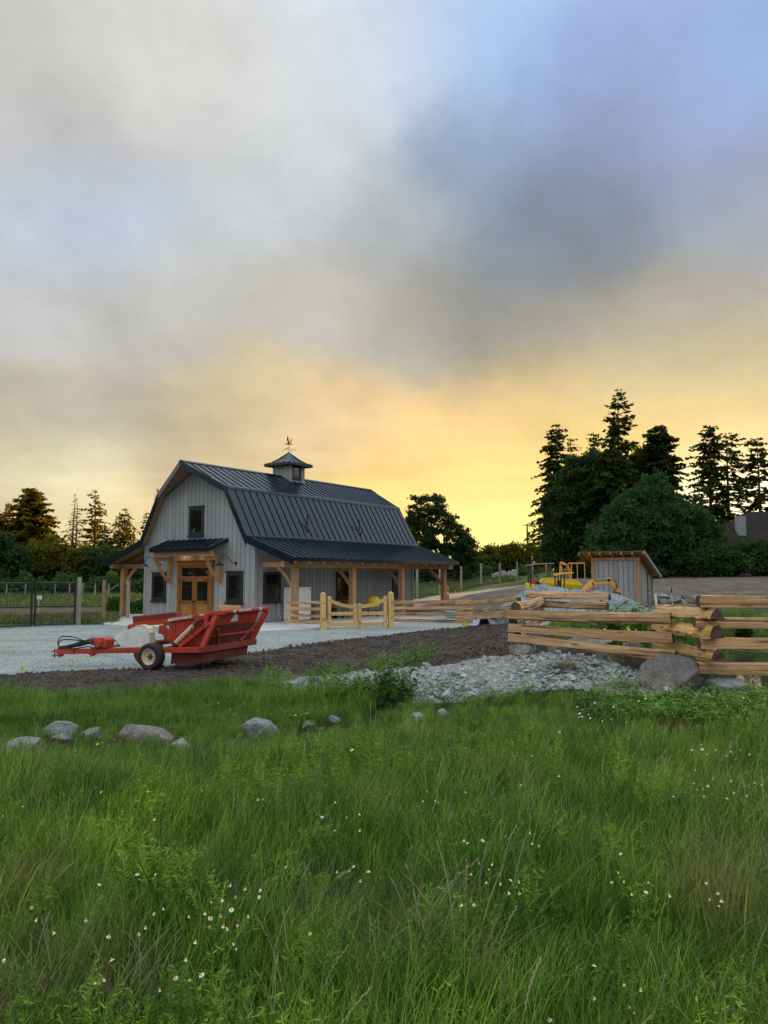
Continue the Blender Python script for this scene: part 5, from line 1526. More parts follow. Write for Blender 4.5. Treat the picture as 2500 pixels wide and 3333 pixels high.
def deer_fence(label, posts, mat, r, wires=(.3, .6, .9, 1.2, 1.5, 1.8), hgt=2.15, wr=.004, wlen=None):
    a = Vector((posts[0][0], posts[0][1], h1(*posts[0][:2])))
    t = thing('deer_fence', label, 'fence', a)
    pp = []
    for q in posts:
        x, y = q[:2]; hh = q[2] if len(q) > 2 else hgt; rr = q[3] if len(q) > 3 else r
        z = h1(x, y); pp.append((x - a.x, y - a.y, z - a.z))
        m = MB(); n_ = 5
        m.tube([(x - a.x + random.uniform(-.012, .012), y - a.y, z - a.z - .2 + (hh + .2) * k / n_) for k in range(n_ + 1)], [rr * random.uniform(.93, 1.05) for k in range(n_ + 1)], 9)
        m.build('post', M[q[4] if len(q) > 4 else mat], t)
    m = MB()
    for w in wires:
        for p, q in zip(pp, pp[1:]):
            m.cyl((p[0], p[1], p[2] + w), (q[0], q[1], q[2] + w), wr, 3)
    for p, q in zip(pp, pp[1:]):
        L = (Vector(p) - Vector(q)).length
        for k in range(1, int(L / .6)):
            f = k * .6 / L
            c = Vector(p).lerp(Vector(q), f)
            m.cyl((c.x, c.y, c.z + .1), (c.x, c.y, c.z + wires[-1]), wr * .6, 3)
    o = m.build('wire', M['black_metal'], t); o['kind'] = 'stuff'
    return t
q = [at(u, 2000, Y) for u, Y in ((256, 36.5), (337, 39.0), (416, 41.5), (560, 48), (760, 56))]
deer_fence('tall wire fence on round wooden posts left of the barn', [(q[0].x, q[0].y, 2.25, .11, 'post_wood'), (q[1].x, q[1].y, 2.1, .092, 'post_tan'), (q[2].x, q[2].y, 2.1, .10, 'post_wood'), (q[3].x, q[3].y), (q[4].x, q[4].y)], 'post_wood', .1)
q = [at(u, 1950, Y) for u, Y in ((1250, 57), (1358, 62), (1432, 66), (1502, 75), (1567, 80), (1628, 85), (1685, 89), (1735, 93), (1780, 97))]
deer_fence('wire fence on grey posts climbing the slope right of the barn', [(v.x, v.y) for v in q], 'post_wood', .095, hgt=2.35, wr=.006)
q = [at(u, 1950, Y) for u, Y in ((-40, 78), (20, 77), (82, 76), (178, 76), (225, 76), (268, 76), (309, 75), (352, 75))]
deer_fence('low fence of thin posts at the far edge of the field', [(v.x, v.y) for v in q], 'post_wood', .06, wires=(.4, .8, 1.1), hgt=1.35)
m = MB(); v = at(352, 1950, 75); a = Vector((v.x, v.y, h1(v.x, v.y)))
t = thing('brace_pole', 'slanting pole propping the far field fence', 'pole', a); m.cyl((.9, 0, 1.2), (-.9, 0, 0), .05, 6); m.build('pole', M['post_wood'], t)
# small board sign behind the gate
v = at(126, 1960, 50); a = Vector((v.x, v.y, h1(v.x, v.y)))
t = thing('field_sign', 'small white board sign on a stake behind the black gate', 'sign', a)
zz = at(126, 1945, 50).z - a.z
m = MB(); m.box(-.02, .02, -.02, .02, -.1, zz + .1); m.build('stake', M['post_wood'], t)
m = MB(); m.box(-.19, .19, -.045, -.021, zz - .12, zz + .13); m.build('board', M['print_white'], t)
# pale plank edgings of the garden beds
for k, (u0, v0_, u1, v1_, lab) in enumerate(((-60, 2004, 235, 1998, 'long pale plank edging of the garden bed behind the black gate'), (170, 2002, 330, 1994, 'pale plank edging of the bed behind the round posts'), (345, 1998, 470, 1986, 'short pale plank edging in front of the crop rows'))):
    p0, p1 = at(u0, v0_, 43 + k), at(u1, v1_, 44.5 + k)
    p0.z, p1.z = h1(p0.x, p0.y), h1(p1.x, p1.y)
    t = thing('plank_edging', lab, 'edging', p0, 0, 'garden bed edgings')
    m = MB(); m.beam((0, 0, .12), Vector(p1 - p0) + Vector((0, 0, .12)), .06, .26); m.build('plank', M['post_tan'], t)
# crop rows (leafy potatoes) beside the barn
def leaf_quads(P, size, up=0.3, asp=.5, r=rng):
    """P (n,3) -> random leaf quads"""
    n = len(P)
    d = r.normal(size=(n, 3)); d[:, 2] += up; d /= np.linalg.norm(d, axis=1)[:, None]
    q = r.normal(size=(n, 3)); q -= d * (q * d).sum(1)[:, None]; q /= np.linalg.norm(q, axis=1)[:, None]
    s = (size * r.uniform(.6, 1.3, n))[:, None]
    return np.stack([P, P + d * s * .5 + q * s * asp * .5, P + d * s, P + d * s * .5 - q * s * asp * .5], 1)
for k in range(2):
    p0 = at(352, 1990, 46 + 4 * k); p1 = at(480, 1990, 47 + 4 * k)
    t = thing('crop_row', ('nearer' if k == 0 else 'farther') + ' row of leafy green crops left of the barn', 'crop', (p0.x, p0.y, h1(p0.x, p0.y)), math.atan2(p1.y - p0.y, p1.x - p0.x))
    L = (p1 - p0).length; n = 5000
    x = rng.uniform(0, L, n); y = rng.normal(0, .35, n); hgt = .75 + .2 * np.sin(x * 3)
    z = rng.uniform(0, 1, n) ** .6 * hgt * np.exp(-(y / .6) ** 2)
    quads_object('foliage', leaf_quads(np.stack([x, y, z], 1), .2, .6, .7), M['crop'], t)

# ------------------------------------------------------------------ things kept under the porch
def BWp(x, y, z=0.0):
    c, s = math.cos(TH), math.sin(TH)
    return Vector((-6.22 + x * c + y * s, 37.017 - x * s + y * c, z))
t = thing('white_cabinet', 'wide white cabinet standing against the barn wall behind the first porch post', 'cabinet', BWp(.34, 2.75, .0), -TH)
m = MB(); m.box(-.26, .16, -.78, .80, .03, 1.68); m.build('body', M['white'], t, bevel=.01)
m = MB(); m.box(.161, .19, -.775, .795, .05, 1.10); m.build('door', M['white'], t, bevel=.008)
m = MB(); m.box(.161, .19, -.775, .795, 1.115, 1.67); do_ = m.build('door', M['white'], t, bevel=.008)
m = MB(); m.cyl((.19, .68, 1.58), (.205, .68, 1.58), .03, 8); m.build('knob', M['black_metal'], do_)
for (x, y, sx_, sy_, sz_, lab) in ((.32, 4.0, .28, .22, .92, 'tall brown carton beside the white cabinet under the porch'), (.55, 4.45, .3, .2, .80, 'lower brown carton in shadow under the porch')):
    t = thing('cardboard_box', lab, 'box', BWp(x, y, 0), -TH + R_(random.uniform(-6, 6)), 'cartons under the porch')
    m = MB(); m.box(-sx_, sx_, -sy_, sy_, .01, sz_); m.build('carton', M['cardboard'], t, bevel=.012)
    m = MB(); m.box(-sx_, -.004, -sy_, sy_, sz_ + .002, sz_ + .012); m.box(.004, sx_, -sy_, sy_, sz_ + .002, sz_ + .012); m.build('flap', M['cardboard'], t)
def small_cart(name, label, cat, loc, mat, hop, wheelR, tub=False):
    t = thing(name, label, cat, loc, -TH + R_(90))
    m = MB()
    if tub:
        m.lathe([(.001, .42), (.20, .44), (.34, .58), (.40, .85), (.36, 1.02), (.22, 1.12), (.18, 1.12), (.33, .98)], lambda a, b, h: (a, b, h), 18)
    else:
        m.prism([(-.30, .92), (.30, .92), (.16, .52), (-.16, .52)], lambda p, k: (p[0], (.26 if k else -.26) * (1 if p[1] > .7 else .6), p[1]))
    m.build(hop, M[mat], t, smooth=False, bevel=.01)
    for yy in (-.3, .3):
        wheel_simple(t, -.05, yy, wheelR, wheelR, .08, 'cream')
    m = MB(); m.tube([(-.1, -.25, wheelR), (-.1, -.25, .5), (.55, -.25, .85)], .018, 6); m.tube([(-.1, .25, wheelR), (-.1, .25, .5), (.55, .25, .85)], .018, 6); m.cyl((.55, -.27, .85), (.55, .27, .85), .018, 6); m.cyl((-.05, -.3, wheelR), (-.05, .3, wheelR), .02, 6); m.cyl((.35, -.25, .0), (.30, -.25, .62), .016, 6); m.cyl((.35, .25, .0), (.30, .25, .62), .016, 6)
    m.build('handle_frame', M['black_metal'], t)
    return t
small_cart('spreader_cart', 'red hopper spreader cart with two small wheels behind the pale gate', 'cart', BWp(.9, 6.1, 0), 'red', 'hopper', .17)
small_cart('cement_mixer', 'yellow drum cement mixer on wheels under the porch', 'cement mixer', BWp(1.0, 8.3, 0), 'yellow', 'drum', .16, True)
t = thing('motor_tiller', 'small black and red tiller standing in shade under the porch', 'tiller', BWp(.6, 5.2, 0), -TH)
m = MB(); m.box(-.2, .2, -.18, .18, .25, .52); m.build('engine', M['black_metal'], t, bevel=.03)
m = MB(); m.box(-.12, .12, -.1, .12, .522, .64); m.build('tank', M['red'], t, bevel=.03)
m = MB(); m.tube([(-.15, .15, .4), (-.5, .2, .85)], .016, 6); m.tube([(.15, .15, .4), (-.2, .3, .95)], .016, 6); m.build('handlebar', M['black_metal'], t)
for yy in (-.24, .24):
    wheel_simple(t, 0, yy, .18, .18, .09, 'black_metal')
t = thing('wooden_bench', 'pale yellow slatted bench in front of the right gable window', 'bench', BWp(-1.1, -.75, 0), -TH)
for z in (.62, .74):
    m = MB(); m.box(-.75, .75, .18, .21, z, z + .10, 0); m.build('back_slat', M['cedar_gate'], t)
for y_ in (-.22, -.08, .06):
    m = MB(); m.box(-.75, .75, y_, y_ + .12, .42, .455, 0); m.build('seat_slat', M['cedar_gate'], t)
for x_ in (-.66, .66):
    for y_, h_ in ((-.2, .418), (.14, .86)):
        m = MB(); m.box(x_ - .035, x_ + .035, y_, y_ + .06, 0, h_ if y_ < 0 else .418, 2); m.build('leg', M['cedar_gate'], t)
    m = MB(); m.box(x_ - .03, x_ + .03, .212, .25, .30, .84, 2); m.build('back_post', M['cedar_gate'], t)
# posts, crates and markers on the right
v = at(1456, 1955, 50); a = Vector((v.x, v.y, h1(v.x, v.y)))
t = thing('traffic_delineator', 'slim orange plastic marker post standing beside the last porch post', 'marker post', a)
m = MB(); m.lathe([(.20, 0), (.20, .06), (.15, .08), (.13, .5), (.10, .55), (.10, 1.0), (.06, 1.06), (.001, 1.07)], lambda p, q_, h: (p, q_, h), 14); m.build('post', M['cone'], t)
m = MB(); m.lathe([(.1325, .56), (.105, .58), (.105, .66), (.102, .68)], lambda p, q_, h: (p, q_, h), 14); m.build('band', M['print_white'], t)
v = at(1472, 1990, 41); a = Vector((v.x, v.y, h1(v.x, v.y)))
t = thing('storage_crate', 'low teal plastic crate behind the thin rails', 'crate', a, -.2)
m = MB(); m.box(-.33, .33, -.22, .22, .02, .30); m.build('tub', M['teal'], t, bevel=.02)
m = MB(); m.box(-.35, .35, -.24, .24, .302, .35); m.build('lid', M['teal'], t, bevel=.01)
for k, (u, v_) in enumerate(((1609, 1890), (1621, 1890), (1638, 1889), (1649, 1888), (1663, 1887), (1675, 1884))):
    a = at(u, v_, 96); a.z = h1(a.x, a.y)
    zz = at(u, v_ - 8, 96).z
    t = thing('beehive', ['leftmost', 'second from the left', 'third from the left', 'third from the right', 'second from the right', 'rightmost'][k] + ' pale beehive box of the row behind the right wire fence', 'beehive', a, random.uniform(-.3, .3), 'beehives behind the wire fence')
    h_ = .62 + .12 * (k % 3)
    m = MB(); m.box(-.26, .26, -.25, .25, .15, h_); m.build('body', plain('hive_cream', (.45, .47, .36), .7) if k == 0 else bpy.data.materials['hive_cream'], t)
    m = MB(); m.box(-.29, .29, -.28, .28, h_ + .002, h_ + .08); m.build('lid', M['white'], t)
    m = MB(); m.box(-.2, .2, -.2, .2, 0, .148); m.build('stand', M['post_wood'], t)
def marker_flag(u, v, Y, label, s=1.0):
    a = at(u, v, Y); a.z = h1(a.x, a.y)
    t = thing('marker_flag', label, 'flag', a, random.uniform(-.5, .5), 'yellow marker flags')
    m = MB(); m.cyl((0, 0, -.05), (.01, 0, .16 * s), .004, 5); m.build('wire', M['black_metal'], t)
    m = MB()
    P_ = [(.0, 0, .02 * s), (.09 * s, .02, .03 * s), (.08 * s, -.02, .12 * s), (.03 * s, .0, .19 * s), (-.03 * s, .01, .10 * s)]
    m.add(P_ + [(x, y + .006, z) for x, y, z in P_], [(0, 1, 2, 3, 4), (9, 8, 7, 6, 5)] + [(i, (i + 1) % 5, (i + 1) % 5 + 5, i + 5) for i in range(5)])
    m.build('flag', M['flag'], t)
marker_flag(70, 2184, 18.9, 'yellow marker flag on the gravel left of the rock picker')
marker_flag(1508, 2044, 33.0, 'yellow marker flag in front of the small rock under the thin rails', 1.8)
marker_flag(1078, 2092, 27.2, 'tiny yellow marker flag at the edge of the dark soil', .9)
marker_flag(2228, 1958, 44, 'tiny yellow marker flag on the rock wall right of the shed', .9)
v = at(2138, 1975, 42.5); a = Vector((v.x, v.y, h1(v.x, v.y)))
t = thing('plastic_pipe', 'white upright plastic pipe at the corner of the shed', 'pipe', a); m = MB(); m.cyl((0, 0, -.1), (-.06, 0, at(2138, 1938, 42.5).z - a.z), .06, 12); m.build('pipe', M['pvc'], t); m = MB(); m.cyl((-.06, 0, at(2138, 1938, 42.5).z - a.z), (-.06, 0, at(2138, 1938, 42.5).z - a.z + .08), .075, 12); m.build('collar', M['pvc'], t)
v = at(2165, 1976, 41); a = Vector((v.x, v.y, h1(v.x, v.y)))
zz = at(2165, 1971, 41).z - a.z
t = thing('pipe_bundle', 'white and red pipes lying in front of the rock wall', 'pipes', a)
m = MB(); m.cyl((-.3, 0, zz), (.35, .1, zz - .03), .05, 10); m.build('pipe', M['pvc'], t)
m = MB(); m.cyl((-.42, -.05, zz - .02), (-.1, -.02, zz + .0), .075, 10); m.cyl((.3, 0, zz - .02), (.42, 0, zz - .03), .07, 10); m.build('red_fitting', M['cone'] if False else M['red'], t)
m = MB(); m.box(-.4, .4, -.1, .12, 0, zz - .06); m.build('block', M['concrete'], t)
v = at(2187, 1960, 44); a = Vector((v.x, v.y, h1(v.x, v.y)))
t = thing('survey_stake', 'thin white stake with a dark top at the rock wall', 'stake', a); zt = at(2187, 1913, 44).z - a.z
m = MB(); m.cyl((.03, 0, -.1), (0, 0, zt - .3), .02, 6); m.build('rod', M['pvc'], t); m = MB(); m.cyl((0, 0, zt - .3), (-.01, 0, zt), .035, 8); m.build('dark_top', M['black_metal'], t)
# utility pole
v = at(1718, 1850, 150); a = Vector((v.x, v.y, h1(v.x, v.y)))
t = thing('utility_pole', 'tall wooden utility pole above the far trees', 'utility pole', a)
zt = at(1718, 1705, 150).z - a.z
m = MB(); m.tube([(0, 0, -1), (0, 0, zt)], [.2, .15], 8); m.build('pole', M['bark'], t)
m = MB(); m.cyl((.35, 0, zt - 2.6), (.35, 0, zt - 1.6), .22, 10); m.build('transformer', M['post_wood'], t)
m = MB(); m.beam((-.9, 0, zt - .3), (.5, 0, zt - .3), .1, .1); m.build('crossarm', M['bark'], t)
v = at(478, 1800, 120); a = Vector((v.x, v.y, h1(v.x, v.y)))
t = thing('utility_pole', 'thin bare pole between the conifers and the barn roof', 'utility pole', a); zt = at(434, 1728, 120).z - a.z
t.location.x = at(434, 1800, 120).x
m = MB(); m.tube([(0, 0, -1), (0, 0, zt)], [.16, .12], 8); m.build('pole', M['bark'], t)
# house beyond the hedge on the right: hipped roof, chimney
v = at(2440, 1780, 88); hzv = h1(v.x, v.y)
t = thing('house', 'dark hipped house roof with a pale chimney behind the right hedge', 'house', (v.x, v.y, hzv))
ez = at(2440, 1773, 88).z - hzv; xl = at(2345, 1773, 88).x - v.x; xr = xl + 15; rz1 = at(2500, 1680, 94).z - hzv
m = MB(); m.box(xl + .6, xr - .6, .6, 11.4, 0, ez - .1); m.build('wall', M['white'], t)
m = MB(); m.add([(xl, 0, ez), (xr, 0, ez), (xr, 12, ez), (xl, 12, ez), (xl + 6, 6, ez + 4.3), (xr - 6, 6, ez + 4.3)], [(0, 1, 5, 4), (1, 2, 5), (2, 3, 4, 5), (3, 0, 4), (0, 3, 2, 1)])
ro = m.build('roof', plain('brown_shingle_roof', (.034, .028, .026), 1.0, var=.3, scale=2, bmp=.4, spec=.05), t)
m = MB(); cxm = at(2412, 1740, 90).x - v.x; m.box(cxm - .45, cxm + .45, 1.6, 2.5, ez, at(2412, 1680, 90).z - hzv); m.build('chimney', plain('grey_chimney', (.22, .24, .25), .8), ro)
m = MB(); m.box(xl - .05, xr + .05, -.10, -.002, ez - .22, ez + .02); m.build('gutter', M['post_wood'], t)
m = MB(); m.box(xl + 2, xl + 3.4, .50, .598, ez - 1.6, ez - .5); wo_ = m.build('window', M['black'], t)
m = MB(); m.box(xl + 2.1, xl + 3.3, .48, .499, ez - 1.5, ez - .6); m.build('pane', M['glass'], wo_)

# ------------------------------------------------------------------ boulders, stones, rubble, gravel heap
def rock_mesh(name, seed, sub=3, cuts=9, rough=.10, m='rock', dims=(1, 1, 1)):
    r = np.random.default_rng(seed)
    bm = bmesh.new()
    bmesh.ops.create_icosphere(bm, subdivisions=sub, radius=1.0)
    V = np.array([v.co for v in bm.verts])
    for _ in range(cuts):
        n = r.normal(size=3); n /= np.linalg.norm(n)
        d = r.uniform(.40, .82)
        s = V @ n
        V = V - np.maximum(s - d, 0)[:, None] * n * .98
    f = r.uniform(.8, 1.3, 3)
    nz = np.zeros(len(V))
    for k in range(14):
        q = r.normal(size=3) * (1.5 + .8 * k); nz += np.sin(V @ q + r.random() * 6.28) / (1.2 + .7 * k)
    V = V * (1 + rough * nz)[:, None]
    V = V / np.abs(V).max(0) * np.array(dims)
    for v, c in zip(bm.verts, V):
        v.co = c
    me = bpy.data.meshes.new(name)
    bm.to_mesh(me); bm.free()
    me.materials.append(M[m])
    if sub >= 4:
        me.polygons.foreach_set('use_smooth', [True] * len(me.polygons))
    return me
def shard_mesh(name, seed, m, flat=.7, n=13):
    """angular broken stone: the hull of a few random points"""
    r = np.random.default_rng(seed)
    bm = bmesh.new()
    d = np.array((1.0, r.uniform(.55, .9), flat * r.uniform(.6, 1.0)))
    for p in r.normal(size=(n, 3)):
        bm.verts.new(p / np.linalg.norm(p) * r.uniform(.75, 1.05) * d)
    res = bmesh.ops.convex_hull(bm, input=bm.verts)
    bmesh.ops.delete(bm, geom=[g for g in res['geom_interior'] if isinstance(g, bmesh.types.BMVert)], context='VERTS')
    me = bpy.data.meshes.new(name)
    bm.to_mesh(me); bm.free()
    me.materials.append(M[m])
    return me
def boulder(name, label, u, v, w_px, h_px, Y, seed, m='rock', depth=.8, cuts=9, rough=.055, group=None, sink=.15, rz=None, sub=4, tilt=0.0):
    c = at(u, v, Y)
    k = Y / F_PX
    sx, sz = w_px * k / 2, h_px * k / 2
    me = rock_mesh(name, seed, sub, cuts, rough, m, (sx, sx * depth, sz * (1 + sink)))
    o = link(bpy.data.objects.new(name, me))
    o.location = (c.x, c.y, c.z - sz * sink + (.03 if group == 'rocks lying along the foot of the grass bank' else 0))
    o.rotation_euler = (0, tilt, random.uniform(-.3, .3) if rz is None else rz)
    tag(o, label, 'rock' if name != 'boulder' else 'boulder', group)
    return o
RG = 'rocks lying along the foot of the grass bank'
boulder('rock', 'pale grey rock leftmost in the row, cut by tall grass', 60, 2432, 140, 66, 9.0, 11, 'rock_pale', group=RG)
boulder('rock', 'pointed blue grey rock with a dark face at the foot of the grass bank', 186, 2390, 132, 70, 9.8, 21, 'rock_blue', cuts=12, group=RG)
boulder('rock', 'low brown rock in front of the pointed blue grey rock', 210, 2412, 90, 56, 9.3, 31, 'rock', group=RG)
boulder('rock', 'small rounded grey rock to the right of the pointed blue grey rock', 300, 2398, 78, 52, 9.7, 41, 'rock_pale', group=RG)
boulder('boulder', 'broad low tan boulder in the middle of the rock row', 468, 2400, 200, 88, 9.4, 57, 'rock_tan', depth=.6, cuts=12, group=RG, tilt=-.12)
boulder('boulder', 'whitish speckled boulder standing alone in the grass', 845, 2384, 126, 84, 9.7, 63, 'rock_pale', cuts=10, group=RG)
boulder('rock', 'small pale rock half hidden in grass to the right of the broad tan boulder', 588, 2425, 60, 36, 9.2, 71, 'rock_pale', group=RG)
boulder('rock', 'flat pale rock at the right end of the grass bank', 1085, 2345, 46, 26, 9.9, 83, 'rock_blue', group=RG)
boulder('rock', 'tan rock between the whitish boulder and the flat pale rock', 1000, 2368, 50, 32, 9.8, 85, 'rock', group=RG)
boulder('rock', 'white stone deep in the meadow grass on the left', 100, 2518, 70, 40, 7.4, 91, 'rock_pale')
boulder('rock', 'pale flat stone at the lower edge of the rubble', 1372, 2335, 80, 34, 10.2, 93, 'rock_pale')
boulder('rock', 'pale broken stone beside the tall weeds below the rubble', 1440, 2325, 50, 40, 10.3, 95, 'rock_pale')
BG = 'boulders under the split rail fence'
boulder('boulder', 'smooth tan boulder under the left end of the long rail panel', 1701, 2108, 88, 52, 13.0, 101, 'rock', cuts=3, rough=.03, group=BG)
boulder('boulder', 'small pale block between the smooth tan boulder and the flat topped boulder', 1797, 2108, 40, 44, 13.3, 103, 'rock_pale', group=BG)
boulder('boulder', 'flat topped grey boulder under the middle of the long rail panel', 1908, 2116, 176, 100, 13.2, 109, 'rock_blue', cuts=14, depth=.6, group=BG)
boulder('boulder', 'cracked grey boulder between the flat topped one and the huge one', 2044, 2140, 128, 112, 12.75, 118, 'rock', cuts=14, depth=.6, group=BG)
boulder('boulder', 'huge grey brown boulder under the short yellow rails', 2190, 2204, 248, 140, 11.2, 127, 'rock_tan', depth=.7, cuts=11, rough=.035, group=BG, sub=5, rz=.0, tilt=.10)
boulder('boulder', 'dark sloping slab of rock at the pond edge below the right rails', 2378, 2222, 150, 66, 11.0, 131, 'rock_blue', depth=.5, cuts=10, group=BG, tilt=.2)
for k, (u, v, w, h, Y, lab) in enumerate(((1902, 2160, 54, 36, 12.3, 'dark blue grey stone in front of the flat topped boulder'), (1947, 2142, 42, 44, 12.6, 'upright pale stone in the gap between two boulders'), (1998, 2168, 46, 32, 12.2, 'rounded light stone in front of the cracked boulder'), (1930, 2176, 60, 32, 12.1, 'flat dark stone at the top of the rubble'), (1976, 2144, 30, 36, 12.5, 'narrow pale stone wedged beside the cracked boulder'), (1850, 2150, 50, 30, 12.7, 'tan stone at the left foot of the flat topped boulder'), (2110, 2088, 46, 22, 13.4, 'light stone in the grass behind the fence'), (1960, 2085, 70, 24, 13.8, 'pale low stone seen under the long rails'))):
    boulder('stone', lab, u, v, w, h, Y, 140 + k, ['rock_blue', 'rock_pale', 'rock_blue', 'rock', 'rock_pale', 'rock'][k % 6], group=BG, sub=3)
boulder('rock', 'small grey rock under the free end of the straight thin rails', 1530, 2046, 40, 24, 34.0, 161, 'rock', sub=3)
WG = 'boulders of the rock wall right of the shed'
for k, (u, v, w, h, lab, mm) in enumerate(((2156, 1953, 42, 24, 'dark rock low in the wall next to the shed', 'rock'), (2160, 1938, 44, 18, 'flat rock on top of the wall next to the shed', 'rock_pale'), (2178, 1962, 34, 22, 'small rock at the foot of the wall behind the stake', 'rock'), (2196, 1950, 46, 30, 'large blue rock in the middle of the wall', 'rock_blue'), (2224, 1962, 50, 34, 'pale angular rock low in the wall', 'rock_pale'), (2232, 1941, 40, 26, 'dark peaked rock on top of the wall', 'rock'), (2256, 1952, 56, 36, 'broad dark rock at the right of the wall', 'rock'), (2178, 1943, 26, 16, 'little rock wedged at the top of the wall', 'rock_blue'), (2285, 1955, 44, 34, 'grey rock of the wall partly behind the right rails', 'rock'))):
    boulder('boulder', lab, u, v, w, h, 46 + (k % 3) * .3, 170 + k, mm, group=WG, sub=3)

def poly_sample(poly, n, r):
    P = np.array(poly); lo, hi = P.min(0), P.max(0)
    out = np.zeros((0, 2))
    while len(out) < n:
        q = r.uniform(lo, hi, (n * 2, 2))
        out = np.concatenate([out, q[inside(q[:, 0], q[:, 1], poly)]])
    return out[:n]
stone_protos = [shard_mesh('stone', 300 + k, 'rubble') for k in range(10)]
r = np.random.default_rng(77)
RUB = ZONES['rubble_ground']
ps = poly_sample(RUB, 250, r)
for k, (x, y) in enumerate(ps):
    o = link(bpy.data.objects.new('stone', stone_protos[k % 10]))
    s = float(r.choice([.045, .06, .075, .10, .14], p=[.3, .3, .22, .13, .05])) * r.uniform(.8, 1.2)
    o.location = (x, y, h1(x, y) + s * .25 + .02)
    o.scale = (s, s, s)
    o.rotation_euler = (r.uniform(-.5, .5), r.uniform(-.5, .5), r.uniform(0, 6.28))
    tag(o, 'broken blue grey stone lying in the rubble heap below the fence', 'stone', 'loose stones of the rubble heap')

# instancing of what nobody could count
def scatter(name, pts, rots, scl, idx, protos, mat=None):
    """point cloud + geometry nodes: instances of the prototype meshes"""
    pts = np.asarray(pts, 'f'); n = len(pts)
    me = bpy.data.meshes.new(name)
    me.vertices.add(n); me.vertices.foreach_set('co', pts.ravel())
    a = me.attributes.new('rot', 'FLOAT_VECTOR', 'POINT'); a.data.foreach_set('vector', np.asarray(rots, 'f').ravel())
    a = me.attributes.new('scl', 'FLOAT', 'POINT'); a.data.foreach_set('value', np.asarray(scl, 'f'))
    a = me.attributes.new('idx', 'INT', 'POINT'); a.data.foreach_set('value', np.asarray(idx, 'i'))
    o = link(bpy.data.objects.new(name, me))
    o['kind'] = 'stuff'
    col = bpy.data.collections.new(name + '_kinds')
    for k, pm in enumerate(protos):
        col.objects.link(bpy.data.objects.new('%s_kind_%02d' % (name, k), pm))
    g = bpy.data.node_groups.new(name, 'GeometryNodeTree')
    g.interface.new_socket('Geometry', in_out='INPUT', socket_type='NodeSocketGeometry')
    g.interface.new_socket('Geometry', in_out='OUTPUT', socket_type='NodeSocketGeometry')
    N, L = g.nodes, g.links
    gi, go = N.new('NodeGroupInput'), N.new('NodeGroupOutput')
    ci = N.new('GeometryNodeCollectionInfo'); ci.inputs[0].default_value = col; ci.inputs['Separate Children'].default_value = True; ci.inputs['Reset Children'].default_value = True
    ip = N.new('GeometryNodeInstanceOnPoints'); ip.inputs['Pick Instance'].default_value = True
    def named(nm, ty):
        q = N.new('GeometryNodeInputNamedAttribute'); q.data_type = ty; q.inputs[0].default_value = nm
        return q.outputs[0]
    L.new(gi.outputs[0], ip.inputs['Points']); L.new(ci.outputs[0], ip.inputs['Instance'])
    L.new(named('idx', 'INT'), ip.inputs['Instance Index']); L.new(named('rot', 'FLOAT_VECTOR'), ip.inputs['Rotation']); L.new(named('scl', 'FLOAT'), ip.inputs['Scale'])
    L.new(ip.outputs[0], go.inputs[0])
    md = o.modifiers.new('scatter', 'NODES'); md.node_group = g
    return o
def pts_on(xy, dz=0.0):
    return np.column_stack([xy, hz(xy[:, 0], xy[:, 1]) + dz])
n = 11000
xy = poly_sample(RUB, n, r)
s = r.choice([.016, .024, .034, .048, .066], n, p=[.32, .3, .22, .11, .05])
scatter('rubble', pts_on(xy, .015), np.column_stack([r.uniform(-.6, .6, n), r.uniform(-.6, .6, n), r.uniform(0, 6.28, n)]), s, r.integers(0, 10, n), stone_protos)
# clods on the dark soil
clods = [rock_mesh('clod', 400 + k, 2, 5, .16, 'clod') for k in range(4)]
n = 9000
xy = poly_sample(ZONES['soil_strip'], n, r)
scatter('soil_clods', pts_on(xy, .01), r.uniform(0, 6.28, (n, 3)), r.choice([.012, .02, .03, .05], n, p=[.4, .33, .2, .07]) * (1 + xy[:, 1] * .012), r.integers(0, 4, n), clods)
# loose gravel on the near yard
peb = [shard_mesh('pebble', 450 + k, 'pea', n=9) for k in range(4)]
n = 9000
near = [(-16, 17.2), (-9.1, 18.5), (-7.4, 19.6), (-5.86, 19.9), (-4.86, 22.4), (-2.67, 27), (1.84, 30.9), (0.5, 33.5), (-8, 30), (-16, 28)]
xy = poly_sample(near, n, r)
scatter('loose_gravel', pts_on(xy, .004), r.uniform(0, 6.28, (n, 3)), r.choice([.014, .022, .034], n, p=[.5, .4, .1]), r.integers(0, 4, n), peb)
n = 260
xy = poly_sample(ZONES['soil_strip'], n, r)
scatter('pale_stones', pts_on(xy, .01), r.uniform(0, 6.28, (n, 3)), r.choice([.015, .025, .04], n, p=[.6, .3, .1]), r.integers(0, 4, n), peb)

# gravel heap beside the shed
hx, hy = 7.3, 30.0
t = thing('gravel_heap', 'long heap of blue grey crushed gravel in front of the shed', 'gravel heap', (hx, hy, h1(hx, hy)))
gxs = np.linspace(-3.4, 3.4, 110); gys = np.linspace(-2.4, 2.6, 70)
HX, HYy = np.meshgrid(gxs, gys)
base = hz(HX + hx, HYy + hy) - t.location.z
def cone(cx_, cy_, hgt, sl=.62):
    d = np.hypot(HX - cx_, HYy - cy_); return hgt - sl * (np.sqrt(d * d + .12))
zt0 = t.location.z
ab = lambda z: z - zt0
top = np.maximum.reduce([cone(-1.15, 0, ab(2.12)), cone(-.55, .1, ab(2.05)), cone(.2, .15, ab(1.93)), cone(.95, .0, ab(1.93)), cone(1.5, -.1, ab(1.80)), cone(2.0, -.1, ab(1.55)), cone(2.5, -.1, ab(1.25)), cone(-1.9, -.2, ab(1.45)), cone(2.2, -.2, ab(1.15))])
top = top + wob(HX, HYy, 3.0, 9) * .035 + wob(HX, HYy, 11.0, 10) * .012
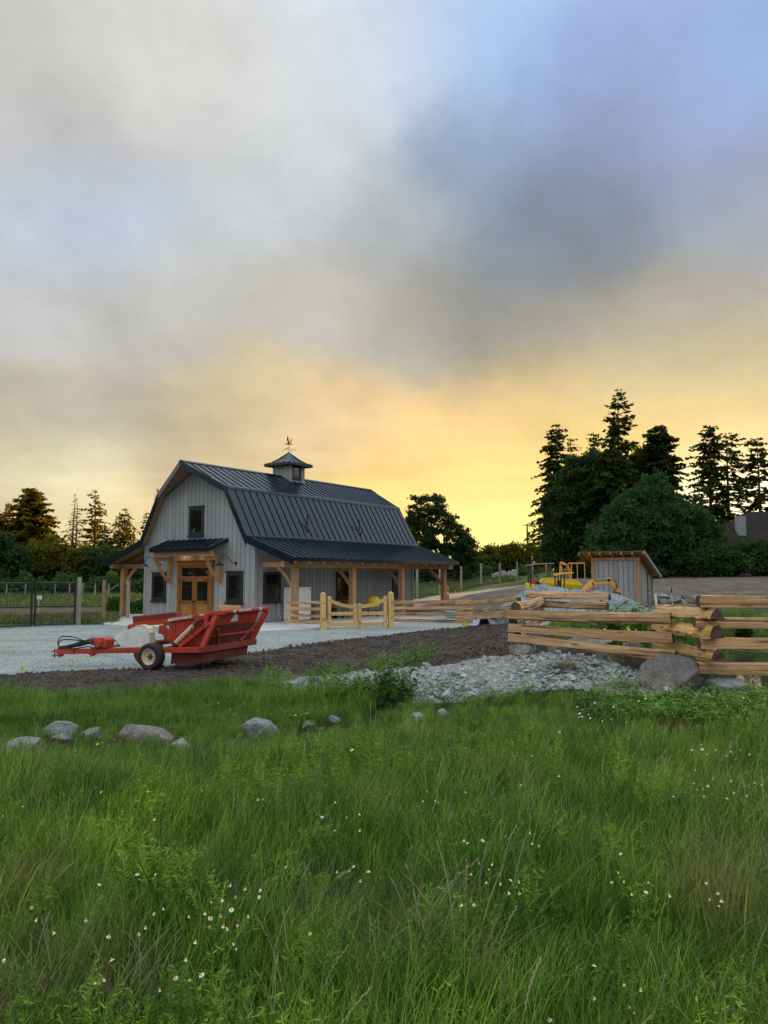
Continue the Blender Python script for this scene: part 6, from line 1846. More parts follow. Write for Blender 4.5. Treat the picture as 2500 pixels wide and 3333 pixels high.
HZ = np.maximum(top, base - .06)
Vh = np.stack([HX, HYy, HZ], -1).reshape(-1, 3); ih = np.arange(HX.size).reshape(HX.shape)
qh = np.stack([ih[:-1, :-1], ih[:-1, 1:], ih[1:, 1:], ih[1:, :-1]], -1).reshape(-1, 4)
me = bpy.data.meshes.new('gravel'); me.from_pydata(Vh.tolist(), [], qh.tolist()); me.polygons.foreach_set('use_smooth', [True] * len(me.polygons))
me.materials.append(ground_mat('heap_gravel', [(0.3, (0.165, 0.215, 0.235)), (0.5, (0.23, 0.285, 0.305)), (0.7, (0.31, 0.365, 0.38))], 1.5, 22, 0.5, 0.9, 0.04))
o = link(bpy.data.objects.new('gravel', me)); o.parent = t; o['kind'] = 'stuff'

# ------------------------------------------------------------------ trees
def tri_tubes(segs):
    """segs: list of (p0, p1, r0, r1) -> MB of 4-sided limbs"""
    m = MB()
    for p0, p1, r0, r1 in segs:
        m.tube([p0, p1], [r0, r1], 4, False)
    return m
def conifer(label, u, v_top, Y, spread, seed, mat='conifer', crown0=.12, whorls=34, fill=1.0, droop=.35, power=.8, lean=0.0, gaps=.12, twig=.5, name='conifer_tree', group=None, dead_top=0.0, bark='bark', up=.1, bushy=0.0):
    r = np.random.default_rng(seed)
    a = at(u, 1850, Y); z0 = h1(a.x, a.y)
    H = at(u, v_top, Y).z - z0
    t = thing(name, label, 'tree', (a.x, a.y, z0), 0, group)
    tr = MB()
    n = 9
    ax = lambda f: Vector((lean * H * f * f + .02 * H * math.sin(f * 4 + seed) * .3, .01 * H * math.sin(f * 3 + seed), H * f))
    R0 = .014 * H + .08
    tr.tube([ax(i / n * .985) for i in range(n + 1)], [max(.02, R0 * (1 - i / n) ** .85) for i in range(n + 1)], 8)
    sect = r.uniform(.6, 1.15, 7)
    quads = []; segs = []
    for k in range(whorls):
        f = crown0 + (1 - crown0) * ((k + r.uniform(-.3, .3)) / whorls)
        f = min(max(f, crown0), .985)
        q = (f - crown0) / (1 - crown0)
        prof = (1 - q) ** power * (0.55 + .45 * min(1, (q + .08) * 5)) + .02
        nb = int(r.integers(4, 7))
        a0 = r.uniform(0, 6.28)
        for j in range(nb):
            an = a0 + j * 6.283 / nb + r.normal(0, .25)
            if r.random() < gaps:
                continue
            L = spread * prof * r.uniform(.55, 1.15) * sect[int((an % 6.283) / 6.283 * 7) % 7]
            if L < .12: L = .12
            elev = up + .35 * q - .25 * (1 - q) + r.normal(0, .1)
            c = ax(f)
            d = Vector((math.cos(an), math.sin(an), 0))
            def bp(s):
                return c + d * (L * s) + Vector((0, 0, L * (elev * s - droop * s * s + .12 * max(0, s - .75))))
            segs.append((bp(0), bp(.5), .012 * H * .12 + .01 * L, .012 + .006 * L)); segs.append((bp(.5), bp(.95), .012 + .006 * L, .006))
            if dead_top and r.random() < dead_top * (.4 + q):
                continue
            nt = max(4, int(L * 11 * fill))
            s = r.uniform(.12 + .2 * (gaps > .2), 1.02, nt)
            base = np.array([bp(x) for x in s])
            base += r.normal(0, .03 + .04 * bushy, (nt, 3))
            side = np.where(r.random(nt) < .5, -1, 1)
            ang = an + side * r.uniform(.35, 1.25, nt)
            tl = twig * (1.15 - .6 * s) * r.uniform(.6, 1.25, nt) * min(1, .45 + L * .35)
            dz = r.normal(-.18, .25 + .25 * bushy, nt)
            dd = np.stack([np.cos(ang), np.sin(ang), dz], 1)
            ww = np.stack([-np.sin(ang), np.cos(ang), r.normal(0, .7, nt)], 1) * (tl * r.uniform(.20, .40, nt))[:, None]
            e = base + dd * tl[:, None]
            mid = base + dd * (tl * .45)[:, None]
            quads.append(np.stack([base, mid + ww, e, mid - ww], 1))
    top = ax(.985)
    tr.v  # trunk only in its own part
    tr.build('trunk', M[bark], t)
    tri_tubes(segs).build('branches', M[bark], t)
    Q_ = np.concatenate(quads)
    # leader tuft
    n2 = 14
    b = np.array([top + Vector((0, 0, -r.uniform(0, .05 * H))) for _ in range(n2)]); an = r.uniform(0, 6.28, n2)
    dd = np.stack([np.cos(an) * .5, np.sin(an) * .5, r.uniform(.3, 1, n2)], 1) * (.45 * twig)
    ww = np.stack([-np.sin(an), np.cos(an), 0 * an], 1) * .06
    Q_ = np.concatenate([Q_, np.stack([b, b + dd * .5 + ww, b + dd, b + dd * .5 - ww], 1)])
    quads_object('crown', Q_, M[mat], t)
    return t
def broad(label, u, Y, blobs, seed, mat='broad', leaf=.3, n_clump=None, per=90, clump=.55, name='broadleaf_tree', group=None, trunk_r=.25, bark='bark_grey', v_base=1850, asp=.75, shell=.55, limbs=True, upb=.2, cat='tree', rough=(.8, 1.06)):
    """blobs: ellipsoids in photo pixels (u, v, ru, rv) at distance Y that make up the crown"""
    r = np.random.default_rng(seed)
    a = at(u, v_base, Y); z0 = h1(a.x, a.y)
    t = thing(name, label, cat, (a.x, a.y, z0), 0, group)
    k = Y / F_PX
    C, W_ = [], []
    for (bu, bv, ru, rv) in blobs:
        c = at(bu, bv, Y)
        vol = ru * rv * min(ru, rv)
        C.append((c.x - a.x, 0.0, c.z - z0, ru * k, min(ru, rv * 1.2) * k, rv * k)); W_.append(ru * rv)
    C = np.array(C); W_ = np.array(W_) / sum(W_)
    area = sum(ru * rv for _, _, ru, rv in blobs) * k * k * math.pi
    nc = n_clump or int(area * 3.2 / clump)
    b = r.choice(len(C), nc, p=W_)
    d = r.normal(size=(nc, 3)); d /= np.linalg.norm(d, axis=1)[:, None]
    rad = (shell + (1 - shell) * r.random(nc)) ** 1.0 * r.uniform(*rough, nc)
    P = C[b, :3] + d * rad[:, None] * C[b, 3:]
    P[:, 2] = np.maximum(P[:, 2], .2)
    cs = clump * r.uniform(.6, 1.3, nc)
    m = per
    L = np.repeat(P, m, 0) + r.normal(size=(nc * m, 3)) * np.repeat(cs, m)[:, None] * np.array([.5, .5, .36])
    L[:, 2] = np.maximum(L[:, 2], .03)
    if limbs:
        segs = []
        base = Vector((0, 0, -.2)); ctr = C[:, :3].mean(0)
        fork = Vector((ctr[0] * .3, 0, max(.8, C[:, 2].min() * .35)))
        tm = MB(); tm.tube([base, fork * .5, fork], [trunk_r * 1.25, trunk_r, trunk_r * .9], 8); tm.build('trunk', M[bark], t)
        for c in C:
            cc = Vector(c[:3]); mid = fork.lerp(cc, .55) + Vector((0, r.normal(0, .2), -.1 * c[5]))
            segs += [(fork, mid, trunk_r * .65, trunk_r * .42), (mid, cc, trunk_r * .42, trunk_r * .22)]
        for i in r.choice(nc, min(nc, 70), replace=False):
            c = C[b[i]]; cc = Vector(c[:3])
            segs.append((fork.lerp(cc, r.uniform(.5, 1)), Vector(P[i]), trunk_r * .2, .02))
        tri_tubes(segs).build('limbs', M[bark], t)
    else:
        tm = MB()
        for c in C:
            tm.tube([(c[0], 0, 0), (c[0] + .1, 0, c[2] + c[5] * .4)], [trunk_r, trunk_r * .3], 6)
        tm.build('trunk' if len(C) == 1 else 'stems', M[bark], t)
    quads_object('crown', leaf_quads(L, leaf, upb, asp, r), M[mat], t)
    return t

LG = 'conifers of the wood left of the barn'
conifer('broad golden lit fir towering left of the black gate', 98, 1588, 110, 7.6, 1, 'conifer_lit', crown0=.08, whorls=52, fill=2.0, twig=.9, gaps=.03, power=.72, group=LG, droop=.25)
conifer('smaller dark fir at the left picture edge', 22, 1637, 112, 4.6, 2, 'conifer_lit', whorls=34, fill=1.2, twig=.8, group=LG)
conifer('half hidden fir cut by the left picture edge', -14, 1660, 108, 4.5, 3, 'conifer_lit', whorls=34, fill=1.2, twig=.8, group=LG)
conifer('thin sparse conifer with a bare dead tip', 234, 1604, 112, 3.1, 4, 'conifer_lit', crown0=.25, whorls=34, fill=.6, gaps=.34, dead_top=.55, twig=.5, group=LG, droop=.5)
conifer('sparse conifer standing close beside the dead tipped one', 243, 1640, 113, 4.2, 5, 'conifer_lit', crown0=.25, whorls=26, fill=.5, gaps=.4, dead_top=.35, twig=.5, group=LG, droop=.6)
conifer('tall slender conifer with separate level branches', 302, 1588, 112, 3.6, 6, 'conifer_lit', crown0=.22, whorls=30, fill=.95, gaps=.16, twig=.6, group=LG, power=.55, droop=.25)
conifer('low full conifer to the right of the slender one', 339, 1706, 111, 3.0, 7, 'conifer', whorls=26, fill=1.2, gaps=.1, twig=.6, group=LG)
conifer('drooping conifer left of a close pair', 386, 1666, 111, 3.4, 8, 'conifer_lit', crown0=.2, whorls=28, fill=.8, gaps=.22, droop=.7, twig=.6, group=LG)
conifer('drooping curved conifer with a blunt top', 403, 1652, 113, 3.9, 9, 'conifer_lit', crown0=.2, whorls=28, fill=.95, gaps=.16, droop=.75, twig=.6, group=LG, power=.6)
conifer('conifer half hidden behind the left roof edge', 470, 1664, 111, 3.2, 10, 'conifer', whorls=28, fill=.9, gaps=.2, twig=.6, group=LG)
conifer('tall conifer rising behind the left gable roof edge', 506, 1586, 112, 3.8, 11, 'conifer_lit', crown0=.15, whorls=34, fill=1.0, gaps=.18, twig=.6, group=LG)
BGp = 'broadleaf trees of the wood left of the barn'
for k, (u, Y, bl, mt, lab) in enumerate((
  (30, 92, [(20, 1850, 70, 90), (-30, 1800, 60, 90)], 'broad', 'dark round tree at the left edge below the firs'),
  (120, 96, [(120, 1840, 60, 80)], 'broad_lit', 'olive tree below the golden lit fir'),
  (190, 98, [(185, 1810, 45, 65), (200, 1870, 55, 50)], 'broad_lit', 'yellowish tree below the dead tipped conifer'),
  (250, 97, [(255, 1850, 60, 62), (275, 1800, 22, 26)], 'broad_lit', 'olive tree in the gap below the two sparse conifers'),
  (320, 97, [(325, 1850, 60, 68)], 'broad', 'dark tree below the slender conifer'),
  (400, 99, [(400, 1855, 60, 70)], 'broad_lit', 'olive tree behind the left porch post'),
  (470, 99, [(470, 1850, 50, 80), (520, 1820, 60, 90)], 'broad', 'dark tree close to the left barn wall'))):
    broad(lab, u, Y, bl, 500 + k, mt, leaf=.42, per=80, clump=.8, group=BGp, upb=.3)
# the unbroken undergrowth along the edge of that wood
def mass(name, label_u, u0, u1, v0, v1, Y, seed, mat, leaf, n, depth=2.0):
    r = np.random.default_rng(seed)
    uu = r.uniform(u0, u1, n); f = r.uniform(0, 1, n)
    Yv = Y + r.normal(0, depth, n)
    top = v0 + 12 * np.sin(uu * .045 + seed) + 9 * np.sin(uu * .11 + 2 * seed) + 5 * np.sin(uu * .31)
    x = (uu - W_PX / 2) / F_PX * Yv; gz = hz(x, Yv)
    zt = np.array([at(0, float(v), Y).z for v in np.linspace(v0 - 40, v0 + 40, 81)])
    ztop = np.interp(top, np.linspace(v0 - 40, v0 + 40, 81), zt)
    z = gz + (ztop - gz) * f ** .7
    o = quads_object(name, leaf_quads(np.stack([x, Yv, z], 1), leaf, .3, .75, r), M[mat])
    o['kind'] = 'stuff'
    return o
mass('undergrowth', '', -120, 560, 1885, 1945, 88, 1, 'bush', .42, 16000)
mass('undergrowth', '', -200, 620, 1790, 1945, 116, 2, 'broad', .6, 12000)

broad('spreading oak with an open crown right of the barn roof', 1440, 95, [(1392, 1650, 70, 50), (1345, 1690, 40, 40), (1450, 1690, 40, 34), (1365, 1740, 70, 48), (1455, 1750, 86, 66), (1510, 1790, 46, 56), (1430, 1815, 112, 50), (1385, 1850, 70, 50), (1490, 1860, 70, 40)], 21, 'broad', leaf=.24, per=95, clump=.40, trunk_r=.35, n_clump=560, bark='bark', name='oak_tree', shell=.5)
RL = 'small trees of the far line right of the oak'
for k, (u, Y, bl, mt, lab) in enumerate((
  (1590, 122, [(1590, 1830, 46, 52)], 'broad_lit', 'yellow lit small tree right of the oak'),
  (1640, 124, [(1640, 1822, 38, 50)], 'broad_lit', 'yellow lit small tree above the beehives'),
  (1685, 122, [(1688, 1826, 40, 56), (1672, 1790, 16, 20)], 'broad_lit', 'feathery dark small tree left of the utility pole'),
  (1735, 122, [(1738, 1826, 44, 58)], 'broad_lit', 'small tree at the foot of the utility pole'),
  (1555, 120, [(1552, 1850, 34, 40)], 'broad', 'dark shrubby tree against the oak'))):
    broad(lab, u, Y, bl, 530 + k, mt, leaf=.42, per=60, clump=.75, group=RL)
mass('undergrowth', '', 1330, 1800, 1862, 1915, 105, 3, 'bush', .42, 7000)
mass('undergrowth', '', 1300, 1800, 1830, 1915, 135, 4, 'broad', .6, 5000)

RC = 'tall conifers right of the site machines'
conifer('leaning conifer at the left of the dark clump', 1812, 1379, 80, 3.9, 31, 'conifer', crown0=.16, whorls=42, fill=1.7, gaps=.12, twig=.6, lean=.02, power=.5, group=RC)
conifer('small topped conifer behind the leaning one', 1868, 1424, 82, 2.4, 32, 'conifer', crown0=.2, whorls=30, fill=1.3, gaps=.15, twig=.55, power=.45, group=RC)
conifer('stubby conifer top left of the tallest fir', 1943, 1404, 82, 2.2, 33, 'conifer', crown0=.2, whorls=30, fill=1.4, gaps=.1, twig=.55, power=.45, group=RC)
conifer('tallest fir with open tiers above the dark clump', 2024, 1262, 80, 5.0, 34, 'conifer', crown0=.12, whorls=36, fill=1.25, gaps=.16, twig=.72, power=.75, group=RC, droop=.2, up=.12)
conifer('dense dark fir with raised right branches', 2160, 1382, 79, 4.4, 35, 'conifer', crown0=.1, whorls=48, fill=2.3, gaps=.03, twig=.75, power=.55, group=RC, up=.25)
broad('big dark broadleaf tree filling the left of the clump', 1870, 77, [(1890, 1560, 82, 70), (1940, 1510, 60, 50), (1832, 1650, 62, 80), (1806, 1765, 42, 75), (1880, 1700, 100, 120), (1960, 1600, 60, 100), (1850, 1810, 80, 50)], 36, 'broad', leaf=.27, per=150, clump=.55, trunk_r=.3, bark='bark')
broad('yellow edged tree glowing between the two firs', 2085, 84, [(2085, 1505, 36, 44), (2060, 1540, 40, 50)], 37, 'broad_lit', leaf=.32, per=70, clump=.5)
conifer('broad dark conifer standing in front of the tallest fir', 2005, 1462, 74, 5.6, 38, 'conifer', crown0=.03, whorls=48, fill=2.0, gaps=.03, twig=.75, power=.6, group=RC, bushy=.4)
broad('great rounded cedar bush behind the tool shed', 2120, 66, [(2130, 1590, 30, 34), (2130, 1622, 50, 46), (2105, 1655, 86, 56), (2160, 1660, 80, 60), (2065, 1712, 106, 70), (2200, 1712, 106, 76), (2130, 1740, 150, 80), (2000, 1775, 84, 70), (2240, 1765, 96, 76), (2120, 1810, 190, 60), (2305, 1810, 60, 50), (1960, 1830, 60, 50)], 39, 'cedar', leaf=.36, per=210, clump=.62, trunk_r=.25, bark='bark', name='cedar_tree', asp=.42, shell=.75, upb=.8, limbs=True, rough=(.7, 1.22))
broad('low clipped hedge running to the right below the house', 2390, 64, [(2280, 1825, 70, 48), (2350, 1820, 70, 52), (2420, 1818, 70, 54), (2490, 1815, 70, 56), (2560, 1815, 80, 56)], 40, 'bush', leaf=.26, per=150, clump=.5, name='hedge', shell=.6, limbs=False, trunk_r=.06, cat='hedge')
# the same woods go on outside the frame, on both sides (the windows mirror them)
def side_wood(x0, y0, x1, y1, hgt, seed, mat, n, leaf=1.1):
    r = np.random.default_rng(seed)
    f = r.random(n); x = x0 + (x1 - x0) * f + r.normal(0, 1.5, n); y = y0 + (y1 - y0) * f + r.normal(0, 1.5, n)
    top = hgt * (.7 + .3 * np.abs(np.sin(f * 23 + seed)) * np.abs(np.sin(f * 9)))
    z = hz(x, y) + top * r.random(n) ** .8
    o = quads_object('woods', leaf_quads(np.stack([x, y, z], 1), leaf, .3, .7, r), M[mat]); o['kind'] = 'stuff'
side_wood(-75, 75, -48, 8, 15, 1, 'conifer_lit', 16000)
side_wood(-48, 8, -30, -40, 13, 4, 'broad', 12000)
side_wood(38, 48, 46, 10, 13, 2, 'broad', 13000)
side_wood(46, 10, 40, -35, 12, 3, 'broad', 10000)
RP_ = 'open pines against the setting sun'
conifer('open pine left of the bright sun glow', 2321, 1384, 104, 5.4, 41, 'conifer', crown0=.14, whorls=40, fill=1.35, gaps=.2, twig=.7, power=.45, group=RP_, bark='bark')
conifer('slender pine in the middle of the sun glow', 2378, 1404, 104, 4.8, 42, 'conifer', crown0=.18, whorls=36, fill=1.1, gaps=.25, twig=.65, power=.4, group=RP_)
conifer('pine at the right picture edge beyond the glow', 2481, 1420, 104, 5.2, 43, 'conifer', crown0=.14, whorls=36, fill=1.25, gaps=.2, twig=.7, power=.45, group=RP_)
conifer('short pine left of the open pines', 2285, 1545, 100, 2.6, 44, 'conifer', crown0=.1, whorls=26, fill=.8, gaps=.22, twig=.6, power=.6, group=RP_)
mass('undergrowth', '', 2230, 2700, 1725, 1800, 98, 5, 'broad', .5, 5000)

# ------------------------------------------------------------------ meadow
def blade_mesh(name, n, h0, h1_, rad, w, lean, curve, m, r, seg=4, tipw=.12):
    Q_ = []
    for _ in range(n):
        a = r.uniform(0, 6.28); rr = rad * math.sqrt(r.random())
        b = np.array([rr * math.cos(a), rr * math.sin(a), -.02])
        L = r.uniform(h0, h1_)
        az = r.uniform(0, 6.28)
        el = r.uniform(.0, lean); cv = r.uniform(.2, 1.0) * curve
        hd = np.array([math.cos(az), math.sin(az), 0]); sd = np.array([-math.sin(az + .6), math.cos(az + .6), 0])
        ww = w * r.uniform(.6, 1.3)
        prev = None
        for i in range(seg + 1):
            s = i / seg
            th = el + cv * s * s
            p = b.copy() if i == 0 else p + (hd * math.sin(th) + np.array([0, 0, math.cos(th)])) * (L / seg)
            wd = ww * ((1 - s) ** .7 * (1 - tipw) + tipw * (1 - s)) * .5
            cur = (p - sd * wd, p + sd * wd)
            if prev is not None:
                Q_.append([prev[0], prev[1], cur[1], cur[0]])
            prev = cur
    return Q_
def quad_mesh(name, Q_, m):
    V = np.asarray(Q_, 'f'); n = len(V)
    me = bpy.data.meshes.new(name)
    me.vertices.add(4 * n); me.vertices.foreach_set('co', V.ravel())
    me.loops.add(4 * n); me.loops.foreach_set('vertex_index', np.arange(4 * n, dtype='i'))
    me.polygons.add(n); me.polygons.foreach_set('loop_start', np.arange(0, 4 * n, 4, dtype='i'))
    me.update(calc_edges=True); me.materials.append(m)
    return me
def grass_mat(name, lo, mid, hi, dry, dry_lo, trans=.2):
    """green from plant to plant (random), straw patches across the meadow"""
    m, nt, N, L, b = new_mat(name)
    N.remove(b)
    oi = N.new('ShaderNodeObjectInfo')
    pos = coords(nt, 'World')
    c = ramp(nt, oi.outputs['Random'], [(0.0, lo), (0.5, mid), (1.0, hi)])
    pn = noise(nt, pos, 0.55, 3, 0.6)
    c = mixc(nt, 1.0, c, ramp(nt, pn, [(0.3, (0.72, 0.80, 0.80)), (0.55, (1.0, 1.0, 1.0)), (0.75, (1.35, 1.22, 0.85))]), 'MULTIPLY')
    dn = noise(nt, mapping(nt, pos, (1, 1, .2)), 0.9, 4, 0.6)
    c = mixc(nt, ramp(nt, dn, [(dry_lo, (0, 0, 0)), (dry_lo + .12, (.75, .75, .75))]), c, dry)
    d = N.new('ShaderNodeBsdfPrincipled'); L.new(c, d.inputs['Base Color']); d.inputs['Roughness'].default_value = .5; d.inputs['Specular IOR Level'].default_value = .28
    t = N.new('ShaderNodeBsdfTranslucent'); L.new(mixc(nt, 1.0, c, (1.1, 1.15, .5), 'MULTIPLY'), t.inputs[0])
    mx = N.new('ShaderNodeMixShader'); mx.inputs[0].default_value = trans
    L.new(d.outputs[0], mx.inputs[1]); L.new(t.outputs[0], mx.inputs[2]); L.new(mx.outputs[0], N['Material Output'].inputs[0])
    return m
GR = grass_mat('meadow_grass', (0.028, 0.075, 0.010), (0.100, 0.210, 0.020), (0.28, 0.46, 0.060), (0.26, 0.20, 0.085), .56)
GB_ = grass_mat('bank_grass', (0.045, 0.110, 0.012), (0.092, 0.195, 0.018), (0.17, 0.30, 0.035), (0.19, 0.18, 0.06), .68)
HB_ = grass_mat('herb_leaves', (0.065, 0.155, 0.016), (0.14, 0.28, 0.026), (0.26, 0.43, 0.048), (0.15, 0.16, 0.05), .75)
SEED = grass_mat('seed_heads', (0.13, 0.17, 0.08), (0.20, 0.23, 0.12), (0.27, 0.26, 0.15), (0.26, 0.20, 0.12), .52)
STRAW = grass_mat('straw', (0.15, 0.13, 0.06), (0.22, 0.185, 0.095), (0.30, 0.25, 0.14), (0.24, 0.18, 0.10), .5)
r = np.random.default_rng(5)
protos = []
for k in range(5):
    protos.append(quad_mesh('tuft', blade_mesh('tuft', 44, .10, .36, .12, .0048, .5, 1.0, GR, r), GR))
for k in range(2):   # broader lush blades
    protos.append(quad_mesh('tuft', blade_mesh('tuft', 24, .16, .40, .10, .0085, .55, 1.3, GR, r, 5), GR))
# feathery herbs (mayweed leaves): stems with small side leaflets
def herb(n, h, r):
    Q_ = []
    for _ in range(n):
        a = r.uniform(0, 6.28); b = np.array([.08 * math.cos(a) * r.random(), .08 * math.sin(a) * r.random(), 0]); az = r.uniform(0, 6.28); el = r.uniform(0, .6)
        d = np.array([math.sin(el) * math.cos(az), math.sin(el) * math.sin(az), math.cos(el)])
        L = h * r.uniform(.6, 1.1)
        sd = np.array([-math.sin(az), math.cos(az), 0])
        Q_.append([b - sd * .0025, b + sd * .0025, b + d * L + sd * .001, b + d * L - sd * .001])
        for q in range(34):
            s = r.uniform(.2, 1.0); p = b + d * L * s
            a2 = r.uniform(0, 6.28); e2 = r.uniform(-.1, .9)
            dd = np.array([math.cos(a2) * math.cos(e2), math.sin(a2) * math.cos(e2), math.sin(e2)]); ll = r.uniform(.015, .04)
            w = np.cross(dd, r.normal(size=3)); w = w / np.linalg.norm(w) * r.uniform(.0012, .0032)
            Q_.append([p, p + dd * ll * .5 + w, p + dd * ll, p + dd * ll * .5 - w])
    return Q_
for k in range(3):
    protos.append(quad_mesh('herb', herb(12, .30, r), HB_))
# flowering stalks with seed heads (ryegrass spikes, foxtails)
def stalks(n, h, r, fox):
    Q_ = []
    for _ in range(n):
        a = r.uniform(0, 6.28); b = np.array([.1 * math.cos(a) * r.random(), .1 * math.sin(a) * r.random(), 0]); az = r.uniform(0, 6.28); el = r.uniform(0, .3); cv = r.uniform(.1, .9)
        hd = np.array([math.cos(az), math.sin(az), 0]); sd = np.array([-math.sin(az), math.cos(az), 0]); p = b; L = h * r.uniform(.75, 1.15); pts = [p]
        for i in range(8):
            th = el + cv * ((i + 1) / 8) ** 2
            p = p + (hd * math.sin(th) + np.array([0, 0, math.cos(th)])) * L / 8; pts.append(p)
        for i in range(8):
            Q_.append([pts[i] - sd * .0014, pts[i] + sd * .0014, pts[i + 1] + sd * .0012, pts[i + 1] - sd * .0012])
        # head
        if fox:
            t0, t1 = pts[7], pts[8]
            for j in range(3):
                w = np.cross(t1 - t0, r.normal(size=3)); w = w / np.linalg.norm(w) * .0030
                Q_.append([t0, (t0 + t1) / 2 + w, t1 + (t1 - t0) * .3, (t0 + t1) / 2 - w])
        else:
            for j in range(14):
                s = j / 14; i = 5 + int(s * 3); f = s * 3 - int(s * 3); q0 = pts[i] + (pts[i + 1] - pts[i]) * f; ax = pts[i + 1] - pts[i]; ax = ax / np.linalg.norm(ax)
                w = sd * (1 if j % 2 else -1)
                e = q0 + ax * .014 + w * .0035; nrm = np.cross(ax, w) * .002
                Q_.append([q0, q0 + ax * .006 + w * .0038 + nrm, e, q0 + ax * .010 - nrm])
    return Q_
for k in range(2):
    protos.append(quad_mesh('stalk', stalks(3, .48, r, False), SEED))
protos.append(quad_mesh('stalk', stalks(6, .38, r, True), SEED))
protos.append(quad_mesh('straw', blade_mesh('straw', 34, .12, .36, .15, .004, .9, 1.2, STRAW, r), STRAW))
def dock(n, r):
    Q_ = []
    for _ in range(n):
        az = r.uniform(0, 6.28); el = r.uniform(.3, 1.1); L = r.uniform(.05, .12); w = L * r.uniform(.14, .24)
        hd = np.array([math.cos(az), math.sin(az), 0]); sd = np.array([-math.sin(az), math.cos(az), 0]); b = hd * r.uniform(0, .04); p = b; pr = None
        for i in range(5):
            s_ = i / 4; th = el + .9 * s_ * s_
            if i: p = p + (hd * math.sin(th) + np.array([0, 0, math.cos(th)])) * L * .3
            wd = w * math.sin(math.pi * (.08 + .9 * s_)) ** .7
            cur = (p - sd * wd + np.array([0, 0, .25 * wd]), p, p + sd * wd + np.array([0, 0, .25 * wd]))
            if pr is not None:
                Q_.append([pr[0], pr[1], cur[1], cur[0]]); Q_.append([pr[1], pr[2], cur[2], cur[1]])
            pr = cur
    return Q_
for k in range(2):
    protos.append(quad_mesh('dock', dock(11, r), HB_))
nP = len(protos)   # 0-6 grass, 7-9 herbs, 10-11 spikes, 12 foxtails, 13 straw
front_line = [(-9, 8.1), (-5, 8.1), (-4.2, 8.0), (-3.2, 8.2), (-2.2, 8.5), (-1.2, 8.9), (-.4, 9.5), (.3, 11.15), (1.0, 10.95), (1.9, 11.1), (2.6, 10.9), (3.1, 10.4), (3.8, 9.6), (4.8, 9.8), (6, 10.0), (9.5, 10.4)]
MEADOW = front_line + [(9.5, 6), (5.5, 1.9), (-5.5, 1.9), (-9, 6)]
def density_points(poly, bands, r):
    out = []
    for y0, y1, dens in bands:
        x0, x1 = -(.62 * y1 + 1), (.62 * y1 + 1)
        n = int((x1 - x0) * (y1 - y0) * dens)
        q = np.column_stack([r.uniform(x0, x1, n), r.uniform(y0, y1, n)])
        q = q[(np.abs(q[:, 0]) < .62 * q[:, 1] + .8) & inside(q[:, 0], q[:, 1], poly)]
        out.append(q)
    return np.concatenate(out)
xy = density_points(MEADOW, [(1.9, 4, 200), (4, 6, 165), (6, 8.5, 130), (8.5, 11.3, 110)], r)
n = len(xy)
herbn = wob(xy[:, 0], xy[:, 1], 1.3, 11); dryn = wob(xy[:, 0], xy[:, 1], 1.0, 12)
for bx_, by_, br_ in ((1.95, 4.1, .45), (1.75, 3.4, .35), (.0, 3.6, .4), (.05, 3.1, .3), (-1.1, 3.0, .3), (.75, 2.9, .3), (2.6, 5.4, .4)):
    dryn = dryn + .85 * np.exp(-((xy[:, 0] - bx_) ** 2 + (xy[:, 1] - by_) ** 2) / br_ ** 2)
u_ = r.random(n)
idx = np.where(u_ < .80, r.integers(0, 5, n), r.integers(5, 7, n))
idx = np.where((herbn > .55) & (r.random(n) < .65), r.integers(7, 10, n), idx)
idx = np.where(r.random(n) < .05, r.integers(7, 10, n), idx)
idx = np.where(r.random(n) < .05, r.integers(10, 13, n), idx)
idx = np.where((dryn > .85) & (r.random(n) < .45), r.choice([12, 13, 13], n), idx)
idx = np.where(r.random(n) < .05, r.integers(14, 16, n), idx)
hgt = .86 + .16 * wob(xy[:, 0], xy[:, 1], .9, 13) + .24 * wob(xy[:, 0], xy[:, 1], 4.0, 17) + r.normal(0, .12, n)
hgt = np.clip(hgt, .38, 1.55) * np.clip(1.08 - .11 * np.maximum(xy[:, 1] - 6.4, 0), .55, 1.08)
scatter('meadow_grass', pts_on(xy), np.column_stack([r.normal(0, .10, n), r.normal(0, .10, n), r.uniform(0, 6.28, n)]), hgt, idx, protos)
# low broad weeds on the crest at the right, in front of the boulders
def weed(n, h, r, leaf=.06, rad=.12):
    Q_ = []
    for _ in range(n):
        a = r.uniform(0, 6.28); rr = rad * math.sqrt(r.random()); el = r.uniform(0, .65); az = r.uniform(0, 6.28)
        b = np.array([rr * math.cos(a), rr * math.sin(a), 0]); d = np.array([math.sin(el) * math.cos(az), math.sin(el) * math.sin(az), math.cos(el)]); L = h * r.uniform(.5, 1.1)
        sd = np.array([-math.sin(az), math.cos(az), 0]); Q_.append([b - sd * .003, b + sd * .003, b + d * L + sd * .0015, b + d * L - sd * .0015])
        for q in range(16):
            s = r.uniform(.15, 1.02); p = b + d * L * s; a2 = r.uniform(0, 6.28); e2 = r.uniform(-.2, .7)
            dd = np.array([math.cos(a2) * math.cos(e2), math.sin(a2) * math.cos(e2), math.sin(e2)]); ll = leaf * r.uniform(.5, 1.2); w = np.cross(dd, [0, 0, 1.]) + r.normal(0, .3, 3); w = w / np.linalg.norm(w) * ll * .2
            Q_.append([p, p + dd * ll * .5 + w, p + dd * ll, p + dd * ll * .5 - w])
    return Q_
WEED = grass_mat('weed_leaves', (0.055, 0.14, 0.016), (0.10, 0.225, 0.024), (0.17, 0.31, 0.038), (0.15, 0.18, 0.05), .8)
wp = [quad_mesh('weed', weed(14, .24, r, .045), WEED) for k in range(4)] + [quad_mesh('weed', weed(10, .32, r, .06), WEED) for k in range(3)]
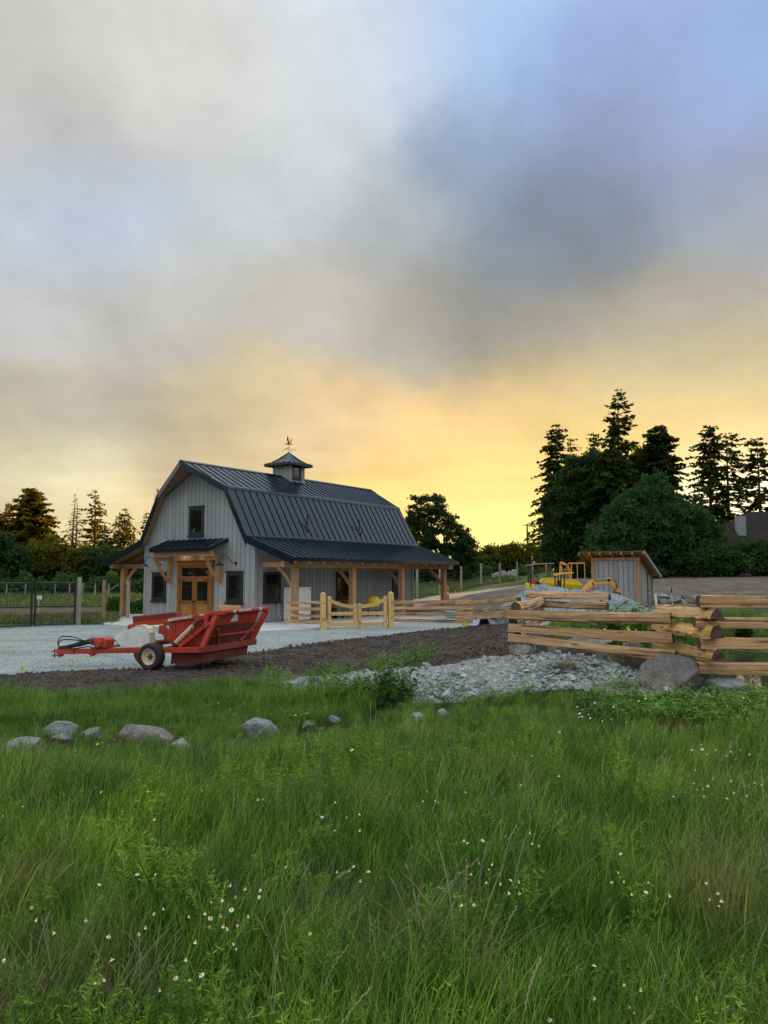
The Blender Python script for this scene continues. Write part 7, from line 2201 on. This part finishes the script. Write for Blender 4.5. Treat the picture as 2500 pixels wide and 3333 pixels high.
crest = [(2.5, 9.9), (3.1, 9.6), (4.0, 9.6), (5, 9.8), (7.5, 10.0), (7.5, 8.0), (4.5, 7.6), (2.5, 8.4)]
xy = poly_sample(crest, 1300, r); n = len(xy)
scatter('crest_weeds', pts_on(xy), np.column_stack([r.normal(0, .15, (n, 2)), r.uniform(0, 6.28, n)]), r.uniform(.6, 1.15, n), r.integers(0, 7, n), wp)
# the grass bank behind the rock row
BANK = [(-10.5, 9.5), (-10.5, 12.6), (-6.6, 12.6), (-5.1, 12.8), (-4.0, 13.4), (-3.2, 14.4), (-2.6, 14.4), (-1.9, 14.2), (-1.1, 12.6), (-.5, 11.6), (-.1, 10.9), (-.6, 10.3), (-1.4, 9.9), (-2.3, 9.9), (-3.0, 10.0), (-3.8, 9.95), (-4.6, 9.6)]
bp = [quad_mesh('tuft', blade_mesh('tuft', 44, .12 + .03 * k, .30 + .06 * k, .15, .0085, .8, 1.4, GB_, r), GB_) for k in range(5)] + [quad_mesh('weed', weed(10, .26, r, .045), GB_) for k in range(2)]
xy = poly_sample(BANK, 5600, r); n = len(xy)
cln = np.clip(.95 + .38 * wob(xy[:, 0], xy[:, 1], 2.6, 21), .4, 1.7)
edge = np.clip((xy[:, 1] - 9.5) / .8, .55, 1) * np.where(xy[:, 1] > 12, .72, .9)
scatter('bank_grass', pts_on(xy), np.column_stack([r.normal(0, .18, (n, 2)), r.uniform(0, 6.28, n)]), r.uniform(.65, 1.15, n) * edge * cln, np.where(r.random(n) < .95, r.integers(0, 5, n), r.integers(5, 7, n)), bp)
# sparse dry grass among the rocks, and tufts invading the rubble and the soil edge
xy = np.concatenate([poly_sample([(-5.5, 8.6), (-5.5, 9.9), (-2.5, 10.2), (-.6, 10.8), (-.2, 10.0), (-2.2, 9.0)], 900, r), poly_sample([(-3.2, 16.5), (-2.2, 14.6), (-.6, 12.2), (1.0, 11.0), (2.6, 11.0), (1.0, 11.9), (-.2, 13.4), (-1.8, 16.4)], 260, r)]); n = len(xy)
scatter('rock_row_grass', pts_on(xy), np.column_stack([r.normal(0, .25, (n, 2)), r.uniform(0, 6.28, n)]), r.uniform(.3, .75, n), r.choice([0, 1, 2, 5, 7, 8, 10, 12, 13, 13, 15], n), protos)
# pond banks and the flowery bank behind the fence
bk2 = [[(4.5, 18.5), (6.2, 19.6), (9.6, 20.6), (13, 21), (13, 27), (5.5, 25), (4.4, 21)], [(3.2, 13.7), (4.6, 13.2), (5.2, 15), (4.8, 18), (3.6, 17)]]
xy = np.concatenate([poly_sample(bk2[0], 1500, r), poly_sample(bk2[1], 480, r)]); n = len(xy)
scatter('pond_bank_grass', pts_on(xy), np.column_stack([r.normal(0, .18, (n, 2)), r.uniform(0, 6.28, n)]), r.uniform(.6, 1.25, n), np.where(r.random(n) < .6, r.integers(0, 5, n), r.integers(5, 7, n)), bp)
# field grass beyond the black gate
fld = [[(-13, 36.5), (-16, 37), (-30, 38), (-34, 45), (-15, 45)], [(-14.5, 57), (-44, 56), (-60, 80), (-12, 80), (-10, 60)]]
xy = np.concatenate([poly_sample(fld[0], 1500, r), poly_sample(fld[1], 2600, r), poly_sample([(-3, 54), (3, 62), (8, 75), (16, 90), (16, 108), (-6, 108), (-8, 60)], 2600, r)]); n = len(xy)
FG = grass_mat('field_grass_blades', (0.05, 0.10, 0.026), (0.08, 0.14, 0.036), (0.13, 0.17, 0.05), (0.19, 0.17, 0.07), .5)
fp = [quad_mesh('tuft', blade_mesh('tuft', 26, .10, .30, .30, .03, .6, 1.0, FG, r, 2), FG) for k in range(3)]
scatter('field_grass', pts_on(xy), np.column_stack([r.normal(0, .1, (n, 2)), r.uniform(0, 6.28, n)]), r.uniform(.7, 1.5, n) * (.7 + xy[:, 1] * .012), r.integers(0, 3, n), fp)

# ---- single plants one can tell apart
def plant(name, label, u, v, Y, quads, m, cat='plant', group=None, s=1.0):
    a = at(u, v, Y); a.z = h1(a.x, a.y)
    t = thing(name, label, cat, a, random.uniform(0, 6), group)
    o = link(bpy.data.objects.new('foliage', quad_mesh('foliage', np.asarray(quads) * s, m))); o.parent = t
    st = MB()
    for k in range(5):
        st.tube([(.03 * math.cos(k), .03 * math.sin(k), -.03), (.10 * s * math.cos(k), .10 * s * math.sin(k), .26 * s)], [.006, .003], 5)
    st.build('stem', M['stem'], t)
    return t
WG2 = 'weed clumps at the edge of the rubble'
for k, (u, v, Y, n_, h_, lf, s_, lab) in enumerate((
  (1140, 2300, 11.6, 70, .55, .10, 1.0, 'tall dark leafy weed clump in front of the rubble'),
  (1270, 2300, 11.4, 80, .62, .11, 1.0, 'tallest leafy weed clump in front of the rubble, with drooping leaves'),
  (1060, 2270, 12.8, 60, .5, .07, 1.0, 'low leafy clump at the left end of the rubble'),
  (900, 2225, 15.5, 40, .36, .06, 1.0, 'bright green clump on the soil edge nearest the rock picker'),
  (1125, 2180, 16.8, 34, .34, .06, 1.0, 'small bright green bush on the soil edge'),
  (1240, 2160, 17.2, 44, .42, .06, 1.0, 'round green bush on the soil above the rubble'),
  (1345, 2160, 17.0, 40, .50, .06, 1.0, 'pale seeding bush on the soil at the top of the rubble'),
  (1385, 2150, 17.4, 30, .45, .06, 1.0, 'darker bush beside the pale seeding one'),
  (1045, 2190, 16.2, 26, .40, .04, 1.0, 'wispy brownish weed on the soil edge'),
  (860, 2210, 15.8, 14, .60, .05, 1.0, 'tall thin weed in front of the rock picker'),
  (2000, 2300, 9.9, 26, .45, .07, 1.0, 'dark bushy weed standing in front of the huge boulder'))):
    plant('weed', lab, u, v, Y, np.concatenate([weed(n_, h_, r, lf, .34), np.array(blade_mesh('t', n_ * 2, .2 * h_, 1.0 * h_, .36, .009, .6, 1.3, None, r))]), WEED if k % 3 else GB_, 'weed', WG2, s_)
for k, (u, v, Y, h_, lab) in enumerate(((1985, 2070, 18.5, 1.0, 'tall leafy shrub behind the rails below the shed'), (2065, 2050, 20, .9, 'bright grassy shrub behind the rails left of the shed corner'), (2150, 2060, 20.5, .7, 'low shrub behind the short yellow rails'), (2420, 2040, 21, .6, 'low green shrub behind the right rails'))):
    plant('shrub', lab, u, v, Y, weed(60, h_, r, .16), GB_ if k % 2 else WEED, 'shrub', 'shrubs on the pond bank', 1.15)
# buttercups on the bank behind the fence and in the grass: countable, each a flower of its own
bcm = MB()
for k in range(5):
    a = k * 1.257
    bcm.add([(0, 0, 0), (.014 * math.cos(a - .5), .014 * math.sin(a - .5), .006), (.022 * math.cos(a), .022 * math.sin(a), .012), (.014 * math.cos(a + .5), .014 * math.sin(a + .5), .006)], [(0, 1, 2, 3)])
bc_petals = bcm.mesh('petals', M['buttercup'])
sm = MB(); sm.tube([(0, 0, -.5), (.01, 0, -.2), (0, 0, 0)], [.003, .0025, .002], 4); bc_stem = sm.mesh('stem', M['stem'])
def flower(name, label, cat, group, loc, rot, s, parts):
    t = thing(name, label, cat, loc, 0, group)
    t.rotation_euler = rot; t.scale = (s, s, s)
    for nm, me in parts:
        o = link(bpy.data.objects.new(nm, me)); o.parent = t
for k in range(70):
    u = r.normal(2010, 75); Y = r.uniform(16.5, 20.5); v = 2000
    a = at(min(max(u, 1850), 2230), v, Y); z = h1(a.x, a.y)
    flower('buttercup', 'small yellow flower on the bank behind the long split rails', 'flower', 'yellow flowers behind the fence', (a.x, a.y, z + r.uniform(.45, .75)), (r.normal(0, .3), r.normal(0, .3), r.uniform(0, 6)), 1.9, (('petals', bc_petals), ('stem', bc_stem)))
for k, (u, v, Y) in enumerate([(332, 2418, 8.9), (318, 2424, 8.9), (375, 2410, 9.0), (392, 2412, 8.9), (315, 2265, 12.6), (335, 2252, 13.0), (350, 2258, 13), (318, 2262, 12.6), (765, 2242, 13), (770, 2258, 12.8), (800, 2246, 13), (980, 2328, 9.8), (962, 2330, 9.8), (748, 2310, 10.6), (712, 2290, 11.2), (1000, 2323, 9.8), (350, 2460, 8.0), (20, 2272, 12), (365, 2405, 9.2), (556, 3060, 3.9)]):
    a = at(u, v, Y)
    flower('buttercup', 'small yellow flower in the grass about the rock row', 'flower', 'yellow flowers about the rocks', a, (r.normal(0, .3), r.normal(0, .3), r.uniform(0, 6)), 1.0, (('petals', bc_petals), ('stem', bc_stem)))
# mayweed: drooping white rays round a yellow cone
def daisy(droop, nray=14, r0=.013, L=.017):
    m = MB()
    for k in range(nray):
        a = k * 6.283 / nray + .1 * math.sin(k * 5)
        c, s = math.cos(a), math.sin(a); w = .0030
        dz = -math.sin(droop) * L; dr = math.cos(droop) * L
        m.add([(.004 * c, .004 * s, 0), (c * (r0 * .45 + dr * .5) - s * w, s * (r0 * .45 + dr * .5) + c * w, dz * .4), (c * (r0 * .5 + dr), s * (r0 * .5 + dr), dz), (c * (r0 * .45 + dr * .5) + s * w, s * (r0 * .45 + dr * .5) - c * w, dz * .4)], [(0, 1, 2, 3)])
    return m.mesh('petals', M['petal'])
petals = [daisy(d) for d in (1.35, 1.1, .8, .35, 1.45, 1.2)]
dm = MB(); dm.lathe([(.0068, -.002), (.0072, .002), (.0055, .007), (.003, .0105), (.0005, .012)], lambda a, b, h: (a, b, h), 10); disc = dm.mesh('disc', M['disc'])
sm = MB(); sm.tube([(0, 0, -.45), (.012, .004, -.2), (0, 0, -.001)], [.0022, .0018, .0014], 4); dstem = sm.mesh('stem', M['stem'])
# places of the flowers seen in the photo (pixel, estimated distance by their row)
FL = []
def rowY(v):
    # distance of flower heads about 0.42 m above the turf
    z = .6 + .40
    c, s = math.cos(PITCH), math.sin(PITCH)
    b = -(v - H_PX / 2) / F_PX
    return (z - EYE) / ((s + c * b) / (c - s * b))
z1 = lambda x, y: (x * .7535, 2500 + y * .7532)
for x, y in [(157, 655), (370, 655), (232, 712), (430, 502), (672, 458), (815, 640), (912, 577), (958, 570), (886, 628), (1000, 612), (952, 636), (966, 682), (996, 505), (1058, 520), (1122, 528), (1118, 558), (1072, 640), (1007, 760), (1017, 783), (805, 826), (758, 905), (820, 918), (690, 957), (628, 688), (705, 607), (600, 716), (910, 646), (905, 688), (980, 693), (1024, 680), (1018, 556), (1449, 146), (1554, 198), (1392, 210), (1496, 212), (1556, 268), (1448, 270), (1456, 446), (1526, 423), (1592, 446), (1508, 440), (1558, 486), (1238, 425), (666, 220), (1117, 133), (870, 893), (750, 984), (408, 927), (448, 915), (430, 925), (20, 832), (593, 458), (438, 103), (1336, 712), (667, 627), (845, 750), (470, 725), (483, 828), (873, 96), (98, 165), (12, 204), (134, 602)]:
    FL.append(z1(x, y))
z2_ = lambda x, y: (1250 + x * .7535, 2500 + y * .7532)
for x, y in [(186, 100), (222, 142), (236, 148), (166, 142), (350, 104), (345, 312), (360, 322), (428, 312), (410, 408), (468, 414), (456, 438), (376, 458), (440, 494), (548, 484), (582, 490), (584, 538), (504, 500), (388, 590), (334, 590), (526, 295), (630, 278), (640, 325), (672, 335), (754, 32), (593, 72), (1021, 370), (1010, 450), (987, 494), (1037, 490), (1070, 544), (1142, 494), (1132, 534), (1232, 550), (1393, 496), (1408, 566), (1440, 538), (1458, 572), (1447, 597), (1353, 92), (1338, 64), (1376, 88), (1380, 120), (1398, 75), (1250, 122), (1630, 72), (1420, 44), (1500, 55), (1600, 62), (1482, 130), (908, 852), (1058, 1030), (1038, 935), (1110, 955), (904, 992), (715, 1085), (1080, 1062), (1345, 8), (1565, 118), (1512, 105), (538, 538)]:
    FL.append(z2_(x, y))
for x, y in [(2252, 2440), (2285, 2438), (2330, 2440), (2380, 2445), (2300, 2455), (2365, 2460), (2395, 2470), (2280, 2425), (2410, 2440), (2440, 2455), (1820, 2525), (1732, 2460), (1822, 2383), (1145, 2440), (1465, 2395), (330, 2575), (855, 2600), (480, 2575), (840, 2602)]:
    FL.append((x, y))
for k, (u, v) in enumerate(FL):
    Y = max(2.7, min(9.0, rowY(v)))
    a = at(u, v, Y)
    big = Y < 5.5
    left = u < 1250
    if big:
        lab = 'white rayed mayweed flower with a yellow cone in the near grass ' + ('on the left' if left else 'on the right'); g = 'near mayweed flowers ' + ('left' if left else 'right')
    else:
        lab = 'small white mayweed flower among the farther meadow grass ' + ('on the left' if left else 'on the right'); g = 'farther mayweed flowers ' + ('left' if left else 'right')
    flower('mayweed_flower', lab, 'flower', g, a, (r.normal(0, .45), r.normal(0, .45), r.uniform(0, 6.28)), r.uniform(.8, 1.15) * (.46 if big else .66), (('petals', petals[k % 6]), ('disc', disc), ('stem', dstem)))
# white clover-like specks among the crest weeds
cm_ = rock_mesh('blossom', 700, 1, 3, .2, 'petal')
for k in range(60):
    u, v = r.uniform(1880, 2500), r.uniform(2265, 2420)
    Y = r.uniform(8.2, 9.6)
    a = at(u, v, Y)
    zmin = h1(a.x, a.y) + .12; a.z = max(zmin, min(a.z, zmin + .25))
    t = thing('white_blossom', 'tiny white blossom among the green weeds in front of the boulders', 'flower', a, 0, 'white blossoms on the weedy crest')
    o = link(bpy.data.objects.new('head', cm_)); o.parent = t; s = r.uniform(.006, .011); o.scale = (s, s, s)
    o = link(bpy.data.objects.new('stem', dstem)); o.parent = t; o.scale = (1, 1, .5)
# dry straw heaps on the rubble
for (u, v, Y, lab) in ((1845, 2200, 11.9, 'heap of dry straw lying on the right of the rubble'), (2030, 2222, 11.0, 'loose dry straw in front of the huge boulder')):
    a = at(u, v, Y); a.z = h1(a.x, a.y) + .02
    t = thing('straw_heap', lab, 'straw', a)
    Q_ = []
    for _ in range(160):
        p = np.array([r.normal(0, .16), r.normal(0, .12), abs(r.normal(0, .05))]); an = r.uniform(0, 6.28); d = np.array([math.cos(an), math.sin(an), r.normal(0, .3)]) * r.uniform(.08, .2); w = np.array([-math.sin(an), math.cos(an), 0]) * .004
        Q_.append([p - d - w, p - d + w, p + d + w, p + d - w])
    o = link(bpy.data.objects.new('straw', quad_mesh('straw', Q_, STRAW))); o.parent = t; o['kind'] = 'stuff'
